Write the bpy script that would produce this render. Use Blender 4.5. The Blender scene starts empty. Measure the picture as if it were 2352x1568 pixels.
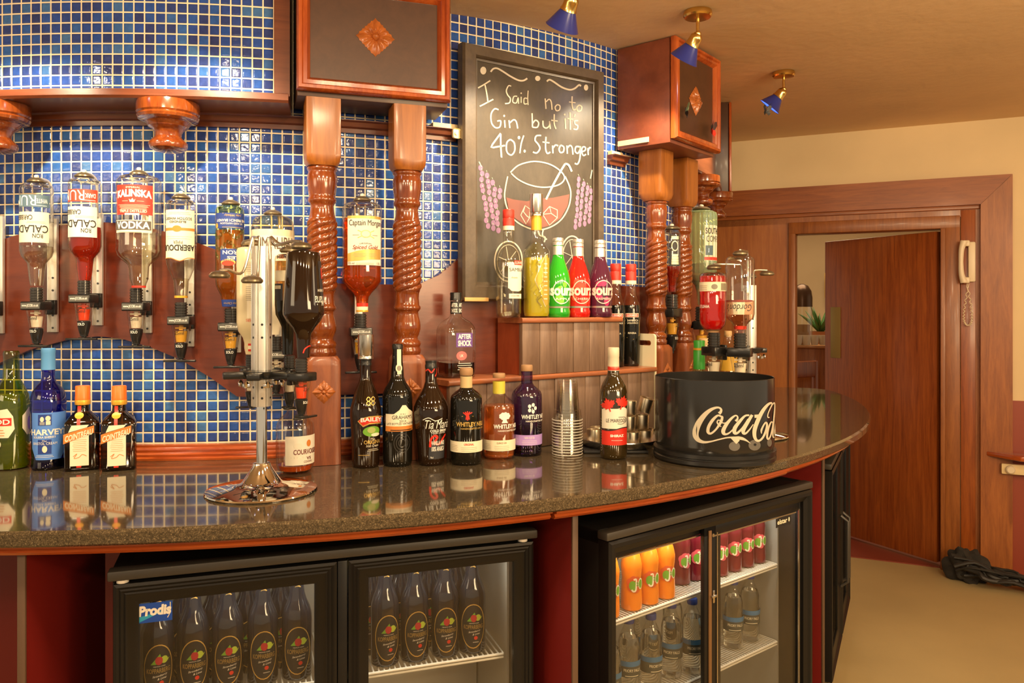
import bpy, bmesh, math, random
from mathutils import Vector, Matrix
from math import sin, cos, pi, radians, atan2, asin, sqrt

random.seed(7)
SC = bpy.context.scene
COL = SC.collection

# ---------------------------------------------------------------- camera, exposure, lights
F, HX, HY = 1800.0, 1176.0, 710.0          # focal length and principal column / horizon row of the photograph, in pixels
ZE = 1.441                                  # eye height
ZC = ZE - 0.4244                            # granite top
CX, CY = -1.097, 4.273                      # axis of the round bar
R_TOP, R_WALL = 2.78, 2.05

cam_d = bpy.data.cameras.new('camera')
cam = bpy.data.objects.new('camera', cam_d)
COL.objects.link(cam)
cam.location = (0, 0, ZE)
cam.rotation_euler = (pi / 2, 0, 0)
cam_d.sensor_width = 36.0
cam_d.lens = F / 2352 * 36
cam_d.shift_y = -(784 - HY) / 2352
cam_d.clip_start = 0.05
SC.camera = cam

SC.view_settings.view_transform = 'Standard'
SC.view_settings.look = 'None'
SC.view_settings.gamma = 1
SC.view_settings.exposure = 0.0
SC.view_settings.use_curve_mapping = False
SC.cycles.transparent_max_bounces = 48
SC.cycles.max_bounces = 14
SC.cycles.transmission_bounces = 12
SC.cycles.glossy_bounces = 6
SC.cycles.sample_clamp_indirect = 8.0
SC.cycles.caustics_reflective = False

WARM = (1.0, 0.76, 0.47)
world = bpy.data.worlds.new('world')
SC.world = world
world.use_nodes = True
bg = world.node_tree.nodes['Background']
bg.inputs[0].default_value = (1.0, 0.80, 0.55, 1)
bg.inputs[1].default_value = 0.62

def area_light(name, loc, aim, sx, sy, power, color=WARM):
    l = bpy.data.lights.new(name, 'AREA')
    l.shape = 'RECTANGLE'; l.size = sx; l.size_y = sy
    l.energy = power; l.color = color
    o = bpy.data.objects.new(name, l); COL.objects.link(o)
    o.location = loc
    v = Vector(aim) - Vector(loc)
    o.rotation_euler = v.to_track_quat('-Z', 'Y').to_euler()
    return o
# unseen fill lights added on the customers' side and over the counter
def fill_disc(name, loc, aim, power):
    l = bpy.data.lights.new(name, 'AREA'); l.shape = 'DISK'; l.size = .15; l.energy = power; l.color = WARM
    o = bpy.data.objects.new(name, l); COL.objects.link(o); o.location = loc
    o.rotation_euler = (Vector(aim) - Vector(loc)).to_track_quat('-Z', 'Y').to_euler()
for x_, y_, w_ in ((-1.5, -.6, 12), (-.6, -.95, 13), (.35, -1.0, 13), (1.3, -.85, 13), (2.1, -.4, 12)):
    fill_disc('lounge_fill_disc', (x_, y_, 2.22), (x_ * .8, 1.9, .95), w_)  # added disc lights, kept small so they leave glints on tiles and bottles
for x_, y_, w_ in ((-.75, .75, 11), (.0, .85, 11), (.75, 1.1, 12), (1.45, 1.75, 12)):
    fill_disc('counter_fill_disc', (x_, y_, 2.24), (x_ - .1, y_ + .55, 1.0), w_)  # added overhead fill for the counter, split into discs for small glints
area_light('lounge_side_fill', (3.0, 1.4, 2.25), (2.0, 4.0, 1.1), 1.2, 1.2, 30)  # added ambient fill towards the doorway wall, out of view
area_light('ceiling_upward_fill', (2.2, -.6, 1.75), (2.2, 1.2, 2.6), 1.6, .5, 66, (1, .72, .40))  # added upward fill to brighten the ceiling, not an actual wall lamp
area_light('lounge_far_fill', (-2.6, 0.0, 2.2), (-1.0, 2.2, 1.2), 1.2, 1.2, 28)  # added ambient fill from the far left, out of view

# ---------------------------------------------------------------- geometry helpers
def at(px, d):
    return ((px - HX) / F * d, d)
def zof(py, d):
    return ZE + (HY - py) / F * d
def polar(R, ph):
    a = radians(ph)
    return (CX + R * sin(a), CY - R * cos(a))
def ray_R(px, R):
    k = (px - HX) / F
    a = 1 + k * k; b = -2 * (k * CX + CY); c = CX * CX + CY * CY - R * R
    d = (-b - sqrt(b * b - 4 * a * c)) / (2 * a)
    return (k * d, d)
def phi_of(x, y):
    return math.degrees(atan2(x - CX, CY - y))
def ceil_z(x, y):
    return ZE + 0.8313 + 0.0406 * (0.42 * x + 0.906 * y)

# ---------------------------------------------------------------- tagging
def tag(o, label=None, cat=None, group=None, kind=None):
    if label: o['label'] = label
    if cat: o['category'] = cat
    if group: o['group'] = group
    if kind: o['kind'] = kind
    return o
def empty(name, loc, rz=0.0, label=None, cat=None, group=None):
    o = bpy.data.objects.new(name, None)
    o.empty_display_size = 0.02
    COL.objects.link(o)
    o.location = loc; o.rotation_euler = (0, 0, rz)
    return tag(o, label, cat, group)
def copy_tree(o, parent=None):
    c = o.copy(); COL.objects.link(c); c.parent = parent
    for ch in list(o.children):
        copy_tree(ch, c)
    return c

# ---------------------------------------------------------------- materials
MATS = {}
def nt(m):
    m.use_nodes = True
    return m.node_tree, m.node_tree.nodes['Principled BSDF']
def paint(name, col, rough=0.5, metal=0.0, spec=0.5, coat=0.0, emit=None, estr=0.0):
    if name in MATS: return MATS[name]
    m = bpy.data.materials.new(name); t, p = nt(m)
    p.inputs['Base Color'].default_value = (*col, 1)
    p.inputs['Roughness'].default_value = rough
    p.inputs['Metallic'].default_value = metal
    p.inputs['Specular IOR Level'].default_value = spec
    p.inputs['Coat Weight'].default_value = coat
    p.inputs['Coat Roughness'].default_value = 0.06
    if emit:
        p.inputs['Emission Color'].default_value = (*emit, 1)
        p.inputs['Emission Strength'].default_value = estr
    MATS[name] = m
    return m
def N(t, kind, **kw):
    n = t.nodes.new(kind)
    for k, v in kw.items():
        if k in n.inputs: n.inputs[k].default_value = v
        else: setattr(n, k, v)
    return n
def ramp(t, stops):
    r = t.nodes.new('ShaderNodeValToRGB')
    e = r.color_ramp.elements
    while len(e) < len(stops): e.new(0.5)
    for i, (p, c) in enumerate(stops):
        e[i].position = p; e[i].color = (*c, 1)
    return r
def wood(name, dark, light, scale=(6, 6, 0.6), rough=0.3, coat=0.3, wave=6.0, bump=0.05):
    """stretched-noise wood; grain runs along the axis with the smallest scale"""
    if name in MATS: return MATS[name]
    m = bpy.data.materials.new(name); t, p = nt(m)
    co = N(t, 'ShaderNodeTexCoord'); mp = N(t, 'ShaderNodeMapping')
    mp.inputs['Scale'].default_value = scale
    t.links.new(co.outputs['Object'], mp.inputs[0])
    n1 = N(t, 'ShaderNodeTexNoise', Scale=wave, Detail=6.0, Roughness=0.6, Distortion=0.8)
    n2 = N(t, 'ShaderNodeTexNoise', Scale=wave * 6, Detail=4.0, Roughness=0.7)
    t.links.new(mp.outputs[0], n1.inputs['Vector']); t.links.new(mp.outputs[0], n2.inputs['Vector'])
    mx = N(t, 'ShaderNodeMath', operation='MULTIPLY_ADD'); mx.inputs[1].default_value = 0.35
    t.links.new(n2.outputs['Fac'], mx.inputs[0]); t.links.new(n1.outputs['Fac'], mx.inputs[2])
    r = ramp(t, [(0.45, dark), (0.85, light)])
    t.links.new(mx.outputs[0], r.inputs[0]); t.links.new(r.outputs[0], p.inputs['Base Color'])
    p.inputs['Roughness'].default_value = rough
    p.inputs['Coat Weight'].default_value = coat; p.inputs['Coat Roughness'].default_value = 0.12
    b = N(t, 'ShaderNodeBump', Strength=bump, Distance=0.002)
    t.links.new(n2.outputs['Fac'], b.inputs['Height']); t.links.new(b.outputs[0], p.inputs['Normal'])
    MATS[name] = m
    return m
def thin_glass(name, tint=(1, 1, 1), edge=(0.55, 0.52, 0.45), gloss=0.9):
    """thin-walled glass: light passes straight through, tinted more at the rims, with a clear reflection"""
    if name in MATS: return MATS[name]
    m = bpy.data.materials.new(name); m.use_nodes = True; t = m.node_tree
    for n in list(t.nodes): t.nodes.remove(n)
    out = N(t, 'ShaderNodeOutputMaterial'); mix = N(t, 'ShaderNodeMixShader')
    tr = N(t, 'ShaderNodeBsdfTransparent'); gl = N(t, 'ShaderNodeBsdfGlossy')
    gl.inputs['Roughness'].default_value = 0.03
    gl.inputs['Color'].default_value = (gloss, gloss, gloss, 1)
    lw = N(t, 'ShaderNodeLayerWeight', Blend=0.5)
    pw = N(t, 'ShaderNodeMath', operation='POWER'); pw.inputs[1].default_value = 3.0
    t.links.new(lw.outputs['Facing'], pw.inputs[0])
    cm = N(t, 'ShaderNodeMix', data_type='RGBA')
    cm.inputs['A'].default_value = (*tint, 1)
    cm.inputs['B'].default_value = (*[a * b for a, b in zip(tint, edge)], 1)
    t.links.new(pw.outputs[0], cm.inputs['Factor']); t.links.new(cm.outputs['Result'], tr.inputs[0])
    sc = N(t, 'ShaderNodeMath', operation='MULTIPLY_ADD'); sc.inputs[1].default_value = 0.55; sc.inputs[2].default_value = 0.075
    t.links.new(pw.outputs[0], sc.inputs[0]); t.links.new(sc.outputs[0], mix.inputs[0])
    t.links.new(tr.outputs[0], mix.inputs[1]); t.links.new(gl.outputs[0], mix.inputs[2])
    t.links.new(mix.outputs[0], out.inputs[0])
    MATS[name] = m
    return m
def liquid(name, col, ior=1.34, rough=0.0, tw=1.0):
    if name in MATS: return MATS[name]
    m = bpy.data.materials.new(name); t, p = nt(m)
    p.inputs['Base Color'].default_value = (*col, 1)
    p.inputs['Roughness'].default_value = rough
    p.inputs['IOR'].default_value = ior
    p.inputs['Transmission Weight'].default_value = tw
    MATS[name] = m
    return m

# tiles: u = arc length, v = height, in metres
def tile_mat(name, pitch, off=(0, 0)):
    m = bpy.data.materials.new(name); t, p = nt(m)
    uv = N(t, 'ShaderNodeUVMap'); mp = N(t, 'ShaderNodeMapping')
    mp.inputs['Scale'].default_value = (1 / pitch, 1 / pitch, 1); mp.inputs['Location'].default_value = (off[0], off[1], 0)
    t.links.new(uv.outputs[0], mp.inputs[0])
    fl = N(t, 'ShaderNodeVectorMath', operation='FLOOR'); t.links.new(mp.outputs[0], fl.inputs[0])
    fr = N(t, 'ShaderNodeVectorMath', operation='FRACTION'); t.links.new(mp.outputs[0], fr.inputs[0])
    sb = N(t, 'ShaderNodeVectorMath', operation='SUBTRACT'); sb.inputs[1].default_value = (.5, .5, .5); t.links.new(fr.outputs[0], sb.inputs[0])
    ab = N(t, 'ShaderNodeVectorMath', operation='ABSOLUTE'); t.links.new(sb.outputs[0], ab.inputs[0])
    sx = N(t, 'ShaderNodeSeparateXYZ'); t.links.new(ab.outputs[0], sx.inputs[0])
    mxx = N(t, 'ShaderNodeMath', operation='SMOOTH_MAX'); mxx.inputs[2].default_value = 0.06
    t.links.new(sx.outputs[0], mxx.inputs[0]); t.links.new(sx.outputs[1], mxx.inputs[1])
    edge = N(t, 'ShaderNodeMapRange', interpolation_type='SMOOTHSTEP')          # 1 inside the tile, 0 in the joint
    edge.inputs['From Min'].default_value = 0.445; edge.inputs['From Max'].default_value = 0.425
    t.links.new(mxx.outputs[0], edge.inputs['Value'])
    pil = N(t, 'ShaderNodeMapRange', interpolation_type='SMOOTHERSTEP')         # pillowed edge
    pil.inputs['From Min'].default_value = 0.45; pil.inputs['From Max'].default_value = 0.31
    t.links.new(mxx.outputs[0], pil.inputs['Value'])
    wn = N(t, 'ShaderNodeTexWhiteNoise', noise_dimensions='2D'); t.links.new(fl.outputs[0], wn.inputs['Vector'])
    r = ramp(t, [(0.0, (.030, .045, .16)), (0.35, (.028, .060, .24)), (0.65, (.026, .075, .33)), (0.88, (.030, .11, .38)), (1.0, (.06, .16, .36))])
    t.links.new(wn.outputs['Value'], r.inputs[0])
    # each glazed tile pools a little paler in its middle
    nz = N(t, 'ShaderNodeTexNoise', Scale=2.3, Detail=3.0); t.links.new(mp.outputs[0], nz.inputs['Vector'])
    hs = N(t, 'ShaderNodeMix', data_type='RGBA', blend_type='OVERLAY'); hs.inputs['Factor'].default_value = 0.35
    t.links.new(r.outputs[0], hs.inputs['A']); t.links.new(nz.outputs['Fac'], hs.inputs['B'])
    mx = N(t, 'ShaderNodeMix', data_type='RGBA'); mx.inputs['A'].default_value = (.86, .72, .48, 1)
    t.links.new(edge.outputs[0], mx.inputs['Factor']); t.links.new(hs.outputs['Result'], mx.inputs['B'])
    t.links.new(mx.outputs['Result'], p.inputs['Base Color'])
    ro = N(t, 'ShaderNodeMapRange'); ro.inputs['To Min'].default_value = 0.65; ro.inputs['To Max'].default_value = 0.07
    t.links.new(edge.outputs[0], ro.inputs['Value']); t.links.new(ro.outputs[0], p.inputs['Roughness'])
    wob = N(t, 'ShaderNodeMath', operation='MULTIPLY_ADD'); wob.inputs[1].default_value = 0.25
    t.links.new(nz.outputs['Fac'], wob.inputs[0]); t.links.new(pil.outputs[0], wob.inputs[2])
    b = N(t, 'ShaderNodeBump', Strength=0.55, Distance=0.0035); t.links.new(wob.outputs[0], b.inputs['Height'])
    t.links.new(b.outputs[0], p.inputs['Normal'])
    return m

# ---------------------------------------------------------------- mesh builder
class MB:
    def __init__(s): s.v = []; s.f = []; s.mi = []; s.uv = None
    def add(s, verts, faces, mi=0):
        b = len(s.v); s.v.extend([tuple(x) for x in verts])
        for f in faces: s.f.append(tuple(b + i for i in f)); s.mi.append(mi)
    def bm(s, bm, mi=0, M=None):
        bm.verts.index_update()
        s.add([(M @ v.co if M else v.co) for v in bm.verts], [[v.index for v in f.verts] for f in bm.faces], mi)
        bm.free()
    def box(s, c, size, bev=0.0, rz=0.0, mi=0, M=None, seg=2):
        bm = bmesh.new(); bmesh.ops.create_cube(bm, size=1.0)
        for v in bm.verts: v.co = Vector((v.co.x * size[0], v.co.y * size[1], v.co.z * size[2]))
        if bev > 0: bmesh.ops.bevel(bm, geom=list(bm.edges), offset=bev, segments=seg, affect='EDGES', profile=0.5)
        T = Matrix.Translation(Vector(c)) @ Matrix.Rotation(rz, 4, 'Z')
        s.bm(bm, mi, (M @ T) if M else T)
    def lathe(s, prof, n=36, mi=0, M=None, c=(0, 0, 0), sq=None, close=True, rfun=None):
        """prof: (r, z) along the surface; sq(z) -> squareness exponent (2 round, 6 boxy); rfun(z, a, r) -> r"""
        vs, fs = [], []
        for (r, z) in prof:
            for j in range(n):
                a = 2 * pi * j / n
                rr = r
                if sq:
                    e = sq(z) if callable(sq) else sq
                    if e > 2.01: rr = r / ((abs(cos(a)) ** e + abs(sin(a)) ** e) ** (1 / e))
                if rfun: rr = rfun(z, a, rr)
                vs.append(Vector((c[0] + rr * sin(a), c[1] - rr * cos(a), c[2] + z)))
        m = len(prof)
        for i in range(m - 1):
            for j in range(n):
                k = (j + 1) % n
                fs.append((i * n + j, i * n + k, (i + 1) * n + k, (i + 1) * n + j))
        if close:
            if prof[0][0] > 1e-6: fs.append(tuple(reversed(range(n))))
            if prof[-1][0] > 1e-6: fs.append(tuple((m - 1) * n + j for j in range(n)))
        if M: vs = [M @ v for v in vs]
        s.add(vs, fs, mi)
    def cyl(s, c, r, h, n=24, mi=0, r2=None, M=None, bev=0.0):
        r2 = r if r2 is None else r2
        if bev > 0: pr = [(r - bev, 0), (r, bev), (r2, h - bev), (r2 - bev, h)]
        else: pr = [(r, 0), (r2, h)]
        s.lathe(pr, n, mi, M, c)
    def tube(s, pts, r, n=10, mi=0, closed=False):
        pts = [Vector(p) for p in pts]; m = len(pts); vs = []; fs = []; up = None
        for i, p in enumerate(pts):
            a = pts[(i - 1) % m] if (closed or i) else p; b = pts[(i + 1) % m] if (closed or i < m - 1) else p
            t = (b - a).normalized()
            if up is None: up = t.orthogonal().normalized()
            up = (up - t * up.dot(t)).normalized(); w = t.cross(up)
            rr = r[i] if isinstance(r, (list, tuple)) else r
            for j in range(n):
                q = 2 * pi * j / n
                vs.append(p + (up * cos(q) + w * sin(q)) * rr)
        for i in range(m if closed else m - 1):
            i2 = (i + 1) % m
            for j in range(n):
                k = (j + 1) % n
                fs.append((i * n + j, i * n + k, i2 * n + k, i2 * n + j))
        if not closed:
            fs.append(tuple(reversed(range(n)))); fs.append(tuple((m - 1) * n + j for j in range(n)))
        s.add(vs, fs, mi)
    def prism(s, outline, y0, y1, mi=0, M=None, bev=0.0):
        """outline (x, z) extruded along y"""
        bm = bmesh.new()
        f = bm.faces.new([bm.verts.new((x, y0, z)) for x, z in outline])
        r = bmesh.ops.extrude_face_region(bm, geom=[f])
        for v in r['geom']:
            if isinstance(v, bmesh.types.BMVert): v.co.y = y1
        bmesh.ops.recalc_face_normals(bm, faces=list(bm.faces))
        if bev > 0: bmesh.ops.bevel(bm, geom=[e for e in bm.edges if abs(e.verts[0].co.y - e.verts[1].co.y) < 1e-7], offset=bev, segments=2, affect='EDGES')
        s.bm(bm, mi, M)
    def arc(s, R0, R1, ph0, ph1, z0, z1, n=None, mi=0):
        """solid ring segment about the bar's axis; z0, z1 may be functions of phi"""
        n = n or max(4, int(abs(ph1 - ph0) / 1.0))
        vs, fs = [], []
        for i in range(n + 1):
            ph = ph0 + (ph1 - ph0) * i / n
            a0 = z0(ph) if callable(z0) else z0; a1 = z1(ph) if callable(z1) else z1
            for R, z in ((R0, a0), (R1, a0), (R1, a1), (R0, a1)):
                x, y = polar(R, ph); vs.append((x, y, z))
        for i in range(n):
            for j in range(4):
                k = (j + 1) % 4
                fs.append((i * 4 + j, (i + 1) * 4 + j, (i + 1) * 4 + k, i * 4 + k))
        fs.append((0, 1, 2, 3)); fs.append(tuple(n * 4 + j for j in (3, 2, 1, 0)))
        s.add(vs, fs, mi)
    def arc_prof(s, prof, ph0, ph1, n=None, mi=0):
        """closed (R, z) profile swept about the bar's axis"""
        n = n or max(4, int(abs(ph1 - ph0) / 1.0)); m = len(prof)
        vs, fs = [], []
        for i in range(n + 1):
            ph = ph0 + (ph1 - ph0) * i / n
            for R, z in prof:
                x, y = polar(R, ph); vs.append((x, y, z))
        for i in range(n):
            for j in range(m):
                k = (j + 1) % m
                fs.append((i * m + j, (i + 1) * m + j, (i + 1) * m + k, i * m + k))
        fs.append(tuple(range(m))); fs.append(tuple(n * m + j for j in reversed(range(m))))
        s.add(vs, fs, mi)
    def build(s, name, mats, parent=None, ang=35, loc=None, smooth=True, fix=True):
        me = bpy.data.meshes.new(name)
        me.from_pydata(s.v, [], s.f)
        for m in (mats if isinstance(mats, (list, tuple)) else [mats]): me.materials.append(m)
        me.polygons.foreach_set('material_index', s.mi)
        if fix:
            bm = bmesh.new(); bm.from_mesh(me); bmesh.ops.recalc_face_normals(bm, faces=list(bm.faces)); bm.to_mesh(me); bm.free()
        if smooth:
            me.polygons.foreach_set('use_smooth', [True] * len(me.polygons))
            me.set_sharp_from_angle(angle=radians(ang))
        me.update()
        o = bpy.data.objects.new(name, me); COL.objects.link(o)
        if parent: o.parent = parent
        if loc: o.location = loc
        return o

# ---------------------------------------------------------------- lettering
_TXT = {}
def glyphs(body, shear=0.0, bold=0.0):
    if 'M' in body: bold = 0.0
    k = (body, shear, bold)
    if k in _TXT: return _TXT[k]
    cu = bpy.data.curves.new('lettering', 'FONT'); cu.body = body; cu.size = 1.0; cu.resolution_u = 3
    cu.shear = shear; cu.offset = bold; cu.fill_mode = 'FRONT'
    o = bpy.data.objects.new('lettering', cu)
    me = o.to_mesh()
    vs = [(v.co.x, v.co.y) for v in me.vertices]; fs = [tuple(p.vertices) for p in me.polygons]
    o.to_mesh_clear(); bpy.data.objects.remove(o); bpy.data.curves.remove(cu)
    if not vs: vs, fs = [(0, 0), (1, 0), (1, 1)], []
    x0 = min(v[0] for v in vs); x1 = max(v[0] for v in vs); y0 = min(v[1] for v in vs); y1 = max(v[1] for v in vs)
    vs = [((x - x0) / max(1e-6, x1 - x0), (y - y0) / max(1e-6, y1 - y0)) for x, y in vs]
    _TXT[k] = (vs, fs)
    return _TXT[k]
class Decal:
    """flat artwork laid on a surface; smap(u, v, off) -> point.  u to the right, v up"""
    def __init__(s, smap, lift=0.0004): s.m = smap; s.b = MB(); s.mats = []; s.lift = lift
    def mi(s, m):
        if m not in s.mats: s.mats.append(m)
        return s.mats.index(m)
    def rows(s, rows, mat, layer=0, nu=10):
        vs = []; off = s.lift * (1 + layer)
        for v, a, b in rows:
            for i in range(nu + 1): vs.append(s.m(a + (b - a) * i / nu, v, off))
        fs = [(r * (nu + 1) + i, r * (nu + 1) + i + 1, (r + 1) * (nu + 1) + i + 1, (r + 1) * (nu + 1) + i) for r in range(len(rows) - 1) for i in range(nu)]
        s.b.add(vs, fs, s.mi(mat))
    def rect(s, u0, u1, v0, v1, mat, layer=0, nu=10, nv=1):
        s.rows([(v0 + (v1 - v0) * j / nv, u0, u1) for j in range(nv + 1)], mat, layer, nu)
    def oval(s, u, v, a, b, mat, layer=0, n=14, top=1.0, bot=1.0):
        rows = []
        for j in range(n + 1):
            q = -pi / 2 + pi * j / n; w = max(a * cos(q), a * 0.01)
            rows.append((v + b * sin(q), u - w, u + w))
        s.rows(rows, mat, layer, 6)
    def poly(s, pts, mat, layer=0):
        off = s.lift * (1 + layer)
        bm = bmesh.new(); f = bm.faces.new([bm.verts.new((x, y, 0)) for x, y in pts])
        bmesh.ops.triangulate(bm, faces=[f])
        lim = max(max(p[0] for p in pts) - min(p[0] for p in pts), 1e-6) / 9
        for _ in range(5):
            es = [e for e in bm.edges if abs(e.verts[0].co.x - e.verts[1].co.x) > lim]
            if not es: break
            bmesh.ops.subdivide_edges(bm, edges=es, cuts=1); bmesh.ops.triangulate(bm, faces=[g for g in bm.faces if len(g.verts) > 3])
        bm.verts.index_update()
        s.b.add([s.m(v.co.x, v.co.y, off) for v in bm.verts], [[v.index for v in g.verts] for g in bm.faces], s.mi(mat)); bm.free()
    def stroke(s, pts, w, mat, layer=0, closed=False, sub=1):
        off = s.lift * (1 + layer); m = len(pts)
        if sub > 1: pts, w = spline(pts, w, sub, closed); m = len(pts)
        vs = []
        for i, (x, y) in enumerate(pts):
            a = pts[(i - 1) % m] if (closed or i) else pts[i]; b = pts[(i + 1) % m] if (closed or i < m - 1) else pts[i]
            tx, ty = b[0] - a[0], b[1] - a[1]; L = math.hypot(tx, ty) or 1
            ww = (w[i] if isinstance(w, (list, tuple)) else w) / 2
            vs.append(s.m(x - ty / L * ww, y + tx / L * ww, off)); vs.append(s.m(x + ty / L * ww, y - tx / L * ww, off))
        k = m if closed else m - 1
        s.b.add(vs, [(2 * i + 1, 2 * ((i + 1) % m) + 1, 2 * ((i + 1) % m), 2 * i) for i in range(k)], s.mi(mat))
    def text(s, body, u0, u1, v0, v1, mat, layer=1, shear=0.0, bold=0.0, rot=False, slope=0.0, arch=0.0):
        vs, fs = glyphs(body, shear, bold); off = s.lift * (1 + layer); out = []
        for x, y in vs:
            if rot: x, y = 1 - x, 1 - y
            u = u0 + (u1 - u0) * x; v = v0 + (v1 - v0) * y + slope * (x - 0.5) + arch * (1 - (2 * x - 1) ** 2)
            out.append(s.m(u, v, off))
        s.b.add(out, fs, s.mi(mat))
    def bars(s, u0, u1, v0, v1, n, mat, layer=1, fill=0.4):
        """fine print too small to read"""
        h = (v1 - v0) / n
        if mat.name == 'black_ink': mat = paint('fine_print', (.30, .25, .17), .6)
        fill = min(fill, .5) * .6 if fill < .9 else fill
        for j in range(n):
            e = random.uniform(0, 0.12) * (u1 - u0)
            s.rect(u0 + e, u1 - e, v0 + j * h, v0 + (j + fill) * h, mat, layer, 6)
    def build(s, name, parent): return s.b.build(name, s.mats, parent, fix=False) if s.b.f else None
def spline(pts, w, sub, closed=False):
    m = len(pts); P = []; Wd = []
    wl = w if isinstance(w, (list, tuple)) else [w] * m
    rng = m if closed else m - 1
    for i in range(rng):
        g = lambda k: (k % m) if closed else min(max(k, 0), m - 1)
        p0, p1, p2, p3 = pts[g(i - 1)], pts[g(i)], pts[g(i + 1)], pts[g(i + 2)]
        for j in range(sub):
            t = j / sub
            P.append(tuple(0.5 * (2 * p1[c] + (p2[c] - p0[c]) * t + (2 * p0[c] - 5 * p1[c] + 4 * p2[c] - p3[c]) * t * t + (3 * p1[c] - p0[c] - 3 * p2[c] + p3[c]) * t ** 3) for c in range(len(p1))))
            Wd.append(wl[g(i)] + (wl[g(i + 1)] - wl[g(i)]) * t)
    if not closed: P.append(tuple(pts[-1])); Wd.append(wl[-1])
    return P, Wd
# ---------------------------------------------------------------- materials in use
M_CEIL = paint('ceiling_paint', (.74, .56, .36), .85)
def plaster(name, col, sc=30, st=0.25):
    m = bpy.data.materials.new(name); t, p = nt(m)
    co = N(t, 'ShaderNodeTexCoord'); n = N(t, 'ShaderNodeTexNoise', Scale=sc, Detail=5.0); n2 = N(t, 'ShaderNodeTexNoise', Scale=2.2, Detail=4.0)
    t.links.new(co.outputs['Object'], n.inputs['Vector']); t.links.new(co.outputs['Object'], n2.inputs['Vector'])
    r = ramp(t, [(0.3, tuple(c * .88 for c in col)), (0.7, col)]); t.links.new(n2.outputs['Fac'], r.inputs[0])
    t.links.new(r.outputs[0], p.inputs['Base Color']); p.inputs['Roughness'].default_value = .8
    b = N(t, 'ShaderNodeBump', Strength=st, Distance=.004); t.links.new(n.outputs['Fac'], b.inputs['Height']); t.links.new(b.outputs[0], p.inputs['Normal'])
    return m
M_CEIL = plaster('ceiling_plaster', (.82, .58, .33), 22, .35)
M_WALL = plaster('cream_wall_paint', (.74, .57, .33), 60, .1)
M_FLOOR = plaster('tan_vinyl_floor', (.42, .305, .135), 45, .15)
M_REDFLOOR = paint('red_floor', (.22, .04, .02), .5)
M_TILE = tile_mat('blue_mosaic_tile', .0296, (.3, .15))
M_TILE_UP = tile_mat('blue_mosaic_tile_canopy', .0281, (.1, .35))
M_MAHOG = wood('polished_red_mahogany', (.22, .030, .006), (.44, .095, .018), (5, 5, .7), .22, .5)
M_MAHOG_H = wood('polished_red_mahogany_level', (.26, .038, .007), (.48, .105, .020), (.7, .7, 9), .22, .5)
M_COL = wood('turned_column_wood', (.10, .015, .003), (.235, .054, .009), (6, 6, 1.0), .16, .8)
M_BLOCK = wood('column_block_wood', (.21, .058, .007), (.34, .108, .015), (9, 9, .7), .36, .18)
M_BASE = wood('worn_column_base_wood', (.15, .030, .007), (.27, .072, .018), (7, 7, .8), .40, .12)
M_DARK = wood('dark_brown_panel', (.050, .018, .007), (.070, .026, .010), (3, 3, 3), .42, .06, 8, .03)
M_BOARD = wood('canopy_brown_board', (.095, .022, .008), (.155, .042, .016), (.6, .6, 7), .3, .3)
M_BACK = wood('red_brown_backing_board', (.105, .018, .007), (.155, .029, .010), (.8, .8, 6), .30, .25)
M_CARVE = wood('carved_oak', (.26, .065, .012), (.44, .13, .028), (8, 8, 8), .32, .35)
M_CREAMSTRIP = paint('bare_cream_wood', (.78, .60, .32), .6)
M_DOOR = wood('sapele_door', (.17, .033, .005), (.34, .085, .013), (9, 9, .55), .36, .15, 5)
M_TRIM = wood('door_trim_pine', (.20, .052, .008), (.36, .112, .020), (6, 6, .6), .42, .1)
M_TRIM_H = wood('door_trim_pine_level', (.18, .042, .006), (.32, .09, .015), (.6, .6, 8), .42, .1)
M_JAMB = wood('door_jamb_oak', (.18, .050, .009), (.31, .10, .02), (7, 7, .6), .42, .1)
M_PANEL = wood('plain_wall_panel', (.26, .072, .012), (.40, .135, .026), (6, 6, .5), .40, .12)
M_STEEL = paint('brushed_steel', (.66, .62, .55), .22, 1.0)
M_CHROME = paint('chrome', (.80, .77, .72), .05, 1.0)
M_ALU = paint('aluminium', (.76, .73, .67), .38, .75)
M_BRASS = paint('polished_brass', (.75, .50, .16), .2, 1.0)
M_BLACK = paint('black_plastic', (.012, .011, .010), .28)
M_BLACKM = paint('black_rubber', (.016, .014, .012), .55)
M_FRIDGE = paint('black_fridge_enamel', (.008, .007, .006), .38, spec=.35)
M_FRTRIM = paint('fridge_top_trim', (.045, .038, .030), .45)
M_LINER = paint('fridge_liner', (.50, .48, .42), .4, .35)
M_REDPAN = paint('red_divider_panel', (.17, .010, .007), .45)
M_EDGE = paint('divider_edge', (.10, .055, .03), .5)
M_WHITE = paint('white_print', (.86, .82, .72), .5)
M_CREAM = paint('cream_paper', (.82, .73, .52), .55)
M_INK = paint('black_ink', (.015, .013, .012), .5)
M_RED = paint('red_print', (.62, .03, .015), .4)
M_GOLD = paint('gold_print', (.70, .45, .12), .35, .5)

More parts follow.
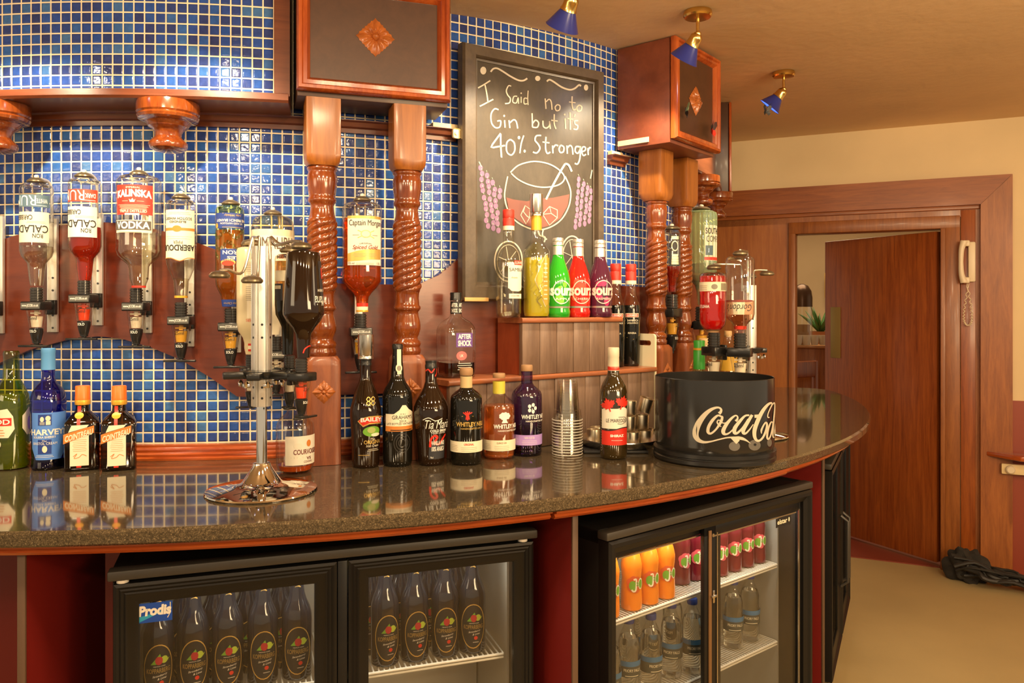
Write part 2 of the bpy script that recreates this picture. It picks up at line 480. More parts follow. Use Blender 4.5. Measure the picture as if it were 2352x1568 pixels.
def granite():
    m = bpy.data.materials.new('speckled_granite'); t, p = nt(m)
    co = N(t, 'ShaderNodeTexCoord')
    v = N(t, 'ShaderNodeTexVoronoi', Scale=520.0); t.links.new(co.outputs['Object'], v.inputs['Vector'])
    n = N(t, 'ShaderNodeTexNoise', Scale=170.0, Detail=8.0, Roughness=.75); t.links.new(co.outputs['Object'], n.inputs['Vector'])
    a = N(t, 'ShaderNodeMix', data_type='RGBA', blend_type='MIX'); a.inputs['Factor'].default_value = .45
    r1 = ramp(t, [(0.0, (.02, .015, .010)), (.5, (.060, .045, .026)), (.8, (.15, .108, .060)), (1, (.36, .27, .155))])
    r2 = ramp(t, [(.38, (.015, .012, .008)), (.62, (.125, .089, .048))])
    t.links.new(v.outputs['Color'], r1.inputs[0]); t.links.new(n.outputs['Fac'], r2.inputs[0])
    t.links.new(r1.outputs[0], a.inputs['A']); t.links.new(r2.outputs[0], a.inputs['B'])
    t.links.new(a.outputs['Result'], p.inputs['Base Color'])
    p.inputs['Roughness'].default_value = .07; p.inputs['Specular IOR Level'].default_value = .62
    p.inputs['Coat Weight'].default_value = .35; p.inputs['Coat Roughness'].default_value = .03
    return m
M_GRANITE = granite()

# ---------------------------------------------------------------- room shell
CE = [(-4.2, -2.6), (4.6, -2.6), (4.6, 6.6), (-4.2, 6.6)]
b = MB(); lo = [(x, y, ceil_z(x, y)) for x, y in CE]
b.add(lo + [(x, y, z + .1) for x, y, z in lo], [(3, 2, 1, 0), (4, 5, 6, 7), (0, 1, 5, 4), (1, 2, 6, 5), (2, 3, 7, 6), (3, 0, 4, 7)])
tag(b.build('ceiling', M_CEIL, smooth=False), kind='structure')
b = MB(); b.box((.6, 3.6, -.05), (11, 13, .1))
tag(b.build('floor', M_FLOOR, smooth=False), kind='structure')

def shell(name, R, ph0, ph1, z0, top, mat, thick=.03):
    """tiled drum wall with u = arc length and v = height"""
    n = int(abs(ph1 - ph0) / 1.0); vs = []; fs = []; uvs = []
    me = bpy.data.meshes.new(name)
    for i in range(n + 1):
        ph = ph0 + (ph1 - ph0) * i / n
        x, y = polar(R, ph); xi, yi = polar(R - thick, ph)
        zt = top(x, y) if callable(top) else top
        vs += [(x, y, z0), (x, y, zt), (xi, yi, z0), (xi, yi, zt)]
        uvs += [(R * radians(ph), z0), (R * radians(ph), zt)] * 2
    for i in range(n):
        a, c = i * 4, i * 4 + 4
        fs += [(a, c, c + 1, a + 1), (a + 2, a + 3, c + 3, c + 2), (a, a + 2, c + 2, c), (a + 1, c + 1, c + 3, a + 3)]
    fs += [(0, 1, 3, 2), (n * 4, n * 4 + 2, n * 4 + 3, n * 4 + 1)]
    me.from_pydata(vs, [], fs); me.materials.append(mat)
    uv = me.uv_layers.new(name='UVMap')
    for l in me.loops: uv.data[l.index].uv = uvs[l.vertex_index]
    me.polygons.foreach_set('use_smooth', [True] * len(me.polygons)); me.set_sharp_from_angle(angle=radians(30))
    o = bpy.data.objects.new(name, me); COL.objects.link(o)
    return tag(o, kind='structure')
Z_CAN = ZE + .553                                   # underside of the canopy
shell('wall_front', R_WALL, -24, 96, ZC - .03, ceil_z, M_TILE)
shell('wall_upper', 2.17, -24, 11.85, Z_CAN + .02, ceil_z, M_TILE_UP)

# canopy board and its mouldings
b = MB(); b.arc_prof([(2.05, Z_CAN), (2.225, Z_CAN), (2.232, Z_CAN + .006), (2.232, Z_CAN + .022), (2.222, Z_CAN + .026), (2.05, Z_CAN + .026)], -24, 12.9)
tag(b.build('trim_1', M_BOARD), kind='structure')
pr = [(2.052, Z_CAN - .034), (2.062, Z_CAN - .034), (2.064, Z_CAN - .022), (2.074, Z_CAN - .018), (2.078, Z_CAN - .006), (2.088, Z_CAN - .002), (2.088, Z_CAN + .0), (2.052, Z_CAN)]
b = MB(); b.arc_prof(pr, -24, 26.6); b.arc_prof(pr, 44.5, 47.2)
tag(b.build('trim_2', M_BOARD), kind='structure')
b = MB(); b.arc_prof([(2.052, Z_CAN), (2.075, Z_CAN), (2.075, Z_CAN + .016), (2.052, Z_CAN + .016)], 24.4, 26.6); b.arc_prof([(2.052, Z_CAN), (2.07, Z_CAN), (2.07, Z_CAN + .014), (2.052, Z_CAN + .014)], 44.6, 46.4)
tag(b.build('trim_3', M_CREAMSTRIP), kind='structure')
b = MB(); b.arc(2.0525, 2.195, 11.87, 12.95, Z_CAN + .0265, ceil_z(*polar(2.13, 12.5)) - .004, n=3)
tag(b.build('trim_13', M_BOARD), kind='structure')
# moulding where the tiles meet the granite
z = ZC + .0005
b = MB(); b.arc_prof([(2.052, z), (2.086, z), (2.087, z + .006), (2.079, z + .009), (2.081, z + .016), (2.074, z + .021), (2.075, z + .028), (2.064, z + .034), (2.064, z + .040), (2.052, z + .042)], -24, 44)
tag(b.build('trim_4', M_MAHOG_H), kind='structure')

# right-hand canopy further round the bar
R2 = 2.165
b = MB(); b.arc_prof([(1.98, Z_CAN), (R2 - .006, Z_CAN), (R2, Z_CAN + .006), (R2, Z_CAN + .022), (R2 - .008, Z_CAN + .026), (1.98, Z_CAN + .026)], 57, 96)
tag(b.build('trim_5', M_BOARD), kind='structure')
shell('wall_upper_right', R2 - .03, 57, 96, Z_CAN + .026, ceil_z, M_BOARD)

# ---------------------------------------------------------------- worktop
def granite_arc(b, ph0, ph1, zt, th, R1, round_end=0.0):
    n = int((ph1 - ph0) / .75); prof = []
    vs, fs = [], []; m = None
    for i in range(n + 1):
        ph = ph0 + (ph1 - ph0) * i / n; R = R1
        if round_end and ph > ph1 - round_end:
            q = (ph - (ph1 - round_end)) / round_end; R = R1 - .16 * (1 - sqrt(max(0, 1 - q * q)))
        pr = [(2.053, zt - th), (R - .004, zt - th), (R, zt - th + .004), (R, zt - .006), (R - .006, zt), (2.053, zt)]
        m = len(pr)
        for r_, z_ in pr:
            x, y = polar(r_, ph); vs.append((x, y, z_))
    for i in range(n):
        for j in range(m):
            k = (j + 1) % m; fs.append((i * m + j, (i + 1) * m + j, (i + 1) * m + k, i * m + k))
    fs.append(tuple(range(m))); fs.append(tuple(n * m + j for j in reversed(range(m))))
    b.add(vs, fs)
wt = empty('bar_worktop', (*polar(2.4, 25), ZC), 0, 'dark speckled granite back bar worktop with curved front and wooden edge moulding', 'worktop')
def child(b, name, mats, root, **k):
    o = b.build(name, mats, root, **k); o.matrix_parent_inverse = Matrix.Translation(root.location).inverted(); return o
b = MB(); granite_arc(b, -24, 31.5, ZC, .031, R_TOP + .004); child(b, 'granite_slab', M_GRANITE, wt)
b = MB(); granite_arc(b, 31.6, 90, ZC - .001, .029, R_TOP - .004, 4.0); child(b, 'granite_slab', M_GRANITE, wt)
def edge_mould(ph0, ph1, R):
    b = MB(); z = ZC - .0315
    b.arc_prof([(R - .05, z - .026), (R - .012, z - .026), (R - .006, z - .020), (R - .010, z - .014), (R + .002, z - .010), (R + .002, z - .003), (R - .004, z), (R - .05, z)], ph0, ph1, n=int((ph1 - ph0) / .75) or 1)
    child(b, 'edge_moulding', M_MAHOG_H, wt)
edge_mould(-24, 25.6, 2.752); edge_mould(25.75, 43.6, 2.758); edge_mould(43.75, 56, 2.75)

# plinth and back of the cabinets below the worktop
b = MB(); b.arc(2.0, 2.06, -24, 92, 0, ZC - .034, mi=0)
for ph, R1 in ((5.2, 2.69), (27.2, 2.715), (50.6, 2.715), (77, 2.69)): pass
tag(b.build('bar_back_panel', M_REDPAN), 'dark red curved panel closing the back of the space under the worktop', 'panel')
def divider(ph, R1, label):
    r = empty('divider_panel', (*polar(R1, ph), 0), radians(ph), label, 'divider', 'divider panels between the fridges')
    L = .33
    b = MB(); b.box((0, L / 2, (ZC - .0585) / 2), (.015, L, ZC - .0605)); b.build('panel', M_REDPAN, r)
    b = MB(); b.box((0, -.004, (ZC - .0585) / 2), (.016, .007, ZC - .0605), .002); b.build('edge_strip', M_EDGE, r)
divider(2.6, 2.715, 'dark red upright divider panel at the left end of the fridges')
divider(27.2, 2.72, 'dark red upright divider panel between the cider fridge and the juice fridge')
divider(51.4, 2.71, 'dark red upright divider panel right of the juice fridge')

# ---------------------------------------------------------------- far wall with the doorway
HNG = Vector((2.395, 4.36, 0)); U = Vector((.9073, -.4205, 0)); NB = Vector((.4205, .9073, 0))   # along the wall to the right, and away from the bar
def wt_at(px):
    k = (px - HX) / F
    return (k * HNG.y - HNG.x) / (U.x - k * U.y)
def wz(px, py):
    p = HNG + U * wt_at(px); return ZE + (HY - py) / F * p.y
MW = Matrix(((U.x, NB.x, 0, HNG.x), (U.y, NB.y, 0, HNG.y), (0, 0, 1, 0), (0, 0, 0, 1)))
def wbox(b, t0, t1, y0, y1, z0, z1, bev=0.0, mi=0):
    b.box(((t0 + t1) / 2, (y0 + y1) / 2, (z0 + z1) / 2), (t1 - t0, y1 - y0, z1 - z0), bev, mi=mi, M=MW)
tL, tR = wt_at(1828), wt_at(2168)
tI, tO = wt_at(2250), wt_at(2323)
zT = wz(2323, 402); zI = wz(2249, 471); zDo = wz(2168, 528); zIn = wz(2205, 497)
ZTOPW = 2.62
t2 = wt_at(2206); t3 = wt_at(2240)
b = MB(); wbox(b, -4.2, tL - .02, 0, .12, 0, ZTOPW); wbox(b, tL - .02, tR + .02, 0, .12, zDo + .012, ZTOPW); wbox(b, tR + .02, 2.6, 0, .12, 0, ZTOPW)
tag(b.build('wall_back', M_WALL, smooth=False), kind='structure')
# plain veneer panel left of the door, surround boards and architraves
b = MB(); wbox(b, -1.45, tL - .035, -.012, 0, 0, zI)
tag(b.build('trim_6', M_PANEL, smooth=False), kind='structure')
b = MB(); b.prism([(-1.6, zI), (tI, zI), (tO, zT), (-1.6, zT)], -.045, 0, M=MW)
wbox(b, -1.5, tI, -.030, -.0, zI - .022, zI, .003)
tag(b.build('trim_7', M_TRIM_H), kind='structure')
b = MB(); wbox(b, -1.45, tI, -.012, -.0, zIn - .003, zI - .02); wbox(b, t2 + 0, tI, -.010, 0, 0, zI - .02)
tag(b.build('trim_12', M_TRIM, smooth=False), kind='structure')
b = MB(); b.prism([(tI, .001), (tO, .001), (tO, zT - .0015), (tI, zI - .0015)], -.046, 0, M=MW)
tag(b.build('trim_8', M_TRIM), kind='structure')
b = MB(); wbox(b, t2, t3, -.016, 0, 0, zI - .024, .002)
tag(b.build('trim_9', M_DOOR), kind='structure')
# door lining
tA = wt_at(1816)
b = MB(); wbox(b, tR + .004, t2 - .004, -.03, .10, 0, zIn, .004)
wbox(b, tR - .018, tR + .006, -.028, -.004, 0, zDo + .01, .002); wbox(b, tA - .01, tL, -.03, .10, 0, zIn, .004); wbox(b, tA - .01, t2 - .004, -.031, .10, zDo + .006, zIn + .004, .004)
tag(b.build('trim_10', M_JAMB), kind='structure')
# dado below the shelf on the right of the frame
b = MB(); wbox(b, tO + .004, 2.6, -.010, 0, 0, wz(2340, 920))
tag(b.build('trim_11', paint('red_brown_dado', (.26, .045, .02), .4), smooth=False), kind='structure')

# the open door leaf, hung on the right
p0 = HNG + U * (tR - .022) + NB * .03
p1 = Vector((*at(1900, 5.08), 0)); dv = (p1 - p0).normalized(); Ld = (p1 - p0).length
dr = empty('door_1', (p0.x, p0.y, 0), atan2(dv.y, dv.x)); tag(dr, kind='structure')
b = MB(); b.box((Ld / 2, 0.0, (zDo + .03) / 2 - .005), (Ld, .042, zDo - .03), .003)
b.build('door_leaf', M_DOOR, dr)
pz0, pz1 = 1.441 + (710 - 822) / F * 4.98, 1.441 + (710 - 705) / F * 4.98
b = MB(); b.box((Ld - .085, -.023, (pz0 + pz1) / 2), (.075, .004, pz1 - pz0), .001); b.box((Ld - .085, .023, (pz0 + pz1) / 2), (.075, .004, pz1 - pz0), .001)
b.build('push_plate', paint('dull_brass', (.30, .22, .08), .45, .6), dr)
b = MB()
for zz in (.25, 1.0, 1.7): b.cyl((.0, -.026, zz), .007, .09, 10)
b.build('hinge', M_BRASS, dr)
b = MB(); wbox(b, tL, tR, .0, .12, -.001, .006)
tag(b.build('threshold_strip', M_REDFLOOR), 'dark red threshold strip under the open wooden door', 'threshold')
b = MB(); wbox(b, -3, 3, .12, 3.4, -.002, .004)
tag(b.build('floor_2', M_REDFLOOR, smooth=False), kind='structure')

# ---------------------------------------------------------------- canopy boxes, finials and columns
def rosette(b, s, h, M, lob=12):
    n, m = 72, 9; vs, fs = [], []
    for i in range(m + 1):
        t = i / m
        for j in range(n):
            a = 2 * pi * j / n
            R = s / (abs(cos(a)) ** 1.15 + abs(sin(a)) ** 1.15) * (1 + .035 * cos(lob * 2 * a) * t)
            hh = h * ((1 - t ** 3) * (.74 + .26 * cos(lob * a) * min(1, 2.5 * t)) if t > .22 else 1.0 + .25 * cos(t / .22 * pi / 2))
            if .22 < t < .32: hh *= .45
            if i == m: hh = 0
            vs.append((R * t * sin(a), -max(hh, 0), R * t * cos(a)))
    for i in range(m):
        for j in range(n):
            k = (j + 1) % n; fs.append((i * n + j, i * n + k, (i + 1) * n + k, (i + 1) * n + j))
    b.add([M @ Vector(v) for v in vs], fs)
def canopy_box(p0, p1, label, depth, zb, bare=False):
    p0, p1 = Vector((*p0, 0)), Vector((*p1, 0)); d = (p1 - p0); w = d.length; rz = atan2(d.y, d.x); mid = (p0 + p1) / 2
    r = empty('canopy_box', (mid.x, mid.y, zb), rz, label, 'canopy box', 'dark wooden boxes of the bar canopy')
    d.normalize(); inn = Vector((-d.y, d.x, 0))
    zc = min(ceil_z(*(mid + d * s * w / 2 + inn * q).xy) for s in (-1, 1) for q in (0, depth)) - zb - .002
    b = MB(); b.box((0, depth / 2 + .012, zc / 2 - .006), (w - .006, depth - .012, zc + .012), .002); b.build('body', M_DARK if not bare else wood('side_brown_board', (.14, .032, .014), (.20, .05, .022), (3, 3, 3), .4, .2), r)
    b = MB(); b.box((0, .010, zc / 2), (w - .03, .006, zc - .03)); b.build('front_panel', M_DARK, r)
    fw = .036; b = MB()
    prof = [(0, .012), (0, -.004), (.005, -.012), (.013, -.012), (.017, -.006), (.027, -.008), (.036, .004), (.036, .012)]   # (inward, y)
    loops = []
    for q, y in prof:
        loops.append([(-w / 2 + q, y, q), (w / 2 - q, y, q), (w / 2 - q, y, zc - q), (-w / 2 + q, y, zc - q)])
    vs = [v for l in loops for v in l]; m = len(prof)
    b.add(vs, [(i * 4 + j, i * 4 + (j + 1) % 4, ((i + 1) % m) * 4 + (j + 1) % 4, ((i + 1) % m) * 4 + j) for i in range(m) for j in range(4)])
    b.build('frame_moulding', M_MAHOG, r, ang=50)
    b = MB(); rosette(b, .052, .013, Matrix.Translation((0, .006, .163))); b.build('carved_rosette', M_CARVE, r, ang=60)
    return r, rz
ZB = ZE + .587
box1, rz1 = canopy_box((-.5746, 2.0896), (-.1756, 2.2258), 'dark orange-framed canopy box above the two columns left of the chalkboard', .165, ZB)
box2, rz2 = canopy_box((.5547, 2.684), (.779, 2.958), 'dark canopy box right of the chalkboard with butterfly ornaments on its front', .222, ZB, True)
b = MB(); b.box((-.355 / 2 - .0005, .16, .008), (.004, .125, .018)); b.build('bare_edge_strip', M_CREAMSTRIP, box2)
b3x = polar(2.19, 79.5)
b3r = empty('canopy_box', (*b3x, Z_CAN + .005), radians(79.5), 'narrow sliver of a dark canopy box at the far right end of the canopy', 'canopy box', 'dark wooden boxes of the bar canopy')
hz = ceil_z(*b3x) - Z_CAN - .012
b = MB(); b.box((0, .06, hz / 2), (.30, .12, hz), .003); b.build('body', M_DARK, b3r)
b = MB(); b.box((0, -.008, hz / 2), (.31, .014, hz), .006); b.build('frame_moulding', M_MAHOG, b3r)

def finial(x, y, label, s=1.0, zt=Z_CAN - .0005):
    r = empty('turned_finial', (x, y, zt), 0, label, 'finial', 'turned drops under the canopy')
    k = 2.12 / F * s
    b = MB(); b.lathe([(0, 0), (67 * k, 0), (68 * k, -6 * k), (68 * k, -24 * k), (65 * k, -28 * k), (67 * k, -32 * k), (64 * k, -38 * k), (50 * k, -44 * k)], 40); b.build('disc', M_COL, r)
    b = MB(); b.lathe([(50 * k, -43 * k), (44 * k, -50 * k), (43 * k, -54 * k), (33 * k, -60 * k), (29 * k, -68 * k), (28 * k, -76 * k), (33 * k, -82 * k), (41 * k, -90 * k), (42 * k, -95 * k), (39 * k, -103 * k), (28 * k, -109 * k), (12 * k, -112 * k), (0, -112.5 * k)], 40, close=False); b.build('drop', M_COL, r)
    return r
finial(-.9247, 2.1085, 'turned wooden drop under the canopy above the red-labelled vodka bottle')
finial(-1.3935, 2.1225, 'turned wooden drop cut off by the left edge under the canopy')
finial(*polar(2.137, 62), 'small turned wooden drop under the canopy right of the second pair of columns', .95)
finial(*polar(2.14, 75.5), 'turned wooden drop at the far right end of the canopy by the doorway', .95)

def column(px, R, rz, label, K=1.0):
    x, y = ray_R(px, R)
    r = empty('turned_column', (x, y, ZC), rz, label, 'column', 'rope twist columns of the bar')
    d = 2.17; zz = lambda py: (HY - py) / F * d + .4244
    k = d / F * K
    ztop = ZB - .0126 - ZC
    hb = .0475 * K
    b = MB()
    b.lathe([(hb, .0008), (hb, zz(838)), (hb * .97, zz(826)), (hb * .86, zz(817))], 48, sq=lambda z: 16 if z < zz(840) else (8 if z < zz(822) else 3.2)); b.build('lower_block', M_BASE, r, ang=40)
    b = MB()
    b.lathe([(hb * .86, zz(384)), (hb * .97, zz(374)), (hb, zz(360)), (hb, ztop)], 48, sq=lambda z: 16 if z > zz(362) else (8 if z > zz(378) else 3.2)); b.build('upper_block', M_BLOCK, r, ang=40)
    pts = [(817, 30), (813, 32), (805, 33), (800, 30), (797, 31), (792, 33), (786, 31), (781, 26), (777, 25), (770, 28), (758, 31.5), (748, 32), (738, 30.5), (724, 27), (716, 26.5), (713, 29), (709, 32), (704, 32), (700, 29), (694, 28.5), (684, 27.5), (676, 28), (670, 32)]
    tw = [(670 - i * 1.25, 33.2) for i in range(0, 137)]
    tw = [(y_, 33.2 - 4.5 * max(0, (y_ - 655) / 15) ** 2 - 5 * max(0, (512 - y_) / 14) ** 2) for y_, _ in tw]
    up = [(492, 28), (484, 27), (474, 26), (468, 28), (464, 31.5), (458, 32), (453, 29.5), (448, 30), (440, 31.5), (428, 33), (414, 34), (404, 33.2), (398, 31), (394, 31), (391, 34), (388, 34), (385, 32), (380, 32.5), (377, 34.5), (374, 34), (371, 31)]
    prof = [(h * k, zz(y_)) for y_, h in pts[:-1] + tw + up]
    pitch = .084
    def rf(z, a, rr):
        lo_, hi_ = zz(676), zz(492)
        if z < lo_ or z > hi_: return rr
        fade = min(1, (z - lo_) / .02, (hi_ - z) / .02)
        u = (a / (2 * pi) - z / pitch) * 4
        s_ = abs(sin(pi * u))
        return rr * (1 + fade * (.135 * s_ ** .5 - .10))
    b = MB(); b.lathe(prof, 128, rfun=rf); b.build('turned_shaft', M_COL, r, ang=50)
    b = MB(); rosette(b, .031, .007, Matrix.Translation((0, -hb, zz(893) - .004)), 8); b.build('carved_rosette', M_CARVE, r, ang=60)
    return r
column(740, 2.18, rz1, 'rope twist wooden column behind the chrome optic stand, left of the front pair')
column(935, 2.18, rz1, 'rope twist wooden column behind the port bottle, right of the front pair')
column(1507, 2.15, rz2, 'rope twist wooden column right of the chalkboard, nearer of the second pair', 1.0)
column(1566, 2.15, rz2, 'rope twist wooden column right of the chalkboard, farther of the second pair', 1.0)

# ---------------------------------------------------------------- wavy backing boards behind the optics
def interp(tab, x):
    if x <= tab[0][0]: return tab[0][1]
    for (a, u), (c, v) in zip(tab, tab[1:]):
        if x <= c:
            t = (x - a) / (c - a); t = t * t * (3 - 2 * t) if False else t
            return u + (v - u) * t
    return tab[-1][1]
BT = [(-24, .10), (-14, .16), (-9.8, .198), (-8.7, .209), (-5.3, .235), (-1.6, .245), (0.8, .238), (3, .222), (5, .198), (7.2, .168), (10, .128), (13, .092), (16.6, .075), (23, .073), (25, .105), (26.8, .158), (30, .22), (34, .25), (38, .22), (42, .14), (46, .085), (60, .08), (66, .16), (74, .24), (90, .12)]
BB = [(-24, -.25), (-14, -.22), (-9.8, -.149), (-7.2, -.112), (-3.8, -.082), (-1.7, -.076), (0, -.082), (2.3, -.107), (4.5, -.141), (6.8, -.193), (8.8, -.248), (12, -.25), (90, -.25)]
b = MB(); b.arc(2.0525, 2.074, -24, 92, lambda p: ZE + interp(BB, p), lambda p: ZE + interp(BT, p), n=230)
tag(b.build('backing_board', M_BACK, ang=25), 'wavy red-brown board fixed on the blue tiles behind the hanging bottles', 'board')
# ---------------------------------------------------------------- bottle maker
G_CLEAR = thin_glass('clear_glass', (.97, .97, .94))
G_GREEN = thin_glass('green_glass', (.62, .68, .16), (.35, .4, .3))
G_LGREEN = thin_glass('pale_green_glass', (.74, .90, .62), (.45, .6, .4))
G_BLUE = thin_glass('blue_glass', (.07, .12, .72), (.3, .3, .5))
G_VIOLET = thin_glass('violet_glass', (.42, .26, .62), (.4, .35, .5))
G_PLASTIC = thin_glass('clear_plastic', (.985, .98, .96), (.90, .88, .82), .9)
G_OLIVE = thin_glass('olive_glass', (.30, .22, .04), (.3, .3, .2))
M_DARKGL = paint('dark_bottle_glass', (.008, .007, .005), .05, spec=.5, coat=.15)
G_SOLID = liquid('solid_glass', (.96, .96, .92), 1.45)
M_BROWNGL = paint('dark_amber_glass', (.016, .007, .003), .05, spec=.5, coat=.15)
L_CLEAR = thin_glass('clear_spirit', (.95, .93, .86), (.55, .5, .4))
L_DARKRUM = liquid('dark_rum', (.66, .035, .005), tw=.82)
L_AMBER = liquid('amber_whisky', (.90, .48, .08), tw=.7)
L_BRANDY = liquid('brandy', (.80, .14, .012), tw=.65)
L_SPICED = liquid('spiced_rum', (.84, .12, .010), tw=.82)
L_YELLOW = liquid('yellow_liqueur', (.78, .66, .03), tw=.45)
L_QUINCE = liquid('orange_gin', (.80, .22, .035), tw=.78)
L_REDGIN = liquid('red_gin', (.85, .015, .012), tw=.6)
L_PINK = thin_glass('pink_gin', (.92, .70, .60), (.6, .5, .4))
L_GREEN = liquid('green_aperitif', (.30, .34, .02), tw=.6)
L_VIOLET = thin_glass('violet_gin', (.50, .34, .66), (.5, .4, .5))

def cap_of(prof, py):
    pr = sorted(prof)
    if py <= pr[0][0]: return pr[0][1]
    for (a, u), (c, w) in zip(pr, pr[1:]):
        if py <= c: return u + (w - u) * (py - a) / max(1e-6, c - a)
    return pr[-1][1]
class Bottle:
    """profile in photograph rows: (row, half width); standing on zb, or hanging at depth d"""
    def __init__(s, name, label, cat, px, prof, d=None, zb=None, hang=False, group=None, sq=2.0, n=40, look=0.0, rz=None, kx=1.0, yb=None):
        s.prof = sorted(prof); s.ylow = s.prof[-1][0]; s.px = px
        if not hang:
            if d is None:
                df = F * (ZE - zb) / ((yb or s.ylow) - HY); d = df
                for _ in range(4): d = df + max(h for y, h in prof[-4:]) * d / F * (.8 if sq < 3 else .7)
            s.k = d / F
            yc = HY + F * (ZE - zb) / d; top = s.prof[0][0]
            s.vk = (yc - top) / (s.ylow - top)
        else:
            s.k = d / F; s.vk = 1.0; zb = zof(s.ylow, d)
        zb = zb if hang else zb + .0007
        s.d = d; s.x = (px - HX) / F * d; s.zb = zb; s.n = n; s.sq = sq; s.hang = hang
        s.cam = atan2(-s.x, d) + look if rz is None else rz        # the way the front faces, from -Y towards +X
        s.r = empty(name, (s.x, s.d, zb), s.cam, label, cat, group)
    def z(s, py): return (s.ylow - py) * s.k * s.vk
    def R(s, py): return cap_of(s.prof, py) * s.k
    def ring(s, y0, y1, add=0.0, step=True, kr=1.0):
        """profile between two rows, bottom first"""
        ys = sorted({y0, y1} | {y for y, _ in s.prof if y0 < y < y1}, reverse=True)
        return [(max(0.0, s.R(y) * kr + add), s.z(y)) for y in ys]
    def body(s, mat, y0=None, y1=None, name='glass_body', closed_top=False, sq=None, rfun=None):
        y0 = s.prof[0][0] if y0 is None else y0; y1 = s.ylow if y1 is None else y1
        pr = s.ring(y0, y1)
        if not s.hang and y1 == s.ylow: pr = [(0, .0), (pr[0][0] - .0025, 0.0), (pr[0][0], .003)] + pr[1:]
        if closed_top: pr = pr + [(0, pr[-1][1])]
        b = MB(); b.lathe(pr, s.n, sq=sq or s.sq, close=False, rfun=rfun)
        if mat in (G_CLEAR, G_LGREEN) and y0 == s.prof[0][0] and s.hang:      # thick pressed base
            zt = pr[-1][1]; rb = s.R(s.prof[2][0]) * .9; e_ = sq or s.sq
            b.lathe([(0, zt - .0115), (rb, zt - .0125), (rb * 1.02, zt - .007), (rb * .9, zt - .002), (rb * .5, zt - .0035), (0, zt - .0045)], s.n, mi=1, sq=e_ if not callable(e_) else 2, close=False)
            return b.build(name, [mat, G_SOLID], s.r)
        return b.build(name, mat, s.r)
    def liq(s, mat, y0, y1=None, kr=.95, name='liquid', sq=None):
        y1 = s.ylow if y1 is None else y1
        pr = s.ring(y0, y1, kr=kr)
        if not s.hang and y1 == s.ylow: pr[0] = (pr[0][0] - .001, .004)
        b = MB(); b.lathe([(0, pr[0][1])] + pr + [(0, pr[-1][1])], s.n, sq=sq or s.sq, close=False)
        return b.build(name, mat, s.r)
    def cap(s, mat, rows, name='cap', ridges=0, n=28):
        """rows: (row, half width) from the bottom up"""
        rows = sorted(rows, reverse=True)
        pr = [(h * s.k, s.z(y)) for y, h in rows]
        b = MB(); b.lathe([(0, pr[0][1])] + pr + [(0, pr[-1][1])], n, close=False)
        return b.build(name, mat, s.r, ang=40)
    # --- label artwork in photograph pixels, wrapped round the glass
    def decal(s, lift=.0005, flat=None):
        k, vk = s.k, s.vk
        if flat is not None:                        # a flat face at distance flat (px) in front of the axis
            f = lambda u, v, off: (u * k, -flat * k - off, s.z(v))
        else:
            def f(u, v, off):
                r = s.R(v); h = max(2.0, r / k); a = u / h
                return ((r + off) * sin(a), -(r + off) * cos(a), s.z(v))
        D = Decal(lambda u, v, off: f(u, -v, off), lift)
        s._flat = flat
        return D
    def arc(s, x, y):
        p = x - s.px
        if s._flat is not None: return p
        h = cap_of(s.prof, y); q = max(-.93, min(.93, p / h))
        return h * asin(q) + (p - h * q)
    def _rel(s, x, y):
        """picture column to arc length measured from the bottle's own front"""
        return s.arc(x, y) - (0 if s._flat is not None else s.turn * cap_of(s.prof, y))
    turn = 0.0
    def rect(s, D, x0, x1, y0, y1, mat, layer=0, nv=2):
        ym = (y0 + y1) / 2
        D.rect(s._rel(x0, ym), s._rel(x1, ym), -y1, -y0, mat, layer, 14, nv)
    def text(s, D, body, x0, x1, y0, y1, mat, layer=2, **k):
        ym = (y0 + y1) / 2
        D.text(body, s._rel(x0, ym), s._rel(x1, ym), -y1, -y0, mat, layer, **k)
    def oval(s, D, x, y, a, b_, mat, layer=1): D.oval(s._rel(x, y), -y, a, b_, mat, layer)
    def bars(s, D, x0, x1, y0, y1, n, mat, layer=2, fill=.4):
        ym = (y0 + y1) / 2; D.bars(s._rel(x0, ym), s._rel(x1, ym), -y1, -y0, n, mat, layer, fill)
    def poly(s, D, pts, mat, layer=1):
        D.poly([(s._rel(x, y), -y) for x, y in pts], mat, layer)
    def stroke(s, D, pts, w, mat, layer=2, sub=5, closed=False):
        D.stroke([(s._rel(x, y), -y) for x, y in pts], w, mat, layer, closed, sub)

def P(name, c, r=.5, m=0.0): return paint(name, c, r, m)
C_BLUE = P('light_blue_paper', (.10, .26, .72)); C_NAVY = P('navy_print', (.02, .05, .25)); C_ORANGE = P('orange_cap', (.80, .17, .02), .3)
C_YELLOWCAP = P('amber_foil', (.80, .40, .04), .3, .3); C_SLATE = P('slate_blue_paper', (.09, .15, .19)); C_REDPAPER = P('red_paper', (.66, .05, .02))
C_CORK = P('cork_stopper', (.36, .20, .09), .6); C_SILVER = P('silver_cap', (.72, .70, .62), .3, .8); C_LILAC = P('lilac_print', (.42, .26, .62))
C_PAPERW = P('white_paper', (.76, .70, .57)); C_ORPRINT = P('burnt_orange_print', (.62, .20, .03)); C_GREENPR = P('green_print', (.16, .38, .03))

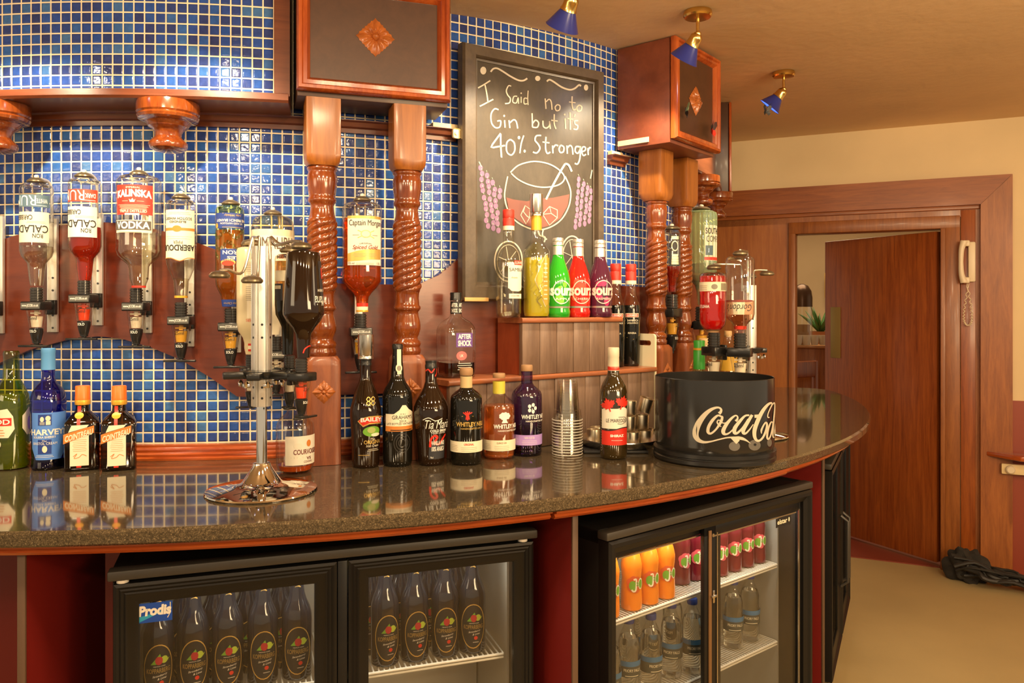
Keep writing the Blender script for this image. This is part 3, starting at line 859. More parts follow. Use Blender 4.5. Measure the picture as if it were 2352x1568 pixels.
# ======================================================================= on the worktop, left of the optic stand
B = Bottle('spirit_bottle', 'green aniseed bottle with octagonal cream label cut by the left edge', 'bottle', 26, [(806, 15), (812, 17), (822, 16), (870, 17), (884, 24), (900, 31), (910, 35), (930, 37), (1065, 37), (1078, 36), (1080, 34)], zb=ZC, look=-.1)
B.body(G_GREEN, 806); B.liq(L_GREEN, 905, kr=.94); B.cap(G_CLEAR, [(812, 14), (806, 14)], 'pourer')
D = B.decal(); cx = 2
oct_ = lambda m, l, g: B.poly(D, [(cx - 40, 950), (cx + 20 - g, 938 + g), (cx + 31 - g, 956), (cx + 34 - g, 985), (cx + 22 - g, 1005 - g), (cx - 40, 1005)], m, l)
oct_(M_CREAM, 0, 0)
B.rect(D, cx - 40, cx + 28, 959, 977, M_RED, 1); B.text(D, 'PERNOD', cx - 44, cx + 25, 962, 974, M_WHITE, 2, bold=.02)
B.bars(D, cx - 20, cx + 16, 982, 1000, 3, C_ORPRINT, 1)
B.oval(D, 2, 1020, 9, 10, M_CREAM, 0); B.text(D, '2', 0, 6, 1015, 1025, C_NAVY, 1); D.build('front_label', B.r)
D = B.decal(); B.poly(D, [(50, 956), (61, 938), (66, 938), (66, 1000), (58, 1002), (50, 985)], M_CREAM, 0); B.oval(D, 62, 975, 6, 16, C_LILAC, 1); D.build('side_label', B.r)

B = Bottle('spirit_bottle', 'cobalt blue sherry bottle with a light blue label and pale blue cap', 'bottle', 111, [(800, 14), (848, 14.5), (856, 13), (870, 13.5), (880, 17), (888, 24), (900, 32), (915, 36), (935, 37), (950, 36), (1040, 34), (1055, 33), (1075, 35), (1080, 34)], zb=ZC, look=.12)
B.body(G_BLUE, 850); B.liq(M_DARKGL, 1057, kr=.9); B.cap(P('pale_blue_cap', (.10, .30, .58), .4), [(850, 15), (812, 14.5), (810, 15), (801, 15), (800, 14)])
D = B.decal(); B.turn = 0
D.rows([(-y, B._rel(78, 1000) + (0 if y < 1030 else (y - 1030) * .45), B._rel(141, 1000) + 6 - (0 if y < 1030 else (y - 1030) * .75)) for y in (947, 970, 990, 1010, 1030, 1040, 1050, 1056)], C_BLUE, 0, 16)
B.rect(D, 88, 113, 951, 976, C_NAVY, 1); B.oval(D, 95, 962, 4, 6, M_CREAM, 2); B.oval(D, 106, 960, 5, 6, M_CREAM, 2); B.rect(D, 91, 100, 968, 975, P('grey_print', (.3, .3, .3)), 2); B.rect(D, 102, 111, 966, 975, M_CREAM, 2)
B.text(D, 'HARVEYS', 76, 142, 985, 999, M_WHITE, 1, bold=.03); B.text(D, 'SOLERA SHERRY', 81, 122, 1001, 1006, M_WHITE, 1, bold=.02)
B.rect(D, 88, 113, 1009, 1042, C_NAVY, 1); B.text(D, 'The', 95, 104, 1010, 1014, M_WHITE, 2, shear=.3); B.text(D, 'BRISTOL CREAM', 81, 124, 1015, 1021, M_WHITE, 2, bold=.02); B.oval(D, 100, 1031, 5, 8, M_CREAM, 2)
B.bars(D, 84, 118, 1043, 1050, 2, M_WHITE, 1); D.build('front_label', B.r)

def orange_liqueur(px, label, liq):
    o = px - 178
    B = Bottle('spirit_bottle', label, 'bottle', px + 8, [(886, 15), (930, 15), (934, 14), (944, 15), (952, 21), (960, 30), (968, 34.5), (976, 36), (985, 36), (1072, 36), (1080, 35)], zb=ZC, rz=.42, sq=7, n=48, group='square orange liqueur bottles')
    B.body(thin_glass('brown_glass', (.30, .16, .07), (.3, .3, .3)), 928, sq=lambda z: 2.2 if z > B.z(945) else (4 if z > B.z(962) else 9))
    B.liq(liquid('orange_liqueur', (.30, .14, .06)), liq, kr=.93, sq=9)
    B.cap(C_ORANGE, [(919, 16), (912, 16), (910, 15.5), (888, 15.5), (886, 14.5)]); B.cap(C_YELLOWCAP, [(930, 16), (928, 16.5), (921, 16.5), (919, 16)], 'foil_ring')
    D = B.decal(flat=36.2)
    q = lambda x: (x - (176 + o)) / .93
    R_ = lambda x0, x1, y0, y1, m, l: D.rect(q(x0 + o), q(x1 + o), -y1, -y0, m, l)
    R_(155, 190, 998, 1068, M_CREAM, 0); D.poly([(q(x + o), -y) for x, y in ((143, 994), (200, 976), (200, 993), (187, 997), (143, 1016))], C_ORPRINT, 1)
    D.text('COINTREAU', q(146 + o), q(198 + o), -1004, -990, M_CREAM, 2, slope=16, bold=.03, shear=.1)
    D.poly([(q(x + o), -y) for x, y in ((158, 974), (190, 974), (186, 980), (152, 990))], M_CREAM, 0)
    D.bars(q(160 + o), q(186 + o), -1034, -1004, 7, C_ORPRINT, 1, .25); D.stroke([(q(x + o), -y) for x, y in ((161, 1046), (168, 1040), (163, 1050), (172, 1048), (178, 1042), (186, 1046))], 1.2, C_ORPRINT, 1, sub=5)
    R_(167, 176, 1068, 1072, M_RED, 1); D.build('front_label', B.r)
    D = B.decal(); k = B.k
    f = lambda u, v, off: (u * k, -(cap_of(B.prof, -v) * k + .0008 + off), B.z(-v)); D.m = f
    D.rect(-9, -2, -974, -932, M_RED, 0, 3, 10); D.oval(-5, -953, 9, 7, C_YELLOWCAP, 2); D.build('neck_ribbon', B.r)
orange_liqueur(182, 'square brown orange-liqueur bottle with orange cap, next to the cobalt blue bottle', 1030)
orange_liqueur(266, 'square brown orange-liqueur bottle with orange cap, right one of the two, nearer the optic stand', 1060)

B = Bottle('spirit_bottle', 'round clear cognac bottle with white label, nearly empty, behind the chrome stand', 'bottle', 678, [(905, 13), (935, 14), (950, 20), (962, 34), (975, 41), (990, 43), (1050, 43), (1070, 42), (1084, 38), (1090, 32)], zb=ZC, look=.10)
B.body(G_CLEAR, 905); B.liq(L_BRANDY, 1072, kr=.93); B.cap(M_BLACK, [(912, 14), (905, 13.5), (898, 13)])
D = B.decal(); B.rect(D, 653, 724, 1000, 1068, C_PAPERW, 0); B.text(D, 'COURVOISIER', 670, 727, 1031, 1043, P('brown_ink', (.16, .03, .02)), 1, bold=.02); B.text(D, 'VS', 699, 709, 1049, 1056, P('brown_ink', (0, 0, 0)), 1, bold=.02); B.text(D, 'COGNAC', 693, 712, 1058, 1063, P('brown_ink', (0, 0, 0)), 1)
B.oval(D, 704, 1018, 6, 8, C_ORPRINT, 1); B.oval(D, 680, 1023, 9, 7, P('pale_stamp', (.72, .66, .52)), 1); D.build('front_label', B.r)

# ======================================================================= the front row right of the columns
def steel_tube(B, y0, y1, hw, x=0): B.cap(M_STEEL, [(y1, hw), (y1 - 6, hw), (y1 - 7, hw - .8), (y1 - 9, hw), (y0 + 1, hw), (y0, hw - 1)], 'steel_pourer_sleeve')
B = Bottle('spirit_bottle', 'dark cream-liqueur bottle with red arched label and a steel sleeve on its neck', 'bottle', 840, [(768, 13), (826, 13), (868, 13), (880, 16), (900, 24), (920, 30), (940, 35), (955, 36), (1000, 33), (1068, 31), (1076, 30)], zb=ZC, look=.25)
B.body(M_BROWNGL, 790); steel_tube(B, 768, 825, 18); B.cap(M_BLACK, [(840, 14), (836, 14), (834, 13), (826, 14)], 'neck_ring')
D = B.decal(); B.turn = .25
B.poly(D, [(824, 966), (833, 961), (848, 958), (864, 958), (880, 961), (880, 974), (864, 971), (848, 971), (834, 977)], M_RED, 1); B.poly(D, [(822, 967), (832, 959), (848, 955.5), (864, 955.5), (881, 958), (881, 977), (864, 974), (848, 974), (834, 980)], M_GOLD, 0)
B.text(D, 'BAILEYS', 829, 879, 961, 971, M_WHITE, 2, bold=.03, slope=-4, arch=3)
B.oval(D, 855, 991, 22, 12, C_GREENPR, 0); B.oval(D, 853, 988, 10, 7, P('field_print', (.40, .45, .12)), 1); B.oval(D, 862, 999, 12, 4, M_CREAM, 1)
B.text(D, 'The', 850, 860, 1006, 1011, M_CREAM, 1, shear=.3); B.text(D, 'ORIGINAL', 836, 874, 1011, 1020, M_GOLD, 1, bold=.02); B.text(D, 'Irish Cream', 841, 867, 1021, 1027, M_CREAM, 1, shear=.3); B.bars(D, 842, 868, 1029, 1036, 2, M_CREAM, 1); B.bars(D, 824, 848, 1041, 1046, 1, M_GOLD, 1)
for s_ in ((846, 917), (856, 917), (846, 926), (856, 926)): B.stroke(D, [(s_[0] - 4, s_[1]), (s_[0], s_[1] - 5), (s_[0] + 4, s_[1]), (s_[0], s_[1] + 5)], 1.6, M_GOLD, 1, 4, True)
D.build('front_label', B.r)

B = Bottle('spirit_bottle', 'tall black port bottle with cream shield label and paper strip over its cap', 'bottle', 913, [(790, 11), (800, 11.5), (830, 12), (850, 14), (868, 15), (880, 20), (892, 28), (903, 33), (915, 34.5), (1060, 34), (1072, 32)], zb=ZC, look=.22)
B.body(M_DARKGL, 798); B.cap(M_BLACK, [(802, 12.5), (793, 12.5), (791, 11.5), (790, 11)])
D = B.decal(); B.turn = .22
D.rows([(-y, B._rel(887, 960), B._rel(952, 960)) for y in (987, 975, 962, 950)] , M_CREAM, 0, 16)
B.poly(D, [(905, 950), (917, 941), (924, 930), (931, 930), (938, 940), (952, 950)], M_CREAM, 0)
B.rect(D, 887, 952, 978, 990, C_ORPRINT, 1); B.bars(D, 892, 948, 980, 988, 1, M_BLACK, 2)
B.text(D, "GRAHAM'S", 901, 944, 953, 962, M_INK, 1, bold=.025); B.text(D, '2014', 917, 932, 964, 969, M_INK, 1); B.text(D, 'LATE BOTTLED VINTAGE PORT', 890, 952, 970, 975, M_INK, 1); B.text(D, 'W & J', 918, 930, 949, 952, M_INK, 1)
for rr in (17, 12, 7): B.stroke(D, [(923 + rr * cos(q) * 1.05, 1017 + rr * 1.3 * sin(q)) for q in [2 * pi * i / 10 for i in range(10)]], 2.2, paint('embossed_glass', (.035, .03, .025), .15), 0, 3, True)
D.build('front_label', B.r)
D = B.decal(); B.rect(D, 912, 921, 800, 860, M_CREAM, 0, nv=8); B.oval(D, 916.5, 846, 7.5, 10, M_CREAM, 1); B.oval(D, 916.5, 846, 4.5, 6, P('seal_ink', (.25, .22, .16)), 2); D.build('neck_strip', B.r)

B = Bottle('spirit_bottle', 'bulbous black coffee-liqueur bottle with white script and red swirl', 'bottle', 990, [(828, 12.5), (846, 13), (876, 13.5), (890, 18), (905, 26), (920, 34), (934, 39), (948, 40), (965, 39), (1000, 35), (1040, 31), (1058, 30), (1066, 28)], zb=ZC, look=.2, d=2.150)
B.body(M_BROWNGL, 840); B.cap(M_BLACK, [(846, 14), (838, 14), (836, 13), (830, 13.5), (828, 12)])
D = B.decal(); B.turn = .2
B.text(D, 'Tia Maria', 977, 1030, 960, 980, M_WHITE, 1, shear=.3, bold=.012); B.stroke(D, [(972, 960), (985, 955), (1000, 962), (1015, 957)], 1.6, M_WHITE, 1, 6); B.text(D, 'COLD BREW', 988, 1023, 982, 988, M_WHITE, 1, bold=.03); B.text(D, 'COFFEE LIQUEUR', 990, 1021, 989, 992, M_WHITE, 1)
B.rect(D, 985, 1020, 1014, 1050, P('charcoal_label', (.03, .03, .035)), 0); B.stroke(D, [(988, 1022), (990, 1004), (998, 996), (1004, 1000), (998, 1012), (1008, 1016), (1016, 1004), (1022, 995)], 5, M_RED, 1, 6)
B.text(D, 'VANILLA AND', 991, 1018, 1008, 1018, M_WHITE, 2, bold=.02); B.text(D, '100% ARABICA', 991, 1018, 1021, 1032, M_WHITE, 2, bold=.02); B.text(D, '70cl', 988, 995, 1044, 1048, M_WHITE, 2); D.build('front_label', B.r)
D = B.decal(); B.stroke(D, [(978, 852), (984, 848), (991, 855), (998, 846), (1002, 842), (1003, 855), (999, 864)], 3, M_RED, 0, 6); D.build('neck_label', B.r)

def gin(px, label, prof, glass, liq, y_l, cap, capr, band, bandr, ink, emb, top2, paperc, ptxt, px_off=0, tn=.3):
    B = Bottle('spirit_bottle', label, 'bottle', px, prof, zb=ZC, look=tn, group='square shouldered gin bottles', d=2.162 if emb == 'tree' else None)
    y0 = capr[-1][0]
    B.body(glass, bandr[1] - 2)
    if liq: B.liq(liq, y_l, kr=.94)
    B.cap(cap, capr, 'stopper'); B.cap(band, [(bandr[1], bandr[2] + .4), (bandr[0], bandr[2] + .4)], 'neck_band')
    D = B.decal(); B.turn = tn; ox, oy = px + px_off, top2
    if emb == 'tree': 
        for q in range(5): B.stroke(D, [(ox + 3, oy + 22), (ox + 1, oy + 12), (ox + 3 + (q - 2) * 5, oy + 1 + abs(q - 2) * 1.5)], 2.4, ink[0], 1, 5)
        B.poly(D, [(ox - 2, oy + 20), (ox + 8, oy + 20), (ox + 6, oy + 10), (ox, oy + 10)], ink[0], 1); B.stroke(D, [(ox - 10, oy + 13), (ox + 16, oy + 13)], 1, ink[1], 1, 1)
    elif emb == 'crown':
        for q in range(9):
            B.oval(D, ox + 3 + 9 * cos(q * .7), oy + 7 + 6 * sin(q * .7), 4, 3.4, ink[0], 1)
        B.oval(D, ox + 3, oy + 7, 6, 4, ink[0], 1); B.poly(D, [(ox - 4, oy + 23), (ox + 10, oy + 23), (ox + 5, oy + 12), (ox + 1, oy + 12)], ink[0], 1)
    else:
        for q in range(5): B.oval(D, ox + 2 + 7 * cos(q * 1.257), oy + 11 + 8 * sin(q * 1.257), 3.6, 4.4, ink[0], 1)
        B.stroke(D, [(ox + 2, oy + 11), (ox + 4, oy + 24)], 1.5, ink[0], 1, 2)
    B.text(D, 'WHITLEY NEILL', px - 22 + px_off, px + 42 + px_off, oy + 26, oy + 36, ink[1], 1, bold=.03); B.text(D, 'HANDCRAFTED DRY GIN', px - 12 + px_off, px + 40 + px_off, oy + 39, oy + 43, ink[1], 1, bold=.01)
    D.build('front_print', B.r)
    D = B.decal(); D.rect(-3.0 * B.prof[-2][1], 2.2 * B.prof[-2][1], -(ptxt[1]), -(ptxt[0]), paperc, 0, 40)
    c2 = M_WHITE if paperc is C_LILAC else P('label_print', (.34, .22, .12))
    B.text(D, ptxt[2], px - 5, px + 17, ptxt[0] + 4, ptxt[0] + 9, c2 if ptxt[2] != 'ORIGINAL' else M_RED, 1, bold=.02); B.bars(D, px - 12, px + 24, ptxt[0] + 10, ptxt[1] - 3, 3, c2, 1, .25); B.bars(D, px - 34, px - 18, ptxt[0] + 6, ptxt[1] - 5, 4, c2, 1, .25)
    D.build('paper_band', B.r)
gin(1071, 'black gin bottle with gold lettering and red tree, cork stopper, left of the orange gin', [(862, 13), (888, 13.5), (893, 16), (900, 26), (908, 34), (913, 36), (922, 36.5), (1035, 36.5), (1040, 35), (1058, 36), (1064, 34)], M_DARKGL, None, 0, C_CORK, [(862, 14), (858, 15.5), (849, 15.5), (845, 14)], P('kraft_band', (.58, .42, .20)), (864, 892, 13.5), (M_RED, M_GOLD), 'tree', 939, M_CREAM, (1009, 1034, 'ORIGINAL'), 0)
gin(1146, 'orange gin bottle with white lettering and cream paper band, between the black and violet gins', [(866, 14), (905, 14.5), (911, 18), (922, 30), (930, 36), (938, 37.5), (1036, 37.5), (1050, 36), (1056, 34)], G_CLEAR, L_QUINCE, 932, C_CORK, [(868, 14), (866, 14.5), (859, 14.5), (857, 13.5)], P('yellow_foil', (.62, .52, .06), .4), (876, 905, 14), (M_WHITE, M_WHITE), 'crown', 947, M_CREAM, (1010, 1035, 'QUINCE GIN'), 10)
gin(1210, 'violet gin bottle with white lettering and lilac band, rightmost of the three gins', [(850, 12.5), (880, 13.5), (886, 17), (893, 25), (900, 32), (907, 34.5), (915, 35), (1025, 35), (1032, 33.5), (1042, 34.5), (1048, 33)], G_VIOLET, L_VIOLET, 985, C_CORK, [(852, 13), (850, 13.5), (841, 13.5), (838, 12.5)], G_VIOLET, (853, 882, 13), (M_WHITE, M_WHITE), 'flower', 925, C_LILAC, (998, 1022, 'PARMA VIOLET GIN'), 10)

B = Bottle('wine_bottle', 'red wine bottle with red leaves and a white and red label, by the black bucket', 'bottle', 1409, [(798, 12.5), (842, 13), (858, 13.5), (866, 16), (876, 22), (888, 28), (900, 31), (1045, 31), (1055, 29)], zb=ZC, look=.12)
B.body(paint('wine_glass_dark', (.03, .018, .004), .06, spec=.6, coat=.6), 840); B.cap(P('cream_screwcap', (.66, .58, .42), .4), [(852, 13.6), (842, 13.4), (820, 13), (819, 13.5), (800, 13.5), (798, 12.5)])
D = B.decal(); B.turn = .12
Dr = [(987, 980, 0), (992, 984, 0)]
D.rows([(-y, B._rel(1383, 990), B._rel(1440, 990)) for y in (984, 970, 950, 940)], C_PAPERW, 0, 14); B.poly(D, [(1385, 940), (1392, 934), (1405, 938), (1418, 938), (1432, 934), (1440, 940)], C_PAPERW, 0)
D.rows([(-y, B._rel(1383, 990), B._rel(1440, 990)) for y in (1022, 1010, 988)], M_RED, 1, 14); B.poly(D, [(1383, 989), (1383, 986), (1397, 987), (1412, 986), (1428, 981), (1440, 981), (1440, 989)], M_RED, 1)
B.stroke(D, [(1383, 987), (1397, 988), (1412, 986), (1428, 982), (1440, 982)], 2.2, M_INK, 2, 4)
B.text(D, 'LE MAREDDE', 1393, 1436, 961, 969, M_INK, 2, bold=.01); B.text(D, 'SHIRAZ', 1402, 1431, 997, 1003, M_WHITE, 2, bold=.04); B.bars(D, 1404, 1429, 1008, 1011, 1, M_WHITE, 2); B.oval(D, 1428, 967, 1, 1, M_INK, 2)
B.stroke(D, [(1420, 957), (1434, 958), (1437, 966), (1428, 973), (1418, 972)], 1, M_INK, 2, 5)
LEAF = [(0, -1), (.18, -.62), (.36, -.72), (.34, -.36), (.62, -.56), (.70, -.40), (.98, -.36), (.86, -.10), (.95, .02), (.52, .28), (.56, .44), (.10, .40), (.06, .85), (-.06, .85), (-.10, .40), (-.56, .44), (-.52, .28), (-.95, .02), (-.86, -.10), (-.98, -.36), (-.70, -.40), (-.62, -.56), (-.34, -.36), (-.36, -.72), (-.18, -.62)]
for cx, cy, tw_ in ((1398, 930, -.35), (1428, 925, .3)):
    B.poly(D, [(cx + 16 * (x * cos(tw_) - y * sin(tw_)), cy + 18 * (x * sin(tw_) + y * cos(tw_))) for x, y in LEAF], M_RED, 3)
D.build('front_label', B.r)
D = B.decal(); B.rect(D, 1394, 1425, 842, 851, M_RED, 0); D.build('neck_label', B.r)
# ---------------------------------------------------------------- two-step bottle shelf
class Plan:
    """local frame on the floor plan: s along the face, q inwards"""
    def __init__(s, O, rz): s.O = O; s.rz = rz; s.u = (cos(rz), sin(rz)); s.n = (-sin(rz), cos(rz))
    def pt(s, a, q): return (s.O[0] + s.u[0] * a + s.n[0] * q, s.O[1] + s.u[1] * a + s.n[1] * q)
    def hit(s, px, q):
        k = (px - HX) / F; x0, y0 = s.pt(0, q)
        return (k * y0 - x0) / (s.u[0] - k * s.u[1])
    def at(s, px, q): return s.pt(s.hit(px, q), q)
    def loc(s, x, y):
        dx, dy = x - s.O[0], y - s.O[1]; return (dx * s.u[0] + dy * s.u[1], dx * s.n[0] + dy * s.n[1])
M_PLANK = wood('dusty_brown_plank', (.12, .066, .040), (.22, .135, .088), (5, 5, .6), .42, .12, 5, .12)
M_PLANKEND = wood('red_brown_shelf_side', (.20, .035, .012), (.28, .055, .018), (4, 4, .8), .3, .35)
M_SHELFTOP = wood('red_brown_shelf_top', (.24, .07, .025), (.36, .12, .045), (.8, 6, 6), .3, .3)
RZS = atan2(.528, .679)
PL = Plan((-.1765, 2.2124), RZS)
sh = empty('stepped_bottle_shelf', (*PL.O, ZC), RZS, 'two-step brown plank shelf holding bottles below the chalkboard', 'shelf')
def tier(s0, s1, q0, z0, z1, nm, cut):
    # outline: straight front, back following the wall
    back = []
    for i in range(13):
        a = s1 - (s1 - s0) * i / 12; q = q0
        for _ in range(60):
            x, y = PL.pt(a, q)
            if math.hypot(x - CX, y - CY) < 2.092: break
            q += .004
        back.append((a, min(q, q0 + .24)))
    def slab(b, out, za, zb, mi=0):
        m = len(out); b.add([(x, y, za) for x, y in out] + [(x, y, zb) for x, y in out], [tuple(reversed(range(m))), tuple(range(m, 2 * m))] + [(i, (i + 1) % m, m + (i + 1) % m, m + i) for i in range(m)], mi)
    b = MB(); slab(b, [(s0 + .004, q0 + .018), (s1 - .004, q0 + .018)] + back, z0, z1 - .016); b.build(nm + '_side', M_PLANKEND, sh, ang=25)
    b = MB(); n = cut
    for i in range(n):
        a, c = s0 + (s1 - s0) * i / n, s0 + (s1 - s0) * (i + 1) / n
        b.box(((a + c) / 2, q0 + .009 + .0006 * (i % 3), (z0 + z1 - .016) / 2), (c - a - .0016, .018, z1 - .016 - z0), .002)
    b.build(nm + '_planks', M_PLANK, sh)
    b = MB(); bm = bmesh.new(); out = [(s0 - .006, q0 - .008), (s1 + .006, q0 - .008)] + back
    f = bm.faces.new([bm.verts.new((x, y, z1 - .016)) for x, y in out]); r = bmesh.ops.extrude_face_region(bm, geom=[f])
    for v in r['geom']:
        if isinstance(v, bmesh.types.BMVert): v.co.z = z1
    bmesh.ops.recalc_face_normals(bm, faces=list(bm.faces))
    bmesh.ops.bevel(bm, geom=[e for e in bm.edges if all(v.co.y < q0 for v in e.verts) and abs(e.verts[0].co.z - e.verts[1].co.z) < 1e-6], offset=.005, segments=3, affect='EDGES', profile=.5)
    b.bm(bm); b.build(nm + '_top', M_SHELFTOP, sh, ang=30)
Z1 = ZE - .2012; Z2 = ZE - .026
tier(0, .853, 0, .0005, Z1 - ZC, 'lower_step', 13)
s2a, q2 = PL.loc(.0313, 2.37); s2b = PL.hit(1424, q2)
tier(s2a, s2b, q2, Z1 - ZC + .0005, Z2 - ZC, 'upper_step', 6)

def on_step(name, label, px, prof, q, zb, look, group=None, **k):
    x, y = PL.at(px, q)
    return Bottle(name, label, 'bottle', px, prof, d=y, zb=zb, look=look, group=group, **k)
qa = q2 + .034
B = on_step('spirit_bottle', 'clear aniseed liqueur bottle with red cap, first from the left on the upper step', 1168, [(484, 12), (530, 12.5), (556, 12.5), (565, 15), (578, 22), (592, 28), (605, 30), (720, 29), (732, 27)], qa, Z2, .25)
B.body(G_CLEAR, 528); B.liq(L_CLEAR, 600, kr=.94); B.cap(M_RED, [(520, 13.6), (503, 13.6), (502, 13), (500, 13.6), (484, 13.6), (482, 12.5)]); B.cap(M_CREAM, [(530, 13.4), (520, 13.4)], 'cap_band')
D = B.decal(); B.turn = .25
D.rows([(-y, B._rel(1167, 640), B._rel(1202, 640)) for y in (665, 650, 620, 610, 606)], C_PAPERW, 0, 12); B.poly(D, [(1168, 664), (1175, 671), (1190, 672), (1200, 668), (1200, 664)], C_PAPERW, 0)
B.rect(D, 1181, 1204, 601, 611, M_RED, 1); B.text(D, 'LUXARDO', 1183, 1208, 603, 609, M_WHITE, 2); B.text(D, 'SAMBUCA', 1170, 1213, 618, 626, M_INK, 1, bold=.02); B.text(D, 'Anisette', 1174, 1188, 638, 642, C_ORPRINT, 1, shear=.3)
B.rect(D, 1169, 1201, 677, 688, C_PAPERW, 0); B.text(D, 'LIQUORE', 1174, 1192, 680, 684, M_INK, 1); D.build('front_label', B.r)

B = on_step('spirit_bottle', 'tall faceted yellow liqueur bottle with steel sleeve, second from the left on the upper step', 1232, [(446, 11), (530, 11.5), (548, 12), (560, 15), (570, 24), (578, 29), (590, 30.5), (720, 30), (731, 28)], qa, Z2, .3, sq=2.6)
B.body(G_CLEAR, 528); B.liq(L_YELLOW, 594, kr=.94); steel_tube(B, 446, 497, 15.5); B.cap(C_YELLOWCAP, [(530, 12.5), (497, 12.5)], 'neck_foil')
D = B.decal(); B.turn = .3
B.poly(D, [(1229, 645), (1252, 590), (1258, 588), (1259, 700), (1252, 704)], P('mustard_label', (.62, .36, .03)), 0); B.bars(D, 1248, 1257, 600, 690, 9, M_CREAM, 1, .55)
B.stroke(D, [(1229, 645), (1252, 588), (1258, 585)], 2, M_CREAM, 1, 1); B.stroke(D, [(1229, 645), (1252, 706)], 2, M_CREAM, 1, 1); D.build('front_label', B.r)
b = MB()
rng = random.Random(3)
for i in range(16):
    a0 = rng.uniform(-1.1, .35); y0 = rng.uniform(605, 705); pts = []
    for j in range(9):
        a = a0 + .14 * sin(j * .8 + i); y_ = y0 + (j - 4) * 3; r_ = B.R(y_); pts.append((r_ * sin(a) * 1.0, -r_ * cos(a), B.z(y_)))
    b.tube(pts, .0016, 6)
b.build('embossing', G_CLEAR, B.r)

def sour(px, top, label, glass, capw, ink, fruit, turn):
    o = top - 550
    B = on_step('spirit_bottle', label, px - 1, [(550 + o, 11.5), (566 + o, 12), (590 + o, 12.5), (600 + o, 15), (615 + o, 20), (630 + o, 25), (645 + o, 28), (700, 28), (710, 26.5), (716, 28), (729, 27)], q2 + (.034 if px < 1360 else .025), Z2, turn, 'sour liqueur bottles on the upper step')
    B.body(glass, 564 + o); B.cap(C_SILVER, [(566 + o, 12.6), (560 + o, 12.6), (559 + o, 12), (557 + o, 12.6), (551 + o, 12.6), (549 + o, 11.5)])
    D = B.decal(); B.turn = turn
    B.rect(D, px - 14, px + 14, 568 + o, 588 + o, C_SILVER, 0); D.build('neck_band', B.r); D = B.decal(); B.turn = turn; B.rect(D, px - 34, px + 34, 704, 708, C_SILVER, 0)
    for i in range(5): B.oval(D, px + 2 + rng.uniform(-14, 16), 650 + rng.uniform(0, 44), rng.uniform(5, 9), rng.uniform(6, 11), fruit, 0)
    B.stroke(D, [(px + 7 + 20 * cos(q), 672 + 26 * sin(q)) for q in [2 * pi * i / 16 for i in range(16)]], 2, ink, 1, 3, True)
    B.text(D, 'sourz', px - 18, px + 32, 662, 680, ink, 2, bold=.04); B.text(D, 'APPLE' if 'green' in label else ('CHERRY' if 'cherry' in label else 'RASPBERRY'), px - 8, px + 24, 685, 690, ink, 2, bold=.01)
    D.build('front_print', B.r)
sour(1283, 548, 'bright green sour liqueur bottle with silver cap on the upper step', paint('green_liqueur_glass', (.02, .30, .015), .08, coat=.5), 0, M_WHITE, P('lime_print', (.20, .55, .03)), .45)
sour(1329, 551, 'bright red cherry liqueur bottle with silver cap on the upper step', paint('red_liqueur_glass', (.52, .012, .008), .08, coat=.5), 0, P('pale_pink_print', (.85, .55, .45)), P('cherry_print', (.60, .05, .02)), .2)
sour(1379, 553, 'dark magenta raspberry liqueur bottle with silver cap, rightmost on the upper step', paint('dark_magenta_glass', (.07, .012, .03), .08, coat=.5), 0, P('pale_pink_print', (0, 0, 0)), P('magenta_print', (.42, .01, .10)), 0)

x_, y_ = PL.at(1047, .12)
B = Bottle('spirit_bottle', 'faceted clear bottle with purple label at the left end of the lower step', 'bottle', 1047, [(672, 12), (690, 12.5), (722, 13), (728, 16), (738, 28), (748, 35), (756, 37), (768, 37.5), (850, 37.5), (861, 36)], d=2.33, zb=Z1, rz=.50, sq=6, n=48)
B.body(G_CLEAR, 690, sq=lambda z: 2.2 if z > B.z(730) else 7); B.liq(liquid('dark_liqueur', (.10, .025, .02)), 828, kr=.93, sq=7); B.cap(M_BLACK, [(690, 13.5), (684, 13.5), (683, 13), (674, 13.5), (672, 12.5)])
D = B.decal(flat=37.8); q = lambda x: (x - 1071) * 1.5
D.rect(q(1060), q(1087), -793, -762, P('purple_label', (.13, .05, .26)), 0); D.text('AFTER', q(1063), q(1085), -775, -764, M_WHITE, 1, bold=.04); D.text('SHOCK', q(1063), q(1085), -791, -778, M_WHITE, 1, bold=.04)
D.oval(q(1069), -812, 13, 10, P('pink_seal', (.62, .14, .13)), 0); D.text('UK', q(1066), q(1072), -815, -809, M_WHITE, 1); D.bars(q(1062), q(1086), -843, -825, 4, M_WHITE, 0, .4); D.build('front_label', B.r)
D = B.decal(); B.turn = .2; B.rect(D, 1032, 1064, 692, 720, M_INK, 0, nv=3); B.text(D, 'AFTER', 1036, 1048, 696, 705, M_WHITE, 1, bold=.02); B.text(D, 'SHOCK', 1036, 1048, 708, 717, M_WHITE, 1, bold=.02); B.text(D, 'AFTER', 1051, 1064, 696, 705, M_WHITE, 1, bold=.02); B.text(D, 'SHOCK', 1051, 1064, 708, 717, M_WHITE, 1, bold=.02); D.build('neck_label', B.r)

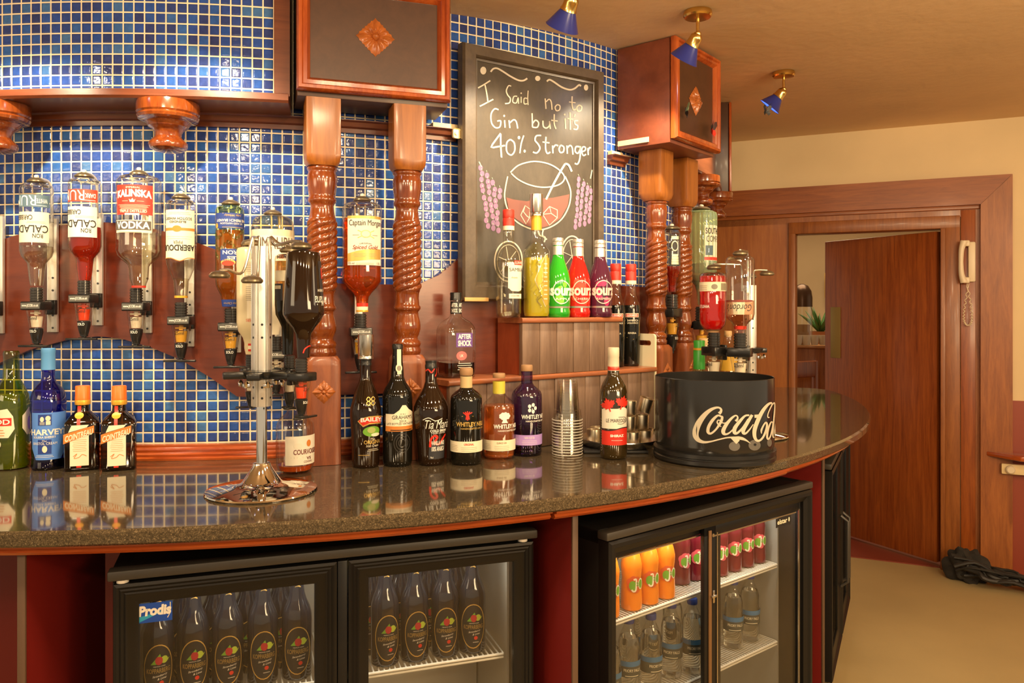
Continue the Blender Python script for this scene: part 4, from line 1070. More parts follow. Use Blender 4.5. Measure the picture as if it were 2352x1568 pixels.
def luxa(px, d, label, top, turn):
    B = Bottle('spirit_bottle', label, 'bottle', px, [(top, 11.5), (top + 44, 12), (top + 66, 12.5), (top + 78, 16), (top + 90, 21), (top + 102, 22.5), (top + 160, 22), (top + 222, 20), (top + 228, 19)], d=d, zb=Z1, look=turn, group='red-capped black liqueur bottles on the lower step')
    B.body(G_CLEAR, top + 40, top + 140, name='glass_neck'); B.body(M_DARKGL, top + 92); B.cap(M_RED, [(top + 37, 12.6), (top + 18, 12.6), (top + 17, 12), (top + 15, 12.6), (top + 2, 12.6), (top, 11.5)]); B.cap(M_CREAM, [(top + 45, 12.6), (top + 37, 12.6)], 'cap_band')
    D = B.decal(); B.turn = turn
    B.rect(D, px - 11, px + 17, top + 110, top + 119, M_CREAM, 0); B.rect(D, px - 10, px + 16, top + 111, top + 118, M_RED, 1); B.text(D, 'LUXARDO', px - 8, px + 14, top + 112, top + 117, M_WHITE, 2, bold=.02)
    B.text(D, 'SAMBUCA', px - 8, px + 16, top + 124, top + 128, M_CREAM, 0); B.text(D, 'LIQUORICE', px - 8, px + 16, top + 130, top + 134, M_CREAM, 0); B.stroke(D, [(px - 9, top + 122), (px + 19, top + 126), (px + 18, top + 160), (px + 6, top + 168), (px - 9, top + 164)], 1, M_GOLD, 0, 1); B.text(D, 'RIVERA', px - 6, px + 12, top + 152, top + 156, M_CREAM, 0)
    D.build('front_label', B.r)
luxa(1414, 2.74, 'red-capped dark liqueur bottle on the lower step, half hidden by the upper step', 606, .25)
luxa(1449, 2.785, 'red-capped black liqueur bottle at the right end of the lower step by the column', 607, .1)

# ---------------------------------------------------------------- stack of upturned plastic cups
def cup_proto(name, label, group, loc):
    r = empty(name, loc, 0, label, 'cup', group)
    b = MB(); b.lathe([(.0435, .0006), (.0442, .0012), (.0430, .003), (.0422, .005), (.0400, .03), (.0355, .032), (.029, .118), (.0285, .121), (0, .1215)], 40, close=False)
    b.build('cup_wall', G_PLASTIC, r)
    b = MB(); b.tube([(.0444 * cos(q), .0444 * sin(q), .002) for q in [2 * pi * i / 40 for i in range(40)]], .0012, 8, closed=True)
    b.build('rolled_rim', paint('frosted_rim_plastic', (.70, .66, .56), .25), r)
    return r
ORD = ['first', 'second', 'third', 'fourth', 'fifth', 'sixth', 'seventh', 'eighth', 'ninth', 'tenth', 'eleventh', 'twelfth', 'thirteenth', 'fourteenth', 'fifteenth', 'sixteenth']
cd = 2.30; cx_ = (1303 - HX) / F * cd
c0 = cup_proto('plastic_cup', 'clear plastic cup, lowest of the upturned stack beside the wine bottle', 'upturned stack of clear plastic cups', (cx_, cd, ZC + .0006))
NC = 13
for i in range(1, NC):
    c = copy_tree(c0); c.location = (cx_ + rng.uniform(-.0001, .0001), cd, ZC + .0006 + .0083 * i)
    c['label'] = f'clear plastic cup, {ORD[i]} from the bottom of the upturned stack' if i < NC - 1 else 'clear plastic cup on top of the upturned stack, its whole wall showing'

# ---------------------------------------------------------------- steel measures on a round tray
tx, ty = .331, 2.42
t = empty('round_tray', (tx, ty, ZC + .0078), 0, 'round steel tray of spirit measures behind the wine bottle', 'tray')
b = MB(); b.lathe([(0, .006), (.108, .006), (.116, .010), (.123, .022), (.1255, .0235), (.126, .021), (.119, .006), (.112, .0005), (0, .0005)], 56, close=False); b.build('tray_dish', M_STEEL, t)
M_MEASURE = paint('spirit_measure_steel', (.82, .72, .54), .32, 1.0)
def measure(loc, label, tilt=None):
    r = empty('spirit_measure', loc, 0, label, 'measure', 'steel spirit measures heaped on the tray')
    if tilt: r.rotation_euler = tilt
    return r
m0 = measure((tx, ty, ZC + .0066), 'm')
b = MB(); b.lathe([(0, .002), (.0195, .002), (.0208, .043), (.0222, .0435), (.0225, .0425), (.0212, .002), (.0205, .0), (0, .0)], 28, close=False); b.build('measure_wall', M_MEASURE, m0)
ZM = ZC + .0078 + .0064
MS = [(-.080, -.020, 0, 'leftmost steel spirit measure on the tray, between the cups and wine bottle'), (-.064, .027, 0, 'steel spirit measure standing behind the leftmost one on the tray'),
      (-.015, -.055, 0, 'steel spirit measure on the tray hidden low behind the wine bottle'), (-.020, .004, 0, 'steel spirit measure in the middle of the tray behind the wine bottle'),
      (.028, -.076, 0, 'front steel spirit measure on the tray just right of the wine bottle'), (.070, -.045, 0, 'second front steel spirit measure on the tray, right of the wine bottle'),
      (.0835, .002, 0, 'steel spirit measure on the tray half hidden by the black bucket'), (.022, -.028, 0, 'steel spirit measure under the heap at the centre of the tray'),
      (.020, -.055, 1, 'steel spirit measure in the second layer beside the wine bottle label'), (.066, -.022, 1, 'steel spirit measure in the second layer near the black bucket'), (.010, -.008, 1, 'steel spirit measure at the back of the second layer of the heap'),
      (.026, -.034, 2, 'steel spirit measure crowning the heap, upright beside the wine bottle'), (.073, -.012, 3, 'tilted steel spirit measure at the top right of the heap')]
for i, (dx, dy, lay, lab) in enumerate(MS):
    m = m0 if i == 0 else copy_tree(m0); m.location = (tx + dx, ty + dy, ZM + .0442 * min(lay, 2) + (.008 if lay == 3 else 0)); m['label'] = lab
    if lay == 3: m.rotation_euler = (.1, .28, 0)
b = MB(); b.box((0, 0, .0035), (.19, .13, .007), .001)
for i in range(18): b.box((-.086 + i * .0101, 0, .0070), (.005, .126, .0008))
mt = b.build('bar_mat', M_BLACKM); mt.location = (.307, 2.372, ZC + .0003)
tag(mt, 'black ribbed rubber bar mat beside the cups and the round tray', 'mat')

# ---------------------------------------------------------------- black bucket
bd = 2.255; bx = (1639.5 - HX) / F * bd; br = .1665
bk = empty('drinks_bucket', (bx, bd, ZC + .0004), 0, 'round black bucket with large white script lettering near the right end of the counter', 'bucket')
b = MB(); b.lathe([(0, .0005), (br + .002, .0005), (br + .005, .004), (br + .005, .013), (br + .0015, .016), (br + .0015, .019), (br + .0045, .021), (br + .0045, .031), (br - .006, .033), (0, .033)], 72, close=False); b.build('base_ring', M_BLACK, bk)
M_BUCKET = paint('glossy_black_plastic', (.016, .015, .014), .16, spec=.6)
zt_ = .2318
b = MB(); b.lathe([(br - .006, .030), (br - .001, .042), (br, .05), (br, zt_), (br - .0015, zt_ + .001), (br - .003, zt_), (br - .004, .05), (0, .045)], 96, close=False); b.build('bucket_wall', M_BUCKET, bk)
phc = atan2(-bx, bd)
def bmap(u, v, off):                       # u, v: pixels of a 6.03x view whose origin is (1490, 830)
    px = 1490 + u / 6.03; py = 830 - v / 6.03
    p = (px - 1638) / 133.5; q = max(-1, min(1, p)); a = phc + asin(q) + (p - q)
    r = br + off
    ds = bd - br * cos(a) ; zz_ = (ZE - ZC) + (HY - py) / F * ds
    return (r * sin(a), -r * cos(a), zz_)
D = Decal(bmap, .00016)
W_ = P('worn_white_lettering', (.50, .44, .33), .45)
def st(pts, w, layer=0, closed=False): D.stroke([(x, -y) for x, y in pts], w, W_, layer, closed, 7)
st([(958, 722), (978, 700), (984, 665), (955, 640), (905, 645), (840, 680), (770, 750), (705, 850), (668, 950), (665, 1030), (700, 1090), (770, 1118), (860, 1108), (960, 1080), (1060, 1056), (1150, 1052)],
   [44, 36, 26, 24, 32, 46, 62, 78, 82, 74, 54, 34, 20, 18, 18, 24])
st([(1140, 1054), (1200, 1060), (1250, 1070), (1300, 1095), (1352, 1136)], [22, 46, 40, 22, 3], 1); D.poly([(1100, -1060), (1172, -1143), (1215, -1095), (1190, -1052)], W_, 2)
def o_(cx, cy, w=40): 
    pts = [(cx + 78, cy - 118), (cx + 35, cy - 130), (cx - 25, cy - 70), (cx - 75, cy + 20), (cx - 85, cy + 95), (cx - 50, cy + 118), (cx + 15, cy + 60), (cx + 75, cy - 40), (cx + 92, cy - 105)]
    st(pts, [22, 26, 40, w, w, 28, 24, 36, 30], 1, True)
o_(905, 880); st([(985, 905), (955, 880), (935, 845), (945, 815), (975, 820), (1000, 850), (1040, 850), (1090, 800)], [8, 16, 18, 14, 14, 14, 14, 12], 2)
st([(1165, 828), (1185, 800), (1188, 765), (1160, 750), (1110, 790), (1050, 870), (1012, 950), (1015, 995), (1045, 1008), (1090, 985), (1140, 930)], [36, 26, 18, 20, 32, 44, 50, 44, 26, 20, 14], 3)
st([(1335, 745), (1280, 755), (1215, 830), (1155, 920), (1150, 985), (1185, 990), (1250, 920), (1320, 800)], [22, 26, 40, 50, 46, 30, 24, 20], 4); st([(1370, 740), (1310, 850), (1262, 945), (1262, 990), (1290, 995), (1340, 940), (1385, 870)], [36, 44, 48, 42, 26, 18, 10], 5)
st([(1400, 760), (1460, 756)], 44, 6)
st([(1600, 775), (1575, 770), (1580, 720), (1610, 650), (1635, 600), (1625, 575), (1575, 600), (1510, 680), (1450, 800), (1405, 930), (1400, 1030), (1425, 1090), (1465, 1095), (1510, 1050), (1550, 960), (1565, 880), (1550, 845), (1520, 880), (1490, 950), (1490, 1000)], [14, 16, 16, 16, 20, 24, 36, 48, 54, 54, 46, 34, 28, 28, 32, 30, 22, 22, 26, 8], 7)
st([(1640, 840), (1615, 850), (1580, 940), (1565, 1040), (1580, 1075), (1610, 1040), (1635, 950), (1648, 870)], [16, 20, 26, 28, 24, 20, 22, 18], 8, True)
st([(1672, 1050), (1650, 1040), (1650, 950), (1665, 780), (1682, 620), (1668, 575), (1640, 600)], [12, 22, 24, 24, 26, 22, 10], 9); st([(1700, 1060), (1680, 980), (1700, 860), (1725, 780)], [20, 26, 26, 20], 10)
D.build('script_lettering', bk)
D = Decal(bmap, .0003); G_ = P('faded_sticker', (.10, .09, .075), .5)
D.oval(1405, -1160, 78, 74, G_, 0); D.oval(1150, -1175, 70, 65, G_, 0); D.oval(1605, -1125, 34, 55, G_, 0); D.oval(1410, -1152, 18, 18, M_BLACK, 1); D.build('sticker_marks', bk)

# ---------------------------------------------------------------- things between the shelf and the bucket
_bx, _by = PL.pt(.853 + .0115, .066)
cb = empty('chopping_board', (_bx, _by, ZC), RZS + pi / 2, 'cream plastic chopping board with handle slot, leaning by the far columns', 'board')
w_, h_ = .116, .337
def rr(cx, cz, w, h, r, n=6):
    return [(cx + sx * (w / 2 - r) + r * cos(a0 + pi / 2 * i / n), cz + sz * (h / 2 - r) + r * sin(a0 + pi / 2 * i / n)) for sx, sz, a0 in ((1, 1, 0), (-1, 1, pi / 2), (-1, -1, pi), (1, -1, 3 * pi / 2)) for i in range(n + 1)]
o1 = rr(0, h_ / 2 + .0006, w_, h_, .012); o2 = rr(-.005, h_ - .032, .07, .018, .0088)
bm = bmesh.new(); e = []
for o in (o1, o2):
    vs = [bm.verts.new((x, 0, z)) for x, z in o]
    e += [bm.edges.new((vs[i], vs[(i + 1) % len(vs)])) for i in range(len(vs))]
bmesh.ops.triangle_fill(bm, edges=e, use_beauty=True)
r_ = bmesh.ops.extrude_face_region(bm, geom=list(bm.faces))
for v in r_['geom']:
    if isinstance(v, bmesh.types.BMVert): v.co.y = -.009
bmesh.ops.recalc_face_normals(bm, faces=list(bm.faces))
b = MB(); b.bm(bm); b.build('board_slab', paint('cream_plastic', (.80, .70, .46), .45), cb)
# two glass-like cup stacks and small bottles behind the bucket
gd = 2.62; gx = (1566 - HX) / F * gd
g0 = copy_tree(c0); g0.location = (gx, gd, ZC + .0006); g0['label'] = 'clear plastic cup, lowest of the upturned stack behind the bucket'; g0['group'] = 'cups stacked behind the bucket'
for i in range(1, 9):
    c = copy_tree(c0); c.location = (gx, gd, ZC + .0006 + .0083 * i); c['group'] = 'cups stacked behind the bucket'
    c['label'] = f'clear plastic cup, {ORD[i]} from the bottom of the stack behind the bucket' if i < 8 else 'clear plastic cup on top of the stack behind the bucket'
B = Bottle('syrup_bottle', 'green-capped green bottle poking up behind the black bucket', 'bottle', 1606, [(782, 13), (806, 13), (812, 13), (850, 13), (858, 18), (866, 24), (880, 26), (985, 26), (992, 24)], d=2.72, zb=ZC, look=0)
B.body(G_LGREEN, 806); B.cap(P('bright_green_cap', (.04, .32, .03), .35), [(848, 13.4), (800, 13.4), (798, 12), (784, 13), (782, 12)]); B.cap(C_YELLOWCAP, [(804, 13.8), (799, 13.8)], 'cap_ring')
B = Bottle('spirit_bottle', 'cork-topped clear bottle behind the green-capped bottle', 'bottle', 1618, [(776, 11), (800, 12), (812, 15), (825, 24), (838, 28), (960, 28), (968, 26)], d=2.95, zb=ZC, look=0)
B.body(G_CLEAR, 792); B.cap(P('pale_cork', (.62, .40, .18), .6), [(796, 10), (790, 13), (780, 13), (777, 12)], 'stopper')
B = Bottle('spirit_bottle', 'squat cork-topped bottle with yellow label seen between the hanging red and clear bottles', 'bottle', 1672, [(764, 8), (775, 9), (790, 12), (802, 20), (815, 25), (950, 25), (960, 24)], d=3.05, zb=ZC, look=0)
B.body(G_CLEAR, 770); B.liq(L_AMBER, 850); B.cap(P('pale_cork', (0, 0, 0)), [(774, 7), (770, 9), (762, 9), (760, 8)], 'stopper'); D = B.decal(); B.rect(D, 1655, 1692, 815, 850, P('mustard_label', (0, 0, 0)), 0); D.build('front_label', B.r)
# ---------------------------------------------------------------- bottle optics on the wall
M_SHINYBLK = paint('glossy_black_collar', (.03, .026, .022), .12, spec=.6)
M_KNOB = paint('bronze_clamp_knob', (.22, .17, .10), .3, .7)
M_BLK2 = paint('black_moulding', (.014, .013, .012), .22)
F_CREAM = paint('cream_measure_fill', (.72, .62, .46), .4); F_AMBER = paint('amber_measure_fill', (.78, .40, .04), .3); F_RED = paint('red_measure_fill', (.70, .05, .01), .3)
def optic(root, o, k, fill, web=True, rz=0.0, arm=0.06, lever=True):
    """o: centre of the bracket block in the root's space; k: metres per photograph pixel"""
    T = Matrix.Translation(Vector(o)) @ Matrix.Rotation(rz, 4, 'Z')
    b = MB(); b.box((0, -.002, 0), (50 * k, .046, 20 * k), .003, M=T); b.box((0, .022 + arm / 2, .0), (22 * k, arm, 15 * k), .002, M=T); b.box((.004, .018 + arm, -.004), (26 * k, .012, 34 * k), .002, M=T)
    br = b.build('bracket', M_BLK2, root)
    if web:
        D = Decal(lambda u, v, off: T @ Vector((u * k, -.0252 - off, v * k)), .0003)
        D.rect(-23, 23, -6.5, 6.5, paint('bracket_print_plate', (.09, .085, .07), .4), 0, 2); D.text('www.JCCBS.co.uk', -20, 20, -3.6, 3.8, M_WHITE, 1, bold=.01); D.build('printed_plate', br)
    b = MB(); pr = [(11 * k, 10 * k)]
    for i in range(5): pr += [(14 * k, (11 + i * 6.2) * k), (14 * k, (14 + i * 6.2) * k), (12.5 * k, (15 + i * 6.2) * k), (12.5 * k, (17 + i * 6.2) * k)]
    b.lathe(pr, 26, M=T); b.build('ribbed_stopper', M_SHINYBLK, root)
    b = MB(); b.lathe([(22 * k, -10 * k), (21 * k, -12 * k), (14.5 * k, -50 * k), (13 * k, -52 * k)], 30, M=T, close=False); ch = b.build('measure_chamber', G_PLASTIC, root)
    b = MB(); b.lathe([(0, -49 * k), (10.5 * k, -49 * k), (13 * k, -26 * k), (13 * k, -24 * k), (0, -24 * k)], 24, M=T, close=False); b.lathe([(0, -22 * k), (5 * k, -22 * k), (5 * k, -11 * k), (0, -11 * k)], 12, M=T, close=False); b.box((0, -.004, -17 * k), (24 * k, .003, 3 * k), M=T); b.build('chamber_fill', fill, ch)
    D = Decal(lambda u, v, off: T @ Vector(((17 * k + off) * sin(u / 17), -(17 * k + off) * cos(u / 17), v * k)), .0006); D.text('25ml', -10, 11, -32, -24, M_INK, 0, bold=.01); D.build('printed_volume', ch)
    b = MB(); b.lathe([(13 * k, -51 * k), (14.5 * k, -53 * k), (13.5 * k, -62 * k), (10 * k, -78 * k), (8.5 * k, -82 * k), (8.5 * k, -86 * k), (5 * k, -87 * k), (5 * k, -93 * k), (0, -93 * k)], 26, M=T); sp = b.build('spout', M_BLK2, root)
    D = Decal(lambda u, v, off: T @ Vector(((14 * k + off) * sin(u / 14), -(14 * k + off) * cos(u / 14), v * k)), .0006); D.text('SOLO', -8, 8, -61, -55, M_WHITE, 0, bold=.01); D.build('printed_word', sp)
    if lever:
        b = MB(); b.box((0, -.012, -92 * k), (72 * k, .010, 5 * k), .002, M=T); b.box((0, 0, -91 * k), (14 * k, .03, 6 * k), .002, M=T); b.build('lever', M_BLK2, root)
    return br
def wall_optic(px, R, yb, ytop, fill, label, rail=True, xb=None, web=True, railtop=None, lever=True):
    """optic with rail and top clamp; px: column of the block; ytop: row of the clamp, xb: bottle column"""
    x, y = ray_R(px, R); k = y / F; ph = phi_of(x, y); zb = zof(yb, y)
    r = empty('optic_dispenser', (x, y, zb), radians(ph), label, 'optic', 'wall optics holding upside-down bottles')
    back = R - 2.0752
    optic(r, (0, 0, 0), k, fill, web, 0, back - .035, lever)
    if rail:
        z1 = (yb - (railtop or (ytop + 75))) * k; z0 = -62 * k
        b = MB(); b.box((.004, back - .006, (z0 + z1) / 2), (.024, .010, z1 - z0), .001); b.box((-.006, back - .010, (z0 + z1) / 2), (.004, .016, z1 - z0), .0008)
        rl = b.build('rail', M_ALU, r)
        b = MB()
        for j in range(5): b.cyl((.005, back - .0115, z0 + .012 + j * .035), .003, .001, 10, M=Matrix.Translation((.005, back - .0115, z0 + .012 + j * .035)) @ Matrix.Rotation(pi / 2, 4, 'X') @ Matrix.Translation((-.005, -(back - .0115), -(z0 + .012 + j * .035))))
        b.build('screw_hole', M_BLACK, rl)
        zc = (yb - ytop) * k; xo = ((xb or px) - px) * k
        pts, _ = spline([(.004, back - .012, z1 - .01), (.004, back - .014, z1 + .03), (.004, back - .016, zc - .004), (xo * .6, back * .55, zc + .014), (xo, 0, zc + .012)], 1, 5)
        b = MB(); b.tube(pts, .004, 8); b.build('clamp_arm', M_ALU, r)
        b = MB(); b.lathe([(0, .0005), (18 * k, .0005), (20.5 * k, .003), (20 * k, .006), (14 * k, .012), (7 * k, .0155), (0, .016)], 26, M=Matrix.Translation((xo, 0, zc)), close=False); kn = b.build('clamp_knob', M_KNOB, r)
        b = MB(); b.lathe([(0, .0155), (5 * k, .0155), (5 * k, .021), (3 * k, .023), (0, .023)], 12, M=Matrix.Translation((xo, 0, zc)), close=False); b.build('knob_tip', C_PAPERW, kn)
    return r
def hung(label, px, R, prof, look=0.0, sq=2.0, **k):
    x, y = ray_R(px, R)
    return Bottle('spirit_bottle', label, 'bottle', px, prof, d=y, hang=True, look=look, sq=sq, **k)
RB = 2.145
# --- far left: rail cut by the frame edge
wall_optic(-46, RB, 705, 415, F_CREAM, 'wall optic cut off by the left edge with its curved bracket arm showing')
# --- the white rum
def rum(px, oy, label, liq, y_l, strip, stext, lab, bw=0):
    B = hung(label, px, RB, [(411 + oy, 0), (412 + oy, 24), (416 + oy, 32), (423 + oy, 34.5), (566 + oy, 34.5), (578 + oy, 31), (587 + oy, 24), (594 + oy, 19), (606 + oy, 17.5), (628 + oy, 15.5), (645 + oy, 13)], group='upside-down rum bottles', look=-.15)
    B.body(G_CLEAR); B.liq(liq, y_l, kr=.95)
    D = B.decal(); B.turn = -.15; x = px
    D.rows([(-y, B._rel(x - 36, 460 + oy), B._rel(x + 25, 460 + oy)) for y in (468 + oy, 455 + oy, 440 + oy)], strip, 0, 16)
    B.text(D, 'RUM', x - 46, x - 1, 442 + oy, 465 + oy, M_WHITE, 1, rot=True, bold=.02); B.text(D, stext, x, x + 21, 449 + oy, 459 + oy, M_WHITE, 1, rot=True, bold=.02); B.bars(D, x - 10, x + 22, 461 + oy, 465 + oy, 1, M_WHITE, 1)
    B.rect(D, x - 36, x + 24, 479 + oy, 548 + oy, lab, 0); B.text(D, 'CARIBBEAN', x - 48, x - 8, 486 + oy, 497 + oy, M_INK, 1, rot=True, bold=.01); B.bars(D, x - 22, x + 20, 498 + oy, 504 + oy, 2, M_INK, 1, .3)
    B.text(D, 'CALADO', x - 48, x + 22, 509 + oy, 526 + oy, M_INK, 1, rot=True, bold=.01); B.text(D, 'RON', x - 8, x + 12, 528 + oy, 538 + oy, M_INK, 1, rot=True, bold=.01); D.build('front_label', B.r)
    return B
rum(84, 11, 'upside-down white rum bottle with slate strip and cream label, leftmost of the hanging bottles', L_CLEAR, 566, C_SLATE, 'WHITE', M_CREAM)
rum(195, -1, 'upside-down dark rum bottle with red strip and white label over red-brown liquid', L_DARKRUM, 522, C_REDPAPER, 'DARK', C_PAPERW)
wall_optic(84, RB, 702, 411 + 10, F_CREAM, 'wall optic with cream fill under the white rum bottle'); wall_optic(193, RB, 686, 409, F_RED, 'wall optic with red-amber fill under the dark rum bottle')
# --- vodka
B = hung('large clear vodka bottle hanging upside down with upright red label', 319, RB + .015, [(403, 0), (404, 30), (408, 41), (416, 47), (428, 48), (560, 47.5), (576, 48), (588, 44), (598, 35), (606, 25), (612, 21.5), (640, 20), (652, 16), (660.5, 14)], look=-.2)
B.body(G_CLEAR); B.liq(L_CLEAR, 536, kr=.96); B.cap(M_RED, [(660.5, 15), (656, 15)], 'neck_ring')
D = B.decal(); B.turn = -.2
D.rows([(-y, B._rel(275, 460), B._rel(347, 460)) for y in (498, 480, 455, 435, 431)], M_RED, 0, 16)
B.text(D, 'IMPERIAL', 293, 322, 435, 439, M_CREAM, 1); B.text(D, 'KALINSKA', 277, 345, 444, 461, M_WHITE, 1, bold=.045, arch=3); B.poly(D, [(301, 470), (299, 463), (303, 466), (306, 461), (309, 466), (312, 463), (310, 470)], M_CREAM, 1); B.bars(D, 285, 298, 466, 468, 1, M_CREAM, 1, .7); B.bars(D, 314, 330, 466, 468, 1, M_CREAM, 1, .7)
B.bars(D, 278, 342, 474, 486, 5, M_CREAM, 1, .35); B.text(D, 'TRIPLE DISTILLED', 281, 335, 487, 493, M_CREAM, 1, bold=.02); B.rect(D, 291, 320, 495, 499, M_CREAM, 2)
B.rect(D, 272, 345, 510, 538, M_CREAM, 0); B.rect(D, 273, 344, 511.5, 532, P('grey_brown_print', (.09, .075, .06)), 1); B.text(D, 'VODKA', 276, 341, 513, 530, M_WHITE, 2, bold=.03); B.bars(D, 276, 330, 534, 537, 1, M_INK, 1); D.build('front_label', B.r)
wall_optic(313, RB, 704, 404, F_CREAM, 'wall optic with cream fill under the large vodka bottle', xb=319)
# --- scotch
B = hung('upside-down scotch bottle with a long cream and brown label', 416, RB, [(458, 0), (459, 22), (463, 30), (471, 33), (596, 33), (612, 30), (625, 25), (637, 20), (646, 16.5), (668, 15), (684, 13)], look=-.12)
B.body(G_CLEAR); B.liq(L_CLEAR, 640, kr=.9); B.cap(C_YELLOWCAP, [(684, 14.5), (679, 14.5)], 'neck_ring')
D = B.decal(); B.turn = -.12; x = 415
B.rect(D, x - 33, x + 29, 485, 595, M_CREAM, 0, nv=3); B.poly(D, [(x - 30, 595), (x - 20, 594), (x - 2, 601), (x + 14, 594), (x + 26, 594)], M_CREAM, 0); B.rect(D, x - 33, x + 29, 526, 532, C_ORPRINT, 1); B.oval(D, x - 8, 528, 10, 7, C_ORPRINT, 1)
B.stroke(D, [(x - 33, 485), (x + 29, 485)], 1.4, C_ORPRINT, 1, 3); B.stroke(D, [(x - 33, 595), (x - 20, 594), (x - 2, 601), (x + 14, 594), (x + 29, 595)], 1.6, C_ORPRINT, 1, 3)
B.bars(D, x - 28, x + 24, 488, 495, 2, M_INK, 1, .3); B.text(D, 'SCOTCH WHISKY', x - 31, x + 23, 502, 508, M_INK, 1, rot=True, bold=.02); B.text(D, 'BLENDED', x - 23, x + 11, 510, 515, M_INK, 1, rot=True, bold=.02)
B.bars(D, x - 30, x + 25, 541, 551, 2, M_INK, 1, .2); B.text(D, 'PIPER', x - 15, x + 4, 555, 562, M_INK, 1, rot=True); B.text(D, 'ABERDOUR', x - 38, x + 28, 564, 578, M_INK, 1, rot=True, bold=.03); D.build('front_label', B.r)
wall_optic(416, RB, 736, 458, F_AMBER, 'wall optic with amber fill under the scotch bottle')
# --- brandy
B = hung('upside-down embossed brandy bottle with dark blue labels, left of the optic stand', 528, RB, [(472, 0), (473, 20), (477, 28), (484, 31.5), (640, 31.5), (656, 30), (668, 25), (678, 20), (690, 18), (704, 16), (704.5, 13)], look=-.1)
B.body(G_LGREEN, name='glass_body'); B.liq(L_BRANDY, 530, kr=.95)
D = B.decal(); B.turn = -.1; x = 528
B.rect(D, x - 31, x + 34, 492, 527, C_NAVY, 0); B.stroke(D, [(x - 31, 493), (x + 34, 493)], 1.2, M_GOLD, 1, 3); B.text(D, 'Jules Whisky', x - 12, x + 24, 494, 500, M_GOLD, 1, rot=True, shear=.3); B.text(D, 'FINE FRENCH BRANDY', x - 27, x + 34, 506, 512, M_WHITE, 1, rot=True, bold=.02); B.text(D, 'XO AGED NAPOLEON', x - 20, x + 26, 514, 518, M_WHITE, 1, rot=True); B.oval(D, x - 27, 521, 4, 6, C_YELLOWCAP, 1); B.bars(D, x - 18, x + 28, 521, 525, 1, M_GOLD, 1)
D.build('upper_label', B.r); D = B.decal(); B.turn = -.1
B.rect(D, x - 20, x + 34, 573, 600, C_NAVY, 0); B.stroke(D, [(x - 20, 573), (x + 34, 573)], 1.4, M_GOLD, 1, 3); B.text(D, 'CLAIRON', x - 15, x + 40, 577, 586, M_WHITE, 1, rot=True, bold=.02); B.text(D, 'JULES', x - 6, x + 32, 588, 597, M_WHITE, 1, rot=True, bold=.02); B.oval(D, x - 4, 604, 16, 8, M_GOLD, 0); B.oval(D, x - 4, 606, 14, 6, C_REDPAPER, 1); D.build('front_label', B.r)
b = MB()
for i in range(26):
    a = -1.2 + .22 * (i % 12) + .05 * (i // 12); y_ = 540 + 26 * (i // 12) + 8 * sin(i); r_ = B.R(y_)
    b.tube([((r_) * sin(a + .07 * cos(q)), -(r_) * cos(a + .07 * cos(q)), B.z(y_) + .005 * sin(q)) for q in [2 * pi * j / 8 for j in range(8)]], .0012, 5, closed=True)
b.build('embossing', G_LGREEN, B.r)
D = B.decal(lift=.0009); B.rect(D, x - 40, x + 40, 688, 704, C_NAVY, 0); B.text(D, 'Jules Clairon', x - 12, x + 15, 693, 699, M_GOLD, 1, rot=True, shear=.2); D.build('neck_label', B.r)
wall_optic(530, RB, 750, 472, F_AMBER, 'wall optic with amber fill under the embossed brandy bottle')
# --- frosted coconut rum
B = hung('large frosted white rum bottle hanging upside down behind the optic stand', 627, RB + .01, [(495, 0), (496, 26), (500, 38), (508, 44), (522, 47), (545, 48), (690, 47), (712, 44), (728, 34), (740, 24), (752, 17), (768, 14)], look=.1)
B.body(thin_glass('frosted_glass', (.90, .84, .66), (.6, .55, .4), .9), 495, 545, 'glass_base'); B.body(paint('frosted_white', (.84, .78, .60), .35), 530)
D = B.decal(); B.turn = .1; B.text(D, 'MALIBU', 604, 668, 548, 575, P('dark_brown_print', (.10, .05, .03)), 1, rot=False, bold=.02); D.build('front_print', B.r)
wall_optic(634, RB, 814, 495, F_CREAM, 'wall optic half hidden behind the optic stand and the dark bottles', xb=627)
# --- spiced gold
B = hung('large spiced rum bottle hanging upside down between the front columns, upright cream label', 832, RB + .02, [(465, 0), (466, 30), (470, 40), (477, 44), (486, 45), (630, 45), (646, 44), (660, 34), (672, 22), (682, 15), (694, 13.5), (712, 12.5), (716, 12)], look=.12)
B.body(G_CLEAR); B.liq(L_SPICED, 503, kr=.96); B.cap(C_YELLOWCAP, [(716, 14), (712, 14)], 'neck_ring')
D = B.decal(); B.turn = .12; x = 836
B.rect(D, 800, 873, 500, 611, C_PAPERW, 0, nv=3); B.rect(D, 800, 873, 500, 506, M_GOLD, 1); B.poly(D, [(800, 585), (826, 578), (850, 574), (872, 574), (872, 597), (850, 598), (826, 601), (800, 603)], M_GOLD, 1)
B.text(D, 'Captain Morgan', 804, 872, 509, 526, M_INK, 2, bold=.02); B.text(D, 'ORIGINAL', 826, 853, 562, 565, M_INK, 2, arch=1.5); B.text(D, 'Spiced Gold', 811, 866, 566, 578, P('maroon_print', (.30, .04, .02)), 2, shear=.3, bold=.01)
B.bars(D, 811, 863, 582, 592, 3, M_INK, 2, .3); B.text(D, '35% vol', 801, 815, 604, 609, M_INK, 2); B.text(D, '1.5L', 864, 870, 604, 609, M_INK, 2); B.bars(D, 818, 858, 604, 610, 2, C_ORPRINT, 2, .3)
